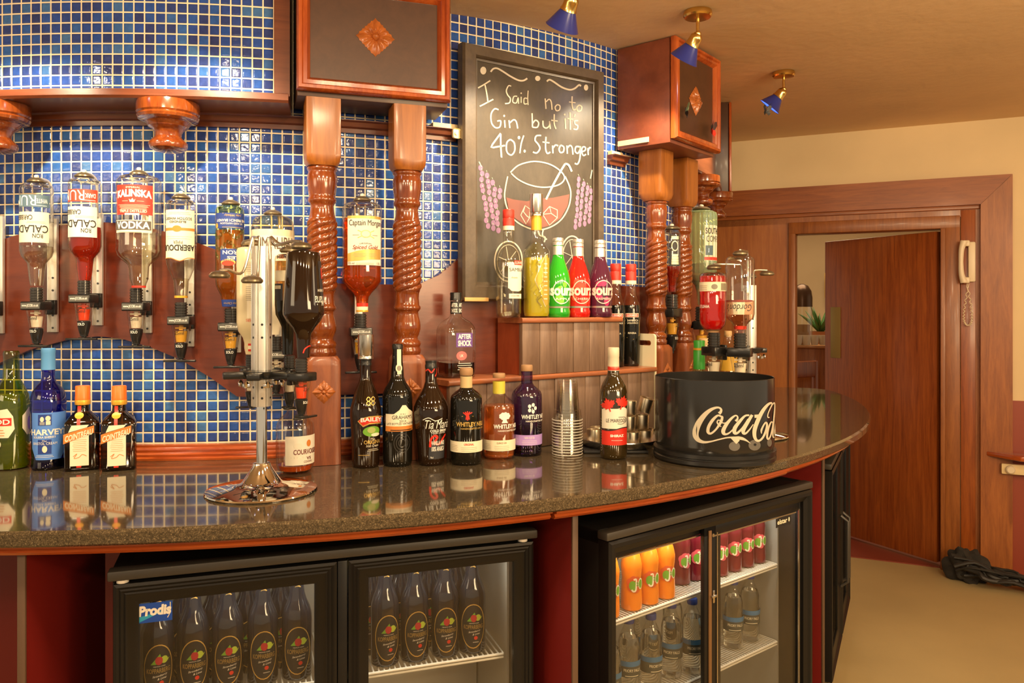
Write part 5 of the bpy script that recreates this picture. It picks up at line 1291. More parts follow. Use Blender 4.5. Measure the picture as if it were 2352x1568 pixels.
B.oval(D, 840, 541, 12, 9, P('pale_gold_print', (.66, .52, .26)), 1); B.oval(D, 840, 541, 9, 6.5, M_CREAM, 2); B.stroke(D, [(822, 533), (858, 550)], 1.8, M_GOLD, 1, 3); B.stroke(D, [(858, 533), (822, 550)], 1.8, M_GOLD, 1, 3); B.bars(D, 811, 826, 541, 544, 1, M_INK, 2, .5); B.bars(D, 853, 866, 541, 544, 1, M_INK, 2, .5); D.build('front_label', B.r)
D = B.decal(lift=.0009); B.rect(D, 820, 845, 696, 704, M_RED, 0); B.rect(D, 820, 845, 704, 712, M_CREAM, 0); D.build('neck_label', B.r)
wall_optic(828, RB + .02, 762, 463, F_AMBER, 'wall optic between the front columns under the spiced rum bottle', xb=832)
# --- beyond the second pair of columns
B = hung('dark whiskey bottle with black and white label seen between the second pair of columns', 1543, 2.15, [(528, 0), (529, 12), (533, 17), (540, 19), (618, 19), (632, 15), (642, 10), (662, 9), (670, 8)], look=.35, sq=3)
B.body(G_CLEAR); B.liq(liquid('dark_rum', (0, 0, 0)), 612, kr=.93); D = B.decal(); B.turn = .35; B.rect(D, 1538, 1560, 540, 612, M_INK, 0, nv=3); B.oval(D, 1550, 566, 8, 12, M_CREAM, 1); B.oval(D, 1550, 566, 6, 9.5, M_INK, 2); B.bars(D, 1542, 1558, 584, 608, 4, M_CREAM, 1, .9); B.bars(D, 1542, 1558, 543, 551, 1, M_CREAM, 1, .9); D.build('front_label', B.r)
wall_optic(1543, 2.15, 718, 528, F_AMBER, 'wall optic between the second pair of columns', web=False, lever=False)
B = hung('tall fluted pale green liqueur bottle hanging upside down right of the far columns', 1611, 2.168, [(484, 0), (485, 26), (489, 33), (497, 35), (612, 34), (622, 34), (632, 32), (643, 24), (655, 15), (668, 11), (690, 10), (700, 9)], look=.5)
B.body(liquid('fluted_glass', (.72, .92, .50), tw=.82), rfun=lambda z, a, r: r * (1 + .02 * cos(20 * a)), name='glass_body'); B.liq(liquid('amber_brown_liqueur', (.45, .10, .03)), 606, kr=.94)
D = B.decal(); B.turn = .5; B.rect(D, 1617, 1668, 520, 600, C_PAPERW, 0, nv=3); B.text(D, 'SOUTHERN', 1620, 1668, 526, 540, M_INK, 1, bold=.02); B.text(D, 'COMFORT', 1622, 1668, 544, 558, M_INK, 1, bold=.02); B.rect(D, 1620, 1636, 566, 588, C_SLATE, 1); B.rect(D, 1617, 1668, 592, 599, M_RED, 1); D.build('front_label', B.r)
wall_optic(1611, 2.168, 746, 483, F_AMBER, 'wall optic under the tall fluted green bottle right of the far columns', web=False)
# ---------------------------------------------------------------- revolving chrome optic stands
def stand(px, yfoot, label, kscale, ztop_y, col_y0, col_y1, stations, ybr=860, rot=0.0):
    d = F * (ZE - ZC) / (yfoot - HY); x = (px - HX) / F * d; k = d / F
    r = empty('optic_stand', (x, d, ZC), 0, label, 'optic stand')
    Z = lambda py: (HY - py) * k + (ZE - ZC)
    b = MB(); b.lathe([(0, .0005), (.124, .0005), (.1265, .003), (.125, .006), (.112, .010), (.072, .016), (.048, .021), (.043, .026), (.032, .042), (.022, .058), (.0195, .066), (.018, .067), (0, .067)], 64, close=False); b.build('chrome_base', M_CHROME, r)
    b = MB(); b.cyl((0, 0, .066), .0122, Z(col_y1) - .066 + .01, 24); b.build('pole', M_CHROME, r)
    b = MB(); h = Z(col_y0) - Z(col_y1)
    b.box((0, 0, (Z(col_y0) + Z(col_y1)) / 2), (.026, .026, h), .002, rz=rot)
    for q in range(6):
        a = rot + q * pi / 3
        b.box((.0165 * sin(a), -.0165 * cos(a), (Z(col_y0) + Z(col_y1)) / 2), (.0165, .010, h), .001, rz=a)
        b.box((.0195 * sin(a + pi / 6), -.0195 * cos(a + pi / 6), (Z(col_y0) + Z(col_y1)) / 2), (.0035, .008, h), .0006, rz=a + pi / 6)
    cl = b.build('aluminium_column', M_ALU, r)
    b = MB()
    for q in range(6):
        a = rot + q * pi / 3
        for zz in (.02, .045, .16, .19):
            T = Matrix.Translation((.0217 * sin(a), -.0217 * cos(a), Z(col_y1) + zz)) @ Matrix.Rotation(a, 4, 'Z') @ Matrix.Rotation(pi / 2, 4, 'X'); b.lathe([(0, 0), (.0028, 0), (.0028, .0004), (0, .0004)], 10, M=T, close=False)
    b.build('screw_hole', M_BLACK, cl)
    zb = Z(ybr)
    b = MB(); b.lathe([(.028, -.010), (.037, -.008), (.044, .004), (.044, .009), (.028, .012)], 30, M=Matrix.Translation((0, 0, zb))); b.build('bracket_collar', M_BLK2, r)
    b = MB()
    for q in range(6):
        a = rot + q * pi / 3 + .25
        b.lathe([(0, 0), (.004, .001), (.006, .010), (.002, .016), (0, .016)], 10, M=Matrix.Translation((.048 * sin(a), -.048 * cos(a), zb - .028)), close=False); b.box((.048 * sin(a), -.048 * cos(a), zb - .022), (.022, .004, .010), .0015, rz=a)
    b.build('wing_nut', M_CHROME, r)
    for (ox, oy, ytop, has, fill, kk) in stations:
        L = math.hypot(ox, oy); a = atan2(ox, -oy)
        b = MB(); b.box((ox * .62, oy * .62, zb), (.030, L * .62, .016), .003, rz=a); b.build('bracket_arm', M_BLK2, r)
        zc = zof(ytop - 1, d + oy) - ZC
        if ybr < 850: P0 = [(ox * .22, oy * .22, Z(col_y0) - .02), (ox * .24, oy * .24, zc + .010), (ox * .4, oy * .4, zc + .0185), (ox * .8, oy * .8, zc + .0185), (ox, oy, zc + .018)]
        else: P0 = None
        pts, _ = spline(P0 or [(ox * .22, oy * .22, Z(col_y0) - .03), (ox * .22, oy * .22, max(Z(col_y0) + .02, zc - .03)), (ox * .45, oy * .45, zc + .016), (ox * .8, oy * .8, zc + .020), (ox, oy, zc + .018)], 1, 5)
        b = MB(); b.tube(pts, .0034, 8); ar = b.build('clamp_arm', M_STEEL, r)
        b = MB(); b.lathe([(0, .0005), (.020, .0005), (.0235, .004), (.0235, .008), (.018, .014), (.006, .017), (0, .018)], 26, M=Matrix.Translation((ox, oy, zc)), close=False); b.build('clamp_knob', M_KNOB, ar)
        if fill: optic(r, (ox, oy, zb), k * kk, fill, kk >= 1.0 and False, a, .012)
    return r, x, d, Z
SD = F * (ZE - ZC) / (1128 - HY); SX = (601 - HX) / F * SD
def off(px, d): return ((px - HX) / F * d - SX, d - SD)
s_tia, s_amb, s_crm = off(692, 1.775), off(665, 1.905), off(577, 1.925)
stand(601, 1128, 'chrome revolving optic stand with aluminium column, standing on the counter left of the columns', 1, 575, 566, 932, [(*s_tia, 574, True, F_RED, .98), (*s_amb, 582, True, F_CREAM, .95), (*s_crm, 566, True, F_CREAM, .95), (-.085, -.035, 640, False, None, 1), (.006, -.085, 652, False, None, 1)], rot=.35)
def on_stand(label, px, d, prof, look, sq=2.0): return Bottle('spirit_bottle', label, 'bottle', px, prof, d=d, hang=True, look=look, sq=sq)
B = on_stand('upside-down black coffee-liqueur bottle at the front of the chrome optic stand', 697, 1.775, [(575, 0), (576, 26), (580, 36), (588, 38), (620, 39.5), (690, 45), (714, 46.5), (722, 46), (738, 38), (752, 26), (766, 18), (780, 16), (804, 15), (821, 14)], 1.25)
B.body(M_BROWNGL)
D = B.decal(); B.turn = 1.1; B.rect(D, 728, 744, 600, 700, P('charcoal_label', (0, 0, 0)), 0, nv=3); B.rect(D, 732, 744, 615, 640, M_RED, 1); B.text(D, 'Tia Maria', 716, 760, 680, 702, M_WHITE, 1, rot=True, shear=.3); B.text(D, 'COLD BREW', 722, 752, 664, 670, M_WHITE, 1, rot=True); D.build('front_label', B.r)
D = B.decal(); B.turn = 0; B.stroke(D, [(682, 810), (684, 800), (692, 794), (702, 796), (706, 806), (705, 812)], 3, M_RED, 0, 5); D.build('neck_label', B.r)
B = on_stand('upside-down amber liqueur bottle with dark lower label behind the coffee-liqueur bottle', 661, 1.905, [(583, 0), (584, 20), (588, 27), (596, 29), (700, 29), (722, 27), (738, 19), (750, 14), (800, 13), (814, 12)], .2)
B.body(G_CLEAR, 583, 690, name='glass_base'); B.liq(L_AMBER, 600, 690, kr=.95); B.body(M_DARKGL, 690)
D = B.decal(); B.turn = .2; B.rect(D, 634, 660, 622, 646, M_CREAM, 0); B.rect(D, 630, 650, 652, 690, P('charcoal_label', (0, 0, 0)), 0); B.rect(D, 634, 646, 656, 664, M_CREAM, 1); D.build('front_label', B.r)
B = on_stand('upside-down cream-coloured liqueur bottle with small print behind the aluminium column', 577, 1.925, [(567, 0), (568, 22), (571, 29), (577, 31.5), (740, 31.5), (760, 28), (775, 18), (788, 15), (803, 14), (813, 12)], -.1, 3.0)
B.body(paint('cream_liqueur_glass', (.74, .62, .38), .18, coat=.4)); D = B.decal(); B.turn = -.1; B.rect(D, 562, 582, 580, 730, P('pale_label', (.78, .68, .48)), 0, nv=4); B.bars(D, 564, 580, 600, 625, 6, M_INK, 1, .3); B.rect(D, 565, 580, 634, 650, M_INK, 1); B.rect(D, 566, 579, 635, 649, P('pale_label', (0, 0, 0)), 2); B.bars(D, 564, 580, 655, 690, 8, M_INK, 1, .3); B.text(D, 'SHERS', 566, 582, 732, 738, M_RED, 1, rot=True); D.build('back_label', B.r)
D = B.decal(lift=.0008); B.rect(D, 560, 592, 788, 793, M_RED, 0); B.rect(D, 560, 592, 801, 806, M_RED, 0); B.rect(D, 560, 592, 793, 801, M_CREAM, 0); D.build('neck_label', B.r)

# second stand near the doorway end
S2D = 2.64; S2F = HY + F * (ZE - ZC) / S2D; S2X = (1722 - HX) / F * S2D
def off2(px, d): return ((px - HX) / F * d - S2X, d - S2D)
stand(1722, S2F, 'second revolving optic stand, behind the black bucket, holding the red and clear gin bottles', 1, 575, 655, 862, [(*off2(1640, 2.58), 620, True, F_CREAM, 1), (*off2(1700, 2.52), 588, True, F_CREAM, 1), (*off2(1762, 2.64), 634, False, None, 1), (*off2(1722, 2.75), 640, False, None, 1)], ybr=804, rot=.2)
B = on_stand('red gin bottle hanging upside down on the second optic stand above the black bucket', 1637, 2.58, [(625, 0), (626, 22), (629, 28), (634, 30), (735, 30), (745, 28), (756, 20), (759, 14), (763, 13)], 0)
B.body(G_CLEAR); B.liq(L_REDGIN, 634, kr=.96)
D = B.decal(); B.turn = 0; B.rect(D, 1604, 1670, 648, 669, M_CREAM, 0); B.bars(D, 1609, 1626, 653, 666, 3, P('label_print', (0, 0, 0)), 1, .35); B.bars(D, 1655, 1666, 651, 667, 1, M_INK, 1, 1.0); B.oval(D, 1641, 659, 7, 6, P('seal_ink', (0, 0, 0)), 1); B.text(D, 'WHITLEY', 1606, 1630, 700, 707, M_WHITE, 0, rot=True, bold=.02); D.build('back_label', B.r)
D = B.decal(); B.rect(D, 1623, 1651, 756, 763, C_CORK, 0); D.build('neck_label', B.r)
B = on_stand('clear embossed gin bottle with grey script label hanging upside down on the second optic stand', 1700, 2.52, [(588, 0), (589, 24), (593, 30), (600, 32), (720, 32), (730, 30), (740, 20), (746, 15), (756, 13.5), (764, 13)], -.1, sq=3)
B.body(G_CLEAR); B.liq(L_PINK, 690, kr=.95)
D = B.decal(); B.turn = -.1; B.rect(D, 1669, 1727, 694, 722, P('pale_label', (0, 0, 0)), 0); B.rect(D, 1669, 1727, 689, 693, P('maroon_print', (0, 0, 0)), 0); B.text(D, "Gordon's", 1672, 1724, 699, 715, M_INK, 1, rot=True, shear=.3); D.build('front_label', B.r)
b = MB()
rg = random.Random(5)
for i in range(12):
    a0 = rg.uniform(-1, 1); y0 = rg.uniform(605, 675); pts = []
    for j in range(8):
        a = a0 + .2 * sin(j + i); y_ = y0 + (j - 4) * 3; r_ = B.R(y_) / ((abs(cos(a)) ** 3 + abs(sin(a)) ** 3) ** (1 / 3)); pts.append((r_ * sin(a), -r_ * cos(a), B.z(y_)))
    b.tube(pts, .0014, 6)
b.build('embossing', G_CLEAR, B.r)
D = B.decal(lift=.0008); B.rect(D, 1686, 1714, 748, 756, M_RED, 0); D.build('neck_label', B.r)
# ---------------------------------------------------------------- chalkboard
cbd = Plan((-.157, 2.388), radians(33.4))
Wc, Hc = .554, .785
cr = empty('chalkboard', (-.157, 2.388, ZE + .0265), radians(33.4), 'framed chalkboard with chalk writing and a drawn gin glass, hung on the blue tiles', 'chalkboard')
M_FR = wood('greyed_dark_frame', (.060, .040, .024), (.10, .068, .04), (3, 3, 3), .4, .2)
def slate():
    m = bpy.data.materials.new('slate_black_chalk_dust'); t, p = nt(m)
    co = N(t, 'ShaderNodeTexCoord'); n = N(t, 'ShaderNodeTexNoise', Scale=9.0, Detail=8.0, Roughness=.7); mp = N(t, 'ShaderNodeMapping'); mp.inputs['Scale'].default_value = (1.2, 1, .5)
    t.links.new(co.outputs['Object'], mp.inputs[0]); t.links.new(mp.outputs[0], n.inputs['Vector'])
    r = ramp(t, [(.35, (.040, .030, .020)), (.7, (.078, .060, .040))]); t.links.new(n.outputs['Fac'], r.inputs[0]); t.links.new(r.outputs[0], p.inputs['Base Color'])
    p.inputs['Roughness'].default_value = .33
    b = N(t, 'ShaderNodeBump', Strength=.12, Distance=.003); t.links.new(n.outputs['Fac'], b.inputs['Height']); t.links.new(b.outputs[0], p.inputs['Normal'])
    return m
prof = [(0, .016), (0, -.012), (.10, -.020), (.74, -.020), (.82, -.014), (.86, -.004), (1, -.002), (1, .016)]; FL, FR, FT, FB = .058, .036, .044, .058
b = MB(); loops = [[(q * FL, y, q * FB), (Wc - q * FR, y, q * FB), (Wc - q * FR, y, Hc - q * FT), (q * FL, y, Hc - q * FT)] for q, y in prof]; m = len(prof)
b.add([v for l in loops for v in l], [(i * 4 + j, i * 4 + (j + 1) % 4, ((i + 1) % m) * 4 + (j + 1) % 4, ((i + 1) % m) * 4 + j) for i in range(m) for j in range(4)]); b.build('frame', M_FR, cr, ang=30)
b = MB(); b.box((Wc / 2, .006, Hc / 2), (Wc - .05, .008, Hc - .06)); b.build('slate_panel', slate(), cr)
b = MB(); b.box((.045, -.0195, .0035), (.085, .006, .012), .001); b.build('bare_bottom_edge', wood('raw_pine_edge', (.50, .27, .08), (.66, .40, .14), (1, 6, 6), .5, .1), cr)
b = MB(); b.box((-.012, .004, .508), (.026, .003, .030), .006); b.cyl((0, 0, 0), .005, .004, 14, M=Matrix.Translation((-.014, .003, .508)) @ Matrix.Rotation(pi / 2, 4, 'X')); b.build('hanging_bracket', M_CREAMSTRIP, cr)
def chalk_map(u, v, off):                         # photograph pixel -> point on the slate
    k = (u - HX) / F; s = cbd.hit(u, .001); x, y = cbd.pt(s, .001)
    return (s, .0015 - off, (HY - (-v)) / F * y - .0265)
D = Decal(chalk_map, .0003)
CH = P('white_chalk', (.56, .49, .38), .85); CHP = P('violet_chalk', (.27, .15, .25), .85); CHR = P('pink_chalk', (.22, .085, .065), .9); CHG = P('green_chalk', (.45, .50, .36), .8)
def ck(pts, w=5, m=CH, l=1, sub=6): D.stroke([(x, -y) for x, y in pts], w * .78, m, l, False, sub)
def dot(x, y, a, bb, m=CH, l=1): D.oval(x, -y, a, bb, m, l, 8)
dot(1110, 162, 7, 9); dot(1235, 180, 6, 6); dot(1346, 201, 5, 7)
ck([(1127, 165), (1133, 158), (1142, 157), (1155, 164), (1172, 175), (1190, 184), (1202, 185), (1211, 180)]); ck([(1256, 187), (1262, 183), (1272, 188), (1290, 200), (1308, 206), (1320, 203), (1330, 195), (1334, 198)])
ck([(1098, 202), (1112, 194), (1126, 185)], 4); ck([(1114, 195), (1118, 215), (1121, 236)], 4); ck([(1102, 244), (1114, 238), (1133, 228)], 4)                                   # I
ck([(1174, 198), (1168, 197), (1163, 208), (1166, 218), (1172, 226), (1170, 236), (1160, 238)], 3.5)                                                                     # S
ck([(1188, 221), (1180, 222), (1178, 234), (1186, 236), (1190, 224), (1191, 238)], 3); ck([(1197, 222), (1197, 236)], 3); dot(1197, 214, 1.6, 2); ck([(1211, 226), (1204, 226), (1204, 238), (1211, 238)], 3); ck([(1213, 208), (1212, 226), (1213, 241)], 3)   # aid
ck([(1252, 226), (1254, 250)], 3.5); ck([(1254, 234), (1261, 228), (1266, 234), (1268, 252)], 3.5); ck([(1280, 240), (1275, 246), (1278, 254), (1285, 252), (1286, 243), (1280, 240)], 3.5)       # no
ck([(1314, 221), (1314, 240), (1317, 252), (1323, 250)], 3.5); ck([(1307, 234), (1322, 236)], 3); ck([(1330, 241), (1325, 247), (1327, 255), (1334, 254), (1336, 245), (1330, 241)], 3.5)         # to
ck([(1145, 252), (1136, 250), (1128, 262), (1129, 282), (1138, 293), (1148, 291), (1150, 278), (1142, 278)], 4); ck([(1159, 276), (1160, 293)], 4); dot(1158, 266, 2, 2.6); ck([(1169, 276), (1171, 294)], 4); ck([(1171, 282), (1180, 275), (1186, 280), (1189, 295)], 4)  # Gin
ck([(1222, 260), (1223, 292)], 4); ck([(1223, 284), (1230, 276), (1237, 282), (1234, 292), (1223, 292)], 4); ck([(1247, 277), (1248, 290), (1255, 294), (1262, 288), (1262, 278), (1264, 296)], 4); ck([(1273, 262), (1273, 284), (1277, 296)], 4); ck([(1266, 276), (1281, 278)], 3.5)  # but
ck([(1298, 272), (1299, 296)], 4); dot(1297, 263, 2, 2.4); ck([(1309, 258), (1310, 298)], 4); ck([(1303, 272), (1316, 274)], 3.5); ck([(1321, 262), (1319, 269)], 3.5); ck([(1328, 277), (1320, 278), (1321, 285), (1327, 289), (1325, 297), (1317, 296)], 4)    # it's
ck([(1150, 306), (1138, 322), (1128, 338), (1142, 337), (1160, 334)], 5, sub=2); ck([(1150, 308), (1150, 335), (1152, 362)], 5, sub=2); ck([(1172, 320), (1164, 328), (1164, 348), (1174, 356), (1182, 346), (1181, 328), (1172, 320)], 4.5)   # 40
dot(1192, 316, 3, 4); ck([(1203, 311), (1197, 330), (1194, 352)], 4, sub=2); dot(1205, 347, 2.6, 3.5)                                                                              # %
ck([(1243, 311), (1232, 312), (1229, 322), (1236, 331), (1240, 341), (1233, 351), (1224, 349)], 4.5); ck([(1254, 314), (1253, 340), (1257, 352), (1264, 349)], 4.5); ck([(1246, 326), (1262, 328)], 4)
ck([(1269, 334), (1270, 352)], 4.5); ck([(1270, 340), (1276, 333), (1282, 335)], 4.5); ck([(1288, 333), (1284, 342), (1287, 350), (1294, 348), (1295, 338), (1288, 333)], 4.5); ck([(1302, 334), (1303, 353)], 4.5); ck([(1303, 340), (1309, 334), (1314, 339), (1316, 355)], 4.5)
ck([(1331, 337), (1323, 337), (1321, 347), (1327, 352), (1332, 344), (1333, 336), (1332, 362), (1327, 376), (1320, 375)], 4.5); ck([(1337, 348), (1344, 345), (1344, 338), (1338, 338), (1336, 348), (1340, 357), (1346, 354)], 4); ck([(1350, 340), (1351, 356)], 4); ck([(1351, 346), (1354, 339), (1357, 340)], 4)
# the drawn glass
body = [(1166, 405), (1161, 430), (1159, 452), (1165, 478), (1180, 503), (1205, 520), (1235, 528), (1265, 521), (1290, 503), (1306, 475), (1311, 448), (1308, 428), (1298, 405)]
liqp = [(1163, 453), (1180, 458), (1210, 462), (1240, 456), (1270, 454), (1308, 446), (1304, 472), (1288, 501), (1263, 518), (1235, 525), (1207, 517), (1183, 501), (1168, 478)]
D.poly([(x, -y) for x, y in liqp], CHR, 0)
ck(body, 4, l=1)
ck([(1172, 396), (1190, 380), (1215, 372), (1235, 371), (1262, 377), (1284, 390), (1296, 405), (1292, 418), (1275, 427), (1245, 430), (1215, 424), (1190, 412), (1174, 398)], 4, l=2)
ck([(1254, 458), (1270, 425), (1288, 392), (1298, 376)], 6, l=3, sub=3); ck([(1298, 376), (1306, 379), (1313, 394)], 6, l=3, sub=3)
for pts in ([(1196, 494), (1206, 472), (1217, 480), (1216, 500), (1208, 514), (1196, 494)], [(1206, 472), (1202, 486), (1210, 496), (1216, 500)], [(1246, 492), (1262, 474), (1280, 482), (1280, 500), (1262, 517), (1246, 492)], [(1262, 474), (1266, 490), (1246, 492)], [(1266, 490), (1280, 500)]): ck(pts, 2.5, l=2, sub=1)
ck([(1235, 528), (1240, 540), (1252, 545), (1250, 556)], 4); ck([(1248, 527), (1246, 540), (1256, 550)], 4)
for cx, cy in ((1168, 600), (1314, 588)):
    ck([(cx + 32 * cos(q) * (1 if cx < 1200 else .8), cy + 46 * sin(q)) for q in [2 * pi * i / 14 for i in range(15)]], 4, l=1, sub=3); ck([(cx + 26 * cos(q) * (1 if cx < 1200 else .8), cy + 38 * sin(q)) for q in [2 * pi * i / 14 for i in range(15)]], 2, l=1, sub=3)
    for q in range(6): ck([(cx, cy), (cx + 24 * cos(q * pi / 3 + .3), cy + 35 * sin(q * pi / 3 + .3))], 2, l=1, sub=1)
# grapes
rg = random.Random(11)
for x0, y0, n, lean, wd in ((1104, 385, 11, .05, 1.0), (1354, 412, 9, -.16, .78)):
    ck([(x0 - 4 if lean > 0 else x0 + 6, y0 - 14 if lean > 0 else y0 - 22), (x0 + 2, y0 - 2)], 3, CHG, 1, 2)
    for row in range(n):
        for c in range(4):
            if row == 0 and c > 0 or row == 1 and c > 1 or row == 2 and c > 2: continue
            x = x0 + (c * 13 - (0 if lean > 0 else 30) + rg.uniform(-2, 2)) * wd + (row * 1.6 if lean > 0 else -row * 1.0); y = y0 + row * 13.5 + (c * 4 if lean > 0 else -c * 4) + rg.uniform(-2, 2)
            if lean > 0 and x > 1150: continue
            dot(x, y, 5.2 * wd, 6.8, CHP, 0); ck([(x, y - 8), (x - 1.5, y - 12)], 1.4, CHG, 1, 1)
D.build('chalk_drawing', cr)

# ---------------------------------------------------------------- ceiling spot lamps
M_SHADE = paint('blue_enamel_shade', (.018, .028, .21), .25, coat=.3)
def bluein():
    m = bpy.data.materials.new('blue_shade_inside'); t, p = nt(m); p.inputs['Base Color'].default_value = (.06, .16, .85, 1); p.inputs['Roughness'].default_value = .3; return m
M_SHADEIN = bluein()
M_BULB = paint('lit_bulb', (1, .9, .7), .4, emit=(1, .84, .58), estr=30)
def spot(x, y, aim, label, watts, sub=True):
    z = ceil_z(x, y); r = empty('ceiling_spot_lamp', (x, y, z), 0, label, 'lamp', 'blue spot lamps on the ceiling')
    b = MB(); b.lathe([(0, -.004), (.043, -.002), (.0445, -.008), (.0445, -.016), (.040, -.021), (.012, -.024), (0, -.024)], 36, close=False); b.build('ceiling_rose', M_BRASS, r)
    b = MB(); b.cyl((0, 0, -.070), .0055, .048, 12); b.lathe([(.006, -.082), (.010, -.076), (.010, -.068), (.006, -.064)], 14); b.build('stem', M_BRASS, r)
    a = Vector(aim).normalized(); T = Matrix.Translation((0, 0, -.074)) @ a.to_track_quat('Z', 'X').to_matrix().to_4x4()
    b = MB(); b.lathe([(0, -.004), (.012, -.003), (.019, .006), (.0195, .012), (.0205, .028), (.024, .036), (.022, .037)], 26, M=T); b.build('lamp_holder', M_BRASS, r)
    b = MB(); b.lathe([(.0215, .036), (.046, .083), (.0475, .0845)], 40, M=T, close=False); sh = b.build('lamp_shade', M_SHADE, r)
    b = MB(); b.lathe([(.0475, .0845), (.0445, .083), (.020, .037)], 40, M=T, close=False); b.build('shade_lining', M_SHADEIN, sh)
    b = MB(); b.lathe([(0, .040), (.012, .042), (.018, .055), (.017, .066), (.010, .072), (0, .074)], 20, M=T, close=False); b.build('bulb', M_BULB, r)
    l = bpy.data.lights.new('spot_beam', 'SPOT'); l.energy = watts; l.color = (1, .82, .56); l.spot_size = radians(84); l.spot_blend = .7; l.shadow_soft_size = .018
    lo = bpy.data.objects.new('spot_beam', l); COL.objects.link(lo); lo.parent = r; lo.location = Vector((0, 0, -.074)) + a * .078; lo.rotation_euler = a.to_track_quat('-Z', 'Y').to_euler()
    return r
def aim_to(x, y, down): 
    dx, dy = CX - x, CY - y; L = math.hypot(dx, dy); return (dx / L * .75, dy / L * .75, -down)
LP = 38
l1 = ray_R(1316, 2.51); spot(*l1, aim_to(*l1, .95), 'blue ceiling spot lamp above the chalkboard, its rose out of frame', LP)
spot(.58, 2.447, aim_to(.58, 2.447, .95), 'blue ceiling spot lamp hanging in front of the right canopy box', LP)
spot(1.108, 3.196, aim_to(1.108, 3.196, .85), 'blue ceiling spot lamp nearest the doorway, with a dark ornament under its shade', LP)
for ph in (7, -5):
    x, y = polar(2.62, ph); spot(x, y, aim_to(x, y, .8), 'blue ceiling spot lamp out of frame above the optics, seen only mirrored in the tiles', LP)
# butterflies
def flutter(name, loc, rz, s, m1, m2, label, tilt=0.0, dia=True):
    r = empty(name, loc, rz, label, 'ornament'); r.rotation_euler = (tilt, 0, rz)
    for sx in (-1, 1):
        b = MB(); b.add([(sx * x * s, -y * s - .003, z * s) for x, y, z in ((.06, .0, -.1), (.3, .35, .95), (.75, .5, 1.05), (.95, .5, .6), (.55, .3, .05))], [(0, 1, 2, 3, 4)]); b.add([(sx * x * s, -y * s - .003, z * s) for x, y, z in ((.05, 0, .0), (.55, .3, .02), (.8, .4, -.4), (.45, .25, -.8), (.1, .05, -.35))], [(0, 1, 2, 3, 4)], 1)
        o = b.build('wing', [m1, m2], r, smooth=False); md = o.modifiers.new('thickness', 'SOLIDIFY'); md.thickness = .0008
    b = MB(); b.lathe([(0, -.5 * s), (.07 * s, -.35 * s), (.09 * s, .1 * s), (.06 * s, .5 * s), (0, .6 * s)], 10, M=Matrix.Translation((0, -.004, 0)), close=False); b.build('body', M_INK, r)
p2 = Plan((.5547, 2.684), rz2)
x, y = p2.at(1572, -.012); flutter('butterfly_ornament', (x, y, zof(256, y)), rz2 + .5, .026, paint('pale_green_wing', (.20, .30, .16), .5), M_INK, 'pale green and black butterfly ornament on the right canopy box front')
x, y = p2.at(1632, -.022); flutter('butterfly_ornament', (x, y, zof(298, y)), rz2 + .2, .030, P('dark_wing', (.05, .02, .02)), M_RED, 'red and black winged ornament at the lower corner of the right canopy box')
x, y = 1.060, 3.19; flutter('butterfly_ornament', ((1758 - HX) / F * 3.16, 3.16, zof(256, 3.16)), .4, .022, M_INK, M_INK, 'small black winged ornament hanging under the shade of the lamp nearest the doorway')
bb = MB(); xx = (1758 - HX) / F * 3.16; bb.tube([(xx, 3.16, zof(252, 3.16)), (xx + .012, 3.165, zof(243, 3.16)), (xx + .030, 3.172, zof(236, 3.16))], .0008, 6)
tag(bb.build('ornament_wire', M_BLACK), 'thin wire from the black ornament up to the blue lamp shade', 'wire')

# ---------------------------------------------------------------- by the doorway: entry phone, shelf, socket, cable heap
t_ph = wt_at(2222); p = MW @ Vector((t_ph, -.0318, 0)); zp = wz(2222, 602)
ph_ = empty('entry_phone', (p.x, p.y, zp), atan2(U.y, U.x), 'white wall entry phone with curly cord on the right door frame', 'phone')
kk = 4.3 / F
b = MB(); b.box((.018, .004, 0), (.036, .022, 92 * kk), .008); b.build('wall_base', P('white_phone_plastic', (.72, .60, .42), .4), ph_)
pts, ws = spline([(-.022, -.026, -46 * kk), (-.034, -.034, -28 * kk), (-.037, -.037, 0), (-.034, -.034, 28 * kk), (-.022, -.026, 46 * kk)], [.019, .014, .012, .014, .019], 6)
b = MB(); b.tube(pts, ws, 14); b.box((-.010, -.018, -42 * kk), (.034, .026, .034), .008); b.box((-.010, -.018, 42 * kk), (.034, .026, .034), .008); b.build('handset', P('white_phone_plastic', (0, 0, 0)), ph_)
pts = []
for i in range(120):
    t = i / 119; cxx = .004 + .018 * sin(pi * t * 1.0) * (1 if t < 2 else 0); 
    path_x = -.002 + (.020 * sin(2 * pi * t)); path_z = -50 * kk - (95 * kk) * sin(pi * t) ** .7
    pts.append((path_x + .005 * cos(i * 1.3), -.014 + .005 * sin(i * 1.3), path_z))
b = MB(); b.tube(pts, .0026, 5); b.build('curly_cord', P('white_phone_plastic', (0, 0, 0)), ph_)

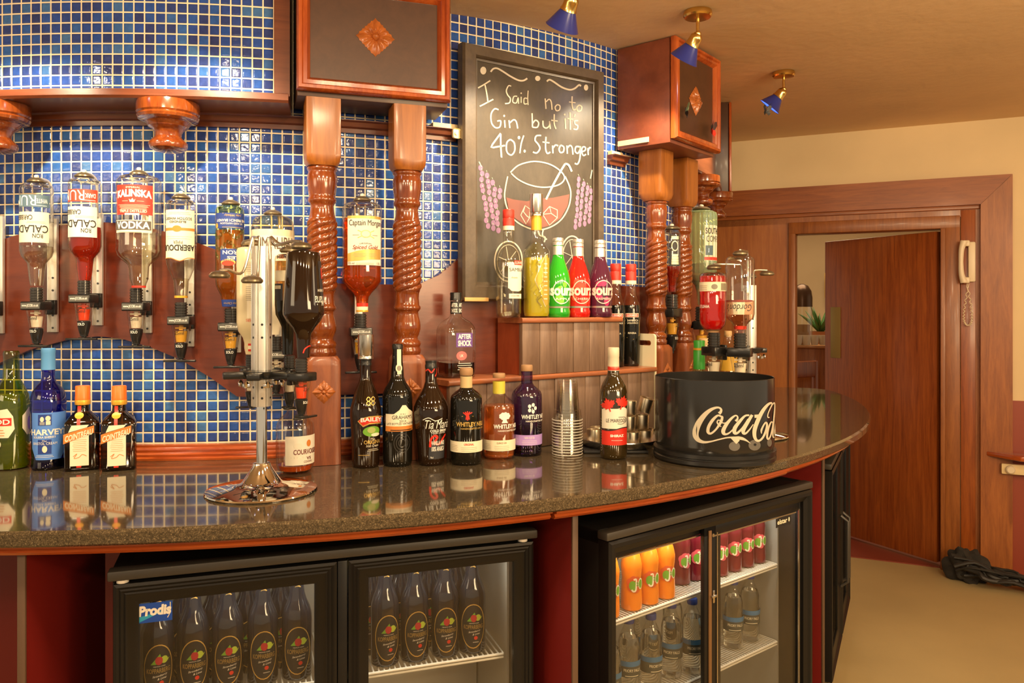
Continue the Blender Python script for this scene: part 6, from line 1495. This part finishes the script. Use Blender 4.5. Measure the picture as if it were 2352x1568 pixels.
sl = wt_at(2258)
b = MB(); z0 = wz(2300, 1040)
sr = empty('wall_shelf', tuple(MW @ Vector((sl + .25, -.05, z0))), atan2(U.y, U.x), 'red-brown shelf ledge right of the door frame', 'shelf')
bm = bmesh.new(); f = bm.faces.new([bm.verts.new(v) for v in ((-.24, .003, -.012), (-.10, -.12, -.012), (1.4, -.20, -.012), (1.4, .003, -.012))]); r_ = bmesh.ops.extrude_face_region(bm, geom=[f])
for v in r_['geom']:
    if isinstance(v, bmesh.types.BMVert): v.co.z = .012
bmesh.ops.recalc_face_normals(bm, faces=list(bm.faces)); bmesh.ops.bevel(bm, geom=list(bm.edges), offset=.004, segments=2, affect='EDGES', profile=.5); b.bm(bm)
b.build('shelf_top', M_MAHOG_H, sr)
q = MW @ Vector((wt_at(2318), -.0608, wz(2318, 1072)))
so = empty('socket_box', tuple(q), atan2(U.y, U.x), 'cream socket box on the wall under the red-brown shelf', 'socket')
b = MB(); b.box((.03, 0, 0), (.15, .028, .055), .006); b.build('box_body', M_CREAMSTRIP, so); b = MB(); b.lathe([(0, 0), (.022, 0), (.022, .016), (.016, .022), (0, .022)], 20, M=Matrix.Translation((-.005, -.014, 0)) @ Matrix.Rotation(pi / 2, 4, 'X'), close=False); b.build('plug', P('white_phone_plastic', (0, 0, 0)), so)
rg = random.Random(21)
q0 = MW @ Vector((wt_at(2262), -.20, .001))
hp = empty('cable_heap', (q0.x, q0.y, .001), atan2(U.y, U.x), 'tangled heap of black cables on the floor at the foot of the door frame', 'cables')
b = MB()
for i in range(14):
    pts = []; r0 = rg.uniform(.05, .10)
    for j in range(14):
        t = j / 13; pts.append((-.14 + .75 * t + .03 * sin(j * 1.7 + i), -.015 * i * .4 + .03 * cos(j * 1.1 + i * 2) - .05 * t, max(.012, .016 + .10 * (1 - t) ** 2 * rg.uniform(.3, 1) + .018 * (i % 3))))
    P_, _ = spline(pts, 1, 3); b.tube(P_, rg.uniform(.006, .012), 7)
b.build('cable', M_BLACKM, hp)
bm = bmesh.new(); bmesh.ops.create_icosphere(bm, subdivisions=4, radius=1)
for v in bm.verts:
    n_ = 1 + .22 * sin(5 * v.co.x + 3 * v.co.z) * cos(6 * v.co.y) + .1 * sin(13 * v.co.x + 7 * v.co.y); v.co = Vector((v.co.x * .10 * n_ - .10, v.co.y * .07 * n_ + .03, max(0.0, .07 + v.co.z * .09 * n_)))
b = MB(); b.bm(bm); b.build('crumpled_cloth', paint('dark_cloth', (.022, .018, .014), .9), hp)

# ---------------------------------------------------------------- the room seen through the door gap
b = MB(); wbox(b, -3, 3, 3.3, 3.42, 0, 2.7); tag(b.build('wall_beyond', M_WALL, smooth=False), kind='structure')
b = MB(); wbox(b, -3, 3, .12, 3.4, 2.55, 2.6); tag(b.build('ceiling_2', M_CEIL, smooth=False), kind='structure')
area_light('next_room_ceiling_lamp', tuple(MW @ Vector((-.9, 1.7, 2.5))), tuple(MW @ Vector((-.9, 1.7, 0))), 1.0, 1.0, 26)
def bt(px, d): return ((px - HX) / F * d, d)
x, y = bt(1868, 6.2)
r = empty('sideboard', (x, y, .0046), radians(-20), 'brown wooden sideboard in the room beyond the door gap', 'sideboard')
zs = zof(800, 6.2)
b = MB(); b.box((0, .1, zs / 2), (.62, .36, zs), .006); b.build('carcass', M_TRIM, r); b = MB(); b.box((0, .1, zs + .012), (.68, .42, .024), .006); b.build('top', wood('pale_sideboard_top', (.42, .20, .08), (.56, .30, .13), (1, 6, 6), .35, .3), r)
zt = zs + .0295
b = MB(); b.lathe([(0, 0), (.075, 0), (.078, .01), (.078, .36), (.070, .42), (.045, .46), (.012, .475), (0, .476)], 28, close=False)
xj, yj = bt(1842, 6.2); j = empty('glass_jar', (xj, yj, zt), 0, 'tall domed glass jar beyond the door gap, on the sideboard', 'jar'); b.build('jar_glass', G_CLEAR, j)
b = MB(); b.lathe([(.079, .30), (.079, .37), (.071, .425), (.046, .466), (.012, .481), (0, .482)], 28, close=False); b.build('dark_lid', paint('dark_bronze', (.09, .05, .03), .3, .6), j)
b = MB(); b.lathe([(0, .004), (.06, .004), (.06, .16), (0, .16)], 20, close=False); b.build('filling', P('cork_stopper', (0, 0, 0)), j)
xp, yp = bt(1884, 6.42); j = empty('potted_plant', (xp, yp, zt), 0, 'spiky green potted plant beyond the door gap', 'plant')
b = MB(); b.lathe([(0, 0), (.07, 0), (.085, .10), (.078, .10), (.075, .085), (0, .085)], 24, close=False); b.build('pot', paint('terracotta', (.40, .17, .07), .7), j)
b = MB()
for i in range(22):
    a = i * 2.4; L = rg.uniform(.14, .26); e = rg.uniform(.3, 1.0); pts = [(L * t * e * cos(a), L * t * e * sin(a), .085 + L * t * (1 - .3 * t * e)) for t in [q / 5 for q in range(6)]]
    b.tube(pts, [.006, .011, .012, .010, .006, .001], 6)
b.build('leaves', paint('plant_green', (.06, .16, .03), .5), j)
for i, pxm in enumerate((1833, 1852, 1871, 1890)):
    xm, ym = bt(pxm, 6.05); j = empty('white_mug', (xm, ym, zt + .005), 1.5, f'white mug, {ORD[i]} from the left beyond the door gap', 'mug', 'mugs on the sideboard')
    b = MB(); b.lathe([(0, 0), (.022, 0), (.028, .02), (.030, .075), (.0275, .075), (.025, .01), (0, .008)], 18, close=False); b.build('mug_wall', C_PAPERW, j); b = MB(); b.tube([(.028 + .016 * sin(pi * t), 0, .018 + .042 * t) for t in [q / 6 for q in range(7)]], .0035, 6); b.build('handle', C_PAPERW, j)
q = MW @ Vector((wt_at(1895) + .02, 3.29, zof(650, 7.6)))
xq, yq = bt(1899, 7.55); j = empty('picture_frame', (xq, yq, zof(655, 7.55)), atan2(U.y, U.x), 'edge of a gilt picture frame on the wall beyond the door gap', 'picture')
b = MB(); b.box((.15, .0, 0), (.34, .03, .24), .004); b.build('frame', M_GOLD, j); b = MB(); b.box((.15, -.016, 0), (.28, .004, .18)); b.build('picture', P('picture_paper', (.45, .36, .24)), j)
xc_, yc_ = bt(1880, 5.55); j = empty('dark_chair', (xc_, yc_, .0046), .5, 'dark wooden chair beyond the door gap', 'chair')
zc_ = zof(835, 5.55)
b = MB(); b.box((0, 0, .44), (.42, .42, .05), .01); b.build('seat', M_DOOR, j)
b = MB(); b.box((0, .19, zc_ - .06), (.40, .03, .12), .012); b.box((0, .19, zc_ - .26), (.40, .022, .06), .008); b.build('backrest', M_DOOR, j)
for sx in (-1, 1):
    b = MB(); b.box((sx * .19, .19, zc_ / 2), (.035, .035, zc_), .006); b.build('leg', M_DOOR, j)
    b = MB(); b.box((sx * .19, -.19, .21), (.035, .035, .42), .006); b.build('leg', M_DOOR, j)
# ---------------------------------------------------------------- under-counter bottle fridges
M_GLASSDOOR = thin_glass('fridge_door_glass', (.96, .96, .95), (.7, .7, .7), .5)
M_WIRE = paint('white_coated_wire', (.72, .68, .58), .35)
ZF = ZE - .541
def fridge(A, B_, label, kind):
    A, B_ = Vector((*A, 0)), Vector((*B_, 0)); d = B_ - A; w = d.length; rz = atan2(d.y, d.x)
    pl = Plan((A.x, A.y), rz)
    r = empty('bottle_fridge', (A.x, A.y, 0), rz, label, 'fridge', 'black bottle fridges under the counter')
    dp, t = .36, .035
    b = MB()
    b.box((t / 2, .03 + dp / 2, ZF / 2), (t, dp, ZF - .002), .003); b.box((w - t / 2, .03 + dp / 2, ZF / 2), (t, dp, ZF - .002), .003)
    b.box((w / 2, .03 + dp / 2, ZF - .02), (w, dp, .036), .003); b.box((w / 2, .03 + dp / 2, .061), (w, dp, .12), .003); b.box((w / 2, .03 + dp - .015, ZF / 2), (w - .01, .03, ZF - .01))
    b.build('cabinet', M_FRIDGE, r)
    b = MB(); b.box((t + .004, .06 + dp / 2, ZF / 2), (.006, dp - .06, ZF - .18)); b.box((w - t - .004, .06 + dp / 2, ZF / 2), (.006, dp - .06, ZF - .18)); b.box((w / 2, dp - .006, ZF / 2), (w - 2 * t - .02, .006, ZF - .18)); b.box((w / 2, .06 + dp / 2, ZF - .044), (w - 2 * t, dp - .06, .006)); b.box((w / 2, .06 + dp / 2, .124), (w - 2 * t, dp - .06, .006))
    b.build('inner_lining', M_LINER, r)
    b = MB(); b.box((w / 2, .012, ZF - .011), (w + .012, .036, .021), .004); b.build('top_trim', M_FRTRIM, r)
    l = bpy.data.lights.new('fridge_lamp', 'AREA'); l.shape = 'RECTANGLE'; l.size = w - .2; l.size_y = .03; l.energy = 2.3; l.color = (1, .93, .78)
    lo = bpy.data.objects.new('fridge_lamp', l); COL.objects.link(lo); lo.parent = r; lo.location = (w / 2, .075, ZF - .052); lo.rotation_euler = (radians(14), 0, 0)
    return r, pl, w
def frame_door(r, x0, x1, z0, z1, y, fw, name, mat=M_FRIDGE, steps=3, thick=.034):
    b = MB()
    pr = [(0, y + thick), (0, y)]
    for i in range(steps): pr += [(.006 + i * .0085, y - .003 + i * .002), (.011 + i * .0085, y + .001 + i * .002)]
    pr += [(fw * .8, y + .008), (fw, y + .012), (fw, y + thick)]
    loops = [[(x0 + q, yy, z0 + q), (x1 - q, yy, z0 + q), (x1 - q, yy, z1 - q), (x0 + q, yy, z1 - q)] for q, yy in pr]; m = len(pr)
    b.add([v for l in loops for v in l], [(i * 4 + j, i * 4 + (j + 1) % 4, ((i + 1) % m) * 4 + (j + 1) % 4, ((i + 1) % m) * 4 + j) for i in range(m) for j in range(4)])
    o = b.build(name, mat, r, ang=25)
    b = MB(); b.box(((x0 + x1) / 2, y + .018, (z0 + z1) / 2), (x1 - x0 - 2 * fw + .006, .004, z1 - z0 - 2 * fw + .006)); b.build('glass_pane', M_GLASSDOOR, o)
    return o
def wire_shelf(r, x0, x1, y0, y1, z, n):
    s = MB()
    for i in range(n): x = x0 + (x1 - x0) * i / (n - 1); s.tube([(x, y0, z), (x, y1, z)], .0022, 6)
    for y in (y0, y1): s.tube([(x0, y, z - .002), (x1, y, z - .002)], .0035, 8)
    s.tube([(x0, y0, z - .010), (x1, y0, z - .010)], .003, 8)
    s.build('wire_shelf', M_WIRE, r)

# --- cider fridge
r1, p1, w1 = fridge((-.83, 1.62), (.056, 1.928), 'black two-door fridge full of dark cider bottles, left of the red divider', 'hinged')
z0, z1 = .13, ZF - .028
frame_door(r1, .006, w1 / 2 - .010, z0, z1, -.006, .047, 'door'); frame_door(r1, w1 / 2 + .016, w1 - .006, z0, z1, -.006, .047, 'door')
b = MB(); b.box((w1 / 2 + .003, .012, (z0 + z1) / 2), (.022, .03, z1 - z0), .002); b.build('centre_post', M_FRIDGE, r1)
b = MB(); b.lathe([(0, 0), (.012, 0), (.012, .006), (0, .006)], 16, M=Matrix.Translation((.022, .006, z1 + .001)), close=False); b.lathe([(0, 0), (.012, 0), (.012, .006), (0, .006)], 16, M=Matrix.Translation((w1 - .03, .006, z1 + .001)), close=False); b.build('hinge_cap', P('white_plastic', (.7, .66, .58), .4), r1)
zs1 = .578
wire_shelf(r1, .06, w1 - .06, .065, .345, zs1, 64); wire_shelf(r1, .06, w1 - .06, .065, .345, .30, 64)
# maker's sticker on the left pane
sx0 = p1.hit(315, .011); sx1 = p1.hit(396, .011)
sy = p1.pt(sx0, .011)[1]; zt_, zb_ = zof(1387, sy), zof(1432, sy)
D = Decal(lambda u, v, off: (u, .0098 - off, v), .0004)
D.rect(sx0, sx1, zb_, zt_, P('sticker_blue', (.01, .07, .42), .35), 0); h_ = zt_ - zb_; w_ = sx1 - sx0
D.poly([(sx0 + .001, zb_ + .001), (sx0 + .6 * w_, zb_ + .42 * h_), (sx0 + .75 * w_, zb_ + .58 * h_), (sx0 + .001, zb_ + .3 * h_)], P('sticker_cyan', (.03, .36, .60), .35), 1)
D.text('Prodis', sx0 + .04 * w_, sx1 - .03 * w_, zb_ + .34 * h_, zt_ - .12 * h_, M_WHITE, 2, bold=.05, shear=.1); D.stroke([(sx0 + .86 * w_, zb_ + .16 * h_), (sx1 - .06 * w_, zb_ + .4 * h_), (sx1 - .06 * w_, zt_ - .05 * h_)], .0016, M_CREAM, 1, sub=1); D.build('maker_sticker', r1)

M_CIDER = paint('dark_cider_glass', (.010, .011, .016), .07, spec=.6, coat=.5)
C_LBL = paint('black_label', (.014, .016, .020), .4); C_BERRY = paint('berry_red_print', (.45, .02, .03), .5); C_LIME = paint('lime_green_print', (.42, .52, .05), .5)
def cider_proto():
    r = empty('cider_bottle', (0, 0, 0), 0, 'x', 'bottle', 'dark cider bottles in the left fridge')
    pr = [(0, .002), (.028, 0), (.033, .003), (.0345, .010), (.0345, .136), (.0335, .148), (.029, .164), (.022, .180), (.0175, .196), (.0152, .218), (.0138, .246), (.0150, .248), (.0150, .256), (.0135, .257)]
    b = MB(); b.lathe(pr, 28, close=False); b.build('glass_body', M_CIDER, r)
    b = MB(); b.lathe([(.0140, .252), (.0166, .253), (.0162, .259), (.012, .262), (0, .2625)], 20, close=False); b.build('crown_cap', M_GOLD, r)
    D = Decal(lambda u, v, off: ((.0345 + off) * sin(u / .0345), -(.0345 + off) * cos(u / .0345), v - .006), .0005)
    ell = [(.031 * cos(q), .078 + .054 * sin(q)) for q in [2 * pi * i / 28 for i in range(28)]]
    D.oval(0, .078, .031, .054, C_LBL, 0, 18); D.stroke(ell, .0022, M_GOLD, 1, True)
    D.oval(.001, .098, .0075, .0095, C_BERRY, 2); D.oval(.012, .0985, .0075, .0080, C_LIME, 1); D.poly([(-.016, .090), (-.004, .104), (-.001, .096), (-.004, .090)], C_GREENPR, 1); D.poly([(.018, .098), (.024, .101), (.019, .094)], C_LIME, 1); D.poly([(-.002, .107), (.003, .113), (.005, .106)], C_GREENPR, 3)
    D.text('PREMIUM CIDER', -.010, .014, .0845, .0865, M_WHITE, 2, bold=.01); D.text('KOPPARBERG', -.024, .025, .071, .0815, paint('dull_gold_print', (.30, .20, .06), .4), 2, bold=.02)
    D.text('Strawberry', -.012, .018, .062, .0675, M_WHITE, 2, shear=.3, slope=.004); D.text('& Lime', -.002, .016, .0565, .061, M_WHITE, 2, shear=.3, slope=.002); D.oval(.006, .049, .0045, .0045, M_RED, 2); D.bars(-.002, .014, .038, .042, 1, M_WHITE, 2)
    D.build('front_label', r)
    D = Decal(lambda u, v, off: ((.0168 + off) * sin(u / .015), -(.0150 + off) * cos(u / .015), v), .0006); D.poly([(-.006, .208), (.0, .206), (.008, .212), (.004, .216), (-.004, .214)], M_GOLD, 0); D.build('neck_print', r)
    return r
cp = cider_proto(); first = True
def put_cider(px, q, turn, label, z=None, s=None):
    global first
    s = p1.hit(px, q) if s is None else s; x, y = p1.pt(s, q)
    c = cp if first else copy_tree(cp); first = False
    c.location = (x, y, (zs1 if z is None else z) + .0025); c.rotation_euler = (0, 0, rz_look(x, y) + turn); c['label'] = label
def rz_look(x, y): return atan2(-x, y)
WHL = ['first', 'second', 'third', 'fourth', 'fifth', 'sixth']
for i, px in enumerate((362, 444, 523, 604, 682)): put_cider(px, .105, .05, f'dark cider bottle behind the left fridge door, front row, {WHL[i]} from the left')
for i, px in enumerate((800, 884, 952, 1022, 1084)): put_cider(px, .105, .22 if px < 1000 else .1, f'dark cider bottle behind the right cider-fridge door, front row, {WHL[i]} from the left')
for i, px in enumerate((420, 496, 570, 645)): put_cider(px, .180, .1, f'dark cider bottle behind the left fridge door, second row, {WHL[i]} from the left')
for i, px in enumerate((850, 920, 985, 1046)): put_cider(px, .180, .1, f'dark cider bottle behind the right cider-fridge door, second row, {WHL[i]} from the left')
for i, px in enumerate((365, 447, 527, 607)): put_cider(px, .100, .05, f'dark cider bottle on the lower shelf behind the left fridge door, {WHL[i]} from the left', z=.30)

# --- juice and water fridge
r2, p2f, w2 = fridge((.2314, 1.902), (.939, 2.465), 'black sliding-door fridge of juice and water bottles, right of the red divider', 'sliding')
b = MB(); fwo = .045
pr = [(0, .03), (0, -.004), (.006, -.010), (.016, -.010), (.020, -.002), (.034, .004), (.034, .03)]
loops = [[(q, yy, .12 + q), (w2 - q, yy, .12 + q), (w2 - q, yy, ZF - .024 - q), (q, yy, ZF - .024 - q)] for q, yy in pr]; m = len(pr)
b.add([v for l in loops for v in l], [(i * 4 + j, i * 4 + (j + 1) % 4, ((i + 1) % m) * 4 + (j + 1) % 4, ((i + 1) % m) * 4 + j) for i in range(m) for j in range(4)]); b.build('front_frame', M_FRIDGE, r2, ang=25)
zA, zB = .156, ZF - .060
sL1 = p2f.hit(1592, .024)
# left pane slides behind, right pane in front with a black handle rail
def slider(s0, s1, y, rails, top, name):
    b = MB()
    b.box((s0 + rails[0] / 2, y, (zA + zB) / 2), (rails[0], .014, zB - zA), .002); b.box((s1 - rails[1] / 2, y, (zA + zB) / 2), (rails[1], .014, zB - zA), .002)
    b.box(((s0 + s1) / 2, y, zB - top / 2), (s1 - s0, .014, top), .002); b.box(((s0 + s1) / 2, y, zA + .012), (s1 - s0, .014, .024), .002)
    o = b.build(name, M_FRIDGE, r2)
    b = MB(); b.box(((s0 + s1) / 2, y + .001, (zA + zB) / 2), (s1 - s0 - .01, .004, zB - zA - .01)); b.build('glass_pane', M_GLASSDOOR, o)
    b = MB(); b.box((s0 + rails[0] + .002, y - .0075, (zA + zB) / 2), (.004, .004, zB - zA - .04)); b.box((s1 - rails[1] - .002, y - .0075, (zA + zB) / 2), (.004, .004, zB - zA - .04)); b.box(((s0 + s1) / 2, y - .0075, zB - top - .002), (s1 - s0 - rails[0] - rails[1], .004, .004)); b.build('metal_bead', M_STEEL, o)
    return o
sA0, sA1 = .034, p2f.hit(1655, .03)
sB0, sB1 = p2f.hit(1612, .02), w2 - .034
slider(sA0, sA1, .036, (.012, .052), .022, 'sliding_door'); dB = slider(sB0, sB1, .018, (.052, .014), .026, 'sliding_door')
b = MB(); sh_ = p2f.hit(1636, .01)
b.box((sh_, .006, zof(1360, 2.2)), (.008, .006, .036), .002); b.box((sh_ - .004, .002, zof(1358, 2.2)), (.020, .008, .007), .002); b.build('lock', M_STEEL, dB); b = MB(); b.lathe([(0, 0), (.005, 0), (.005, .003), (0, .003)], 12, M=Matrix.Translation((sh_, .009, zof(1222, 2.2))) @ Matrix.Rotation(pi / 2, 4, 'X'), close=False); b.build('screw', M_STEEL, dB)
b = MB(); b.box((sh_ - .012, .0085, (zA + zB) / 2), (.012, .004, zB - zA - .02), .001); b.build('handle_strip', paint('brown_handle_strip', (.16, .08, .03), .4), dB)
b = MB()
for py in (1330, 1446, 1564): b.lathe([(0, 0), (.004, 0), (.003, .003), (0, .003)], 10, M=Matrix.Translation((sA1 - .045, .029, zof(py, 2.15))) @ Matrix.Rotation(pi / 2, 4, 'X'), close=False)
b.build('screw', M_STEEL, r2)
e0, e1 = p2f.hit(1783, .012), p2f.hit(1818, .012); ye = p2f.pt(e0, .012)[1]; ez1, ez0 = zof(1192, ye), zof(1213, ye)
D = Decal(lambda u, v, off: (u, .0140 - off, v), .0004); D.rect(e0, e1, ez0, ez1, M_INK, 0, 2); D.text('elstar', e0 + .1 * (e1 - e0), e0 + .74 * (e1 - e0), ez0 + .3 * (ez1 - ez0), ez1 - .15 * (ez1 - ez0), M_CREAM, 1, bold=.02); D.oval(e1 - .14 * (e1 - e0), (ez0 + ez1) / 2 + .002, .0035, .007, M_CREAM, 1); D.build('maker_badge', r2)
zsA, zsB = .630, .384
wire_shelf(r2, .055, w2 - .055, .085, .345, zsA, 74); wire_shelf(r2, .055, w2 - .055, .085, .345, zsB, 74)

M_ORJ = paint('orange_juice', (.85, .24, .012), .22, coat=.5); M_BERJ = paint('berry_juice', (.16, .010, .018), .15, coat=.5)
def juice_proto(nm, mat, fruit, label, group):
    r = empty('juice_bottle', (0, 0, 0), 0, label, 'bottle', group)
    pr = [(0, .002), (.024, 0), (.0285, .004), (.029, .02), (.0275, .06), (.026, .085), (.0285, .112), (.0285, .122), (.024, .142), (.0175, .160), (.0145, .178), (.0145, .188), (0, .188)]
    b = MB(); b.lathe(pr, 26, close=False); b.build('filled_body', mat, r)
    b = MB(); b.lathe([(.0150, .184), (.0165, .185), (.0165, .200), (.015, .202), (0, .202)], 20, close=False); b.build('cap', C_GREENPR if False else M_CREAM, r)
    D = Decal(lambda u, v, off: ((.0285 + off) * sin(u / .0285), -(.0285 + off) * cos(u / .0285), v), .0006)
    for a, c in ((-.012, .078), (-.004, .084), (.006, .082), (-.010, .066), (.004, .062)): D.oval(a, c, .011, .012, fruit, 0)
    D.oval(-.006, .070, .010, .013, C_GREENPR, 1)
    D.stroke([(-.004, .086), (.003, .086), (.002, .060), (-.004, .055), (-.009, .060)], .0045, M_CREAM, 2, sub=4); D.text('2', .003, .009, .070, .080, C_GREENPR, 4, bold=.03); D.oval(.016, .074, .008, .015, M_CREAM, 2); D.oval(.016, .074, .0055, .0115, C_GREENPR, 3)
    D.build('front_label', r)
    return r
oj = juice_proto('o', M_ORJ, paint('deep_orange_print', (.62, .10, .02), .5), 'x', 'orange juice bottles in the right fridge'); bj = juice_proto('b', M_BERJ, paint('pink_print', (.72, .10, .12), .5), 'x', 'berry juice bottles in the right fridge')
def put(proto, state, pl, px, q, z, turn, label):
    x, y = pl.pt(pl.hit(px, q), q); c = proto if not state else copy_tree(proto); state.append(1)
    c.location = (x, y, z); c.rotation_euler = (0, 0, rz_look(x, y) + turn); c['label'] = label
so_, sb_, sw_ = [], [], []
for i, px in enumerate((1398, 1450, 1489, 1527)): put(oj, so_, p2f, px, .115 + .0 * i, zsA + .0025, .35, f'orange juice bottle behind the left sliding door, {WHL[i]} from the left')
for i, px in enumerate((1480,)): put(oj, so_, p2f, px, .19, zsA + .0025, .35, f'orange juice bottle standing behind the front orange row in the juice fridge')
for i, px in enumerate((1563, 1592)): put(bj, sb_, p2f, px, .16, zsA + .0025, .6, f'dark berry juice bottle behind the left sliding door, {WHL[i]} from the left')
for i, px in enumerate((1651, 1682, 1711, 1738)): put(bj, sb_, p2f, px, .135, zsA + .0025, .35, f'dark berry juice bottle behind the right sliding door, front row, {WHL[i]} from the left')
for i, px in enumerate((1658, 1688)): put(bj, sb_, p2f, px, .205, zsA + .0025, .35, f'dark berry juice bottle behind the right sliding door, second row, {WHL[i]} from the left')
def water_proto():
    r = empty('water_bottle', (0, 0, 0), 0, 'x', 'bottle', 'small water bottles in the right fridge')
    b = MB(); b.lathe([(0, .006), (.020, 0), (.027, .003), (.0305, .015), (.0305, .050), (.0295, .054), (.0305, .058), (.0305, .105), (.0295, .110), (.0305, .115), (.0300, .140), (.026, .162), (.017, .182), (.0125, .192), (.0120, .202)], 28, close=False); b.build('bottle_wall', G_PLASTIC, r)
    b = MB(); b.lathe([(0, .004), (.0285, .006), (.0285, .148), (.024, .162), (0, .162)], 24, close=False); b.build('water', liquid('water', (.97, .97, .93), 1.33), r)
    b = MB(); b.lathe([(.0145, .198), (.0150, .200), (.0150, .212), (.0140, .214), (0, .214)], 20, close=False); b.build('cap', C_NAVY, r)
    D = Decal(lambda u, v, off: ((.0305 + off) * sin(u / .0305), -(.0305 + off) * cos(u / .0305), v), .0007)
    D.rect(-.06, .06, .060, .104, paint('water_label_dark', (.07, .075, .06), .5), 0, 26); D.rect(-.06, .06, .090, .104, paint('water_label_blue', (.05, .17, .34), .5), 1, 26); D.text('PRIORY FALLS', -.022, .024, .076, .084, M_CREAM, 2, bold=.01); D.bars(-.02, .02, .064, .070, 1, M_CREAM, 2, .5); D.build('front_label', r)
    return r
wp = water_proto()
for i, px in enumerate((1400, 1444, 1495, 1542, 1590)): put(wp, sw_, p2f, px, .115 + .02 * (i % 2), zsB + .0025, .3 * (i % 3), f'clear water bottle on the lower shelf behind the left sliding door, {WHL[i]} from the left')
for i, px in enumerate((1684, 1722)): put(wp, sw_, p2f, px, .14, zsB + .0025, .2, f'clear water bottle on the lower shelf behind the right sliding door, {WHL[i]} from the left')
for i, px in enumerate((1545, 1478)): put(wp, sw_, p2f, px, .215, zsB + .0025, .5, f'clear water bottle in the second row behind the left sliding door, {WHL[i]} from the left')

# --- third fridge, seen edge on at the right end
c3 = polar(2.665, 65.0); rz3 = radians(63.0)
A3 = (c3[0] - .45 * cos(rz3), c3[1] - .45 * sin(rz3)); B3 = (c3[0] + .45 * cos(rz3), c3[1] + .45 * sin(rz3))
r3, p3, w3 = fridge(A3, B3, 'black fridge seen almost edge on at the right end of the counter', 'hinged')
frame_door(r3, .006, w3 / 2 - .010, z0, z1, -.006, .047, 'door'); frame_door(r3, w3 / 2 + .016, w3 - .006, z0, z1, -.006, .047, 'door')
b = MB()
for xx, sg in ((w3 / 2 - .03, 1), (w3 / 2 + .036, 1)): b.tube([(xx, -.004, .62), (xx, -.03, .60), (xx, -.03, .36), (xx, -.004, .34)], .006, 8)
b.build('handle', M_FRTRIM, r3)
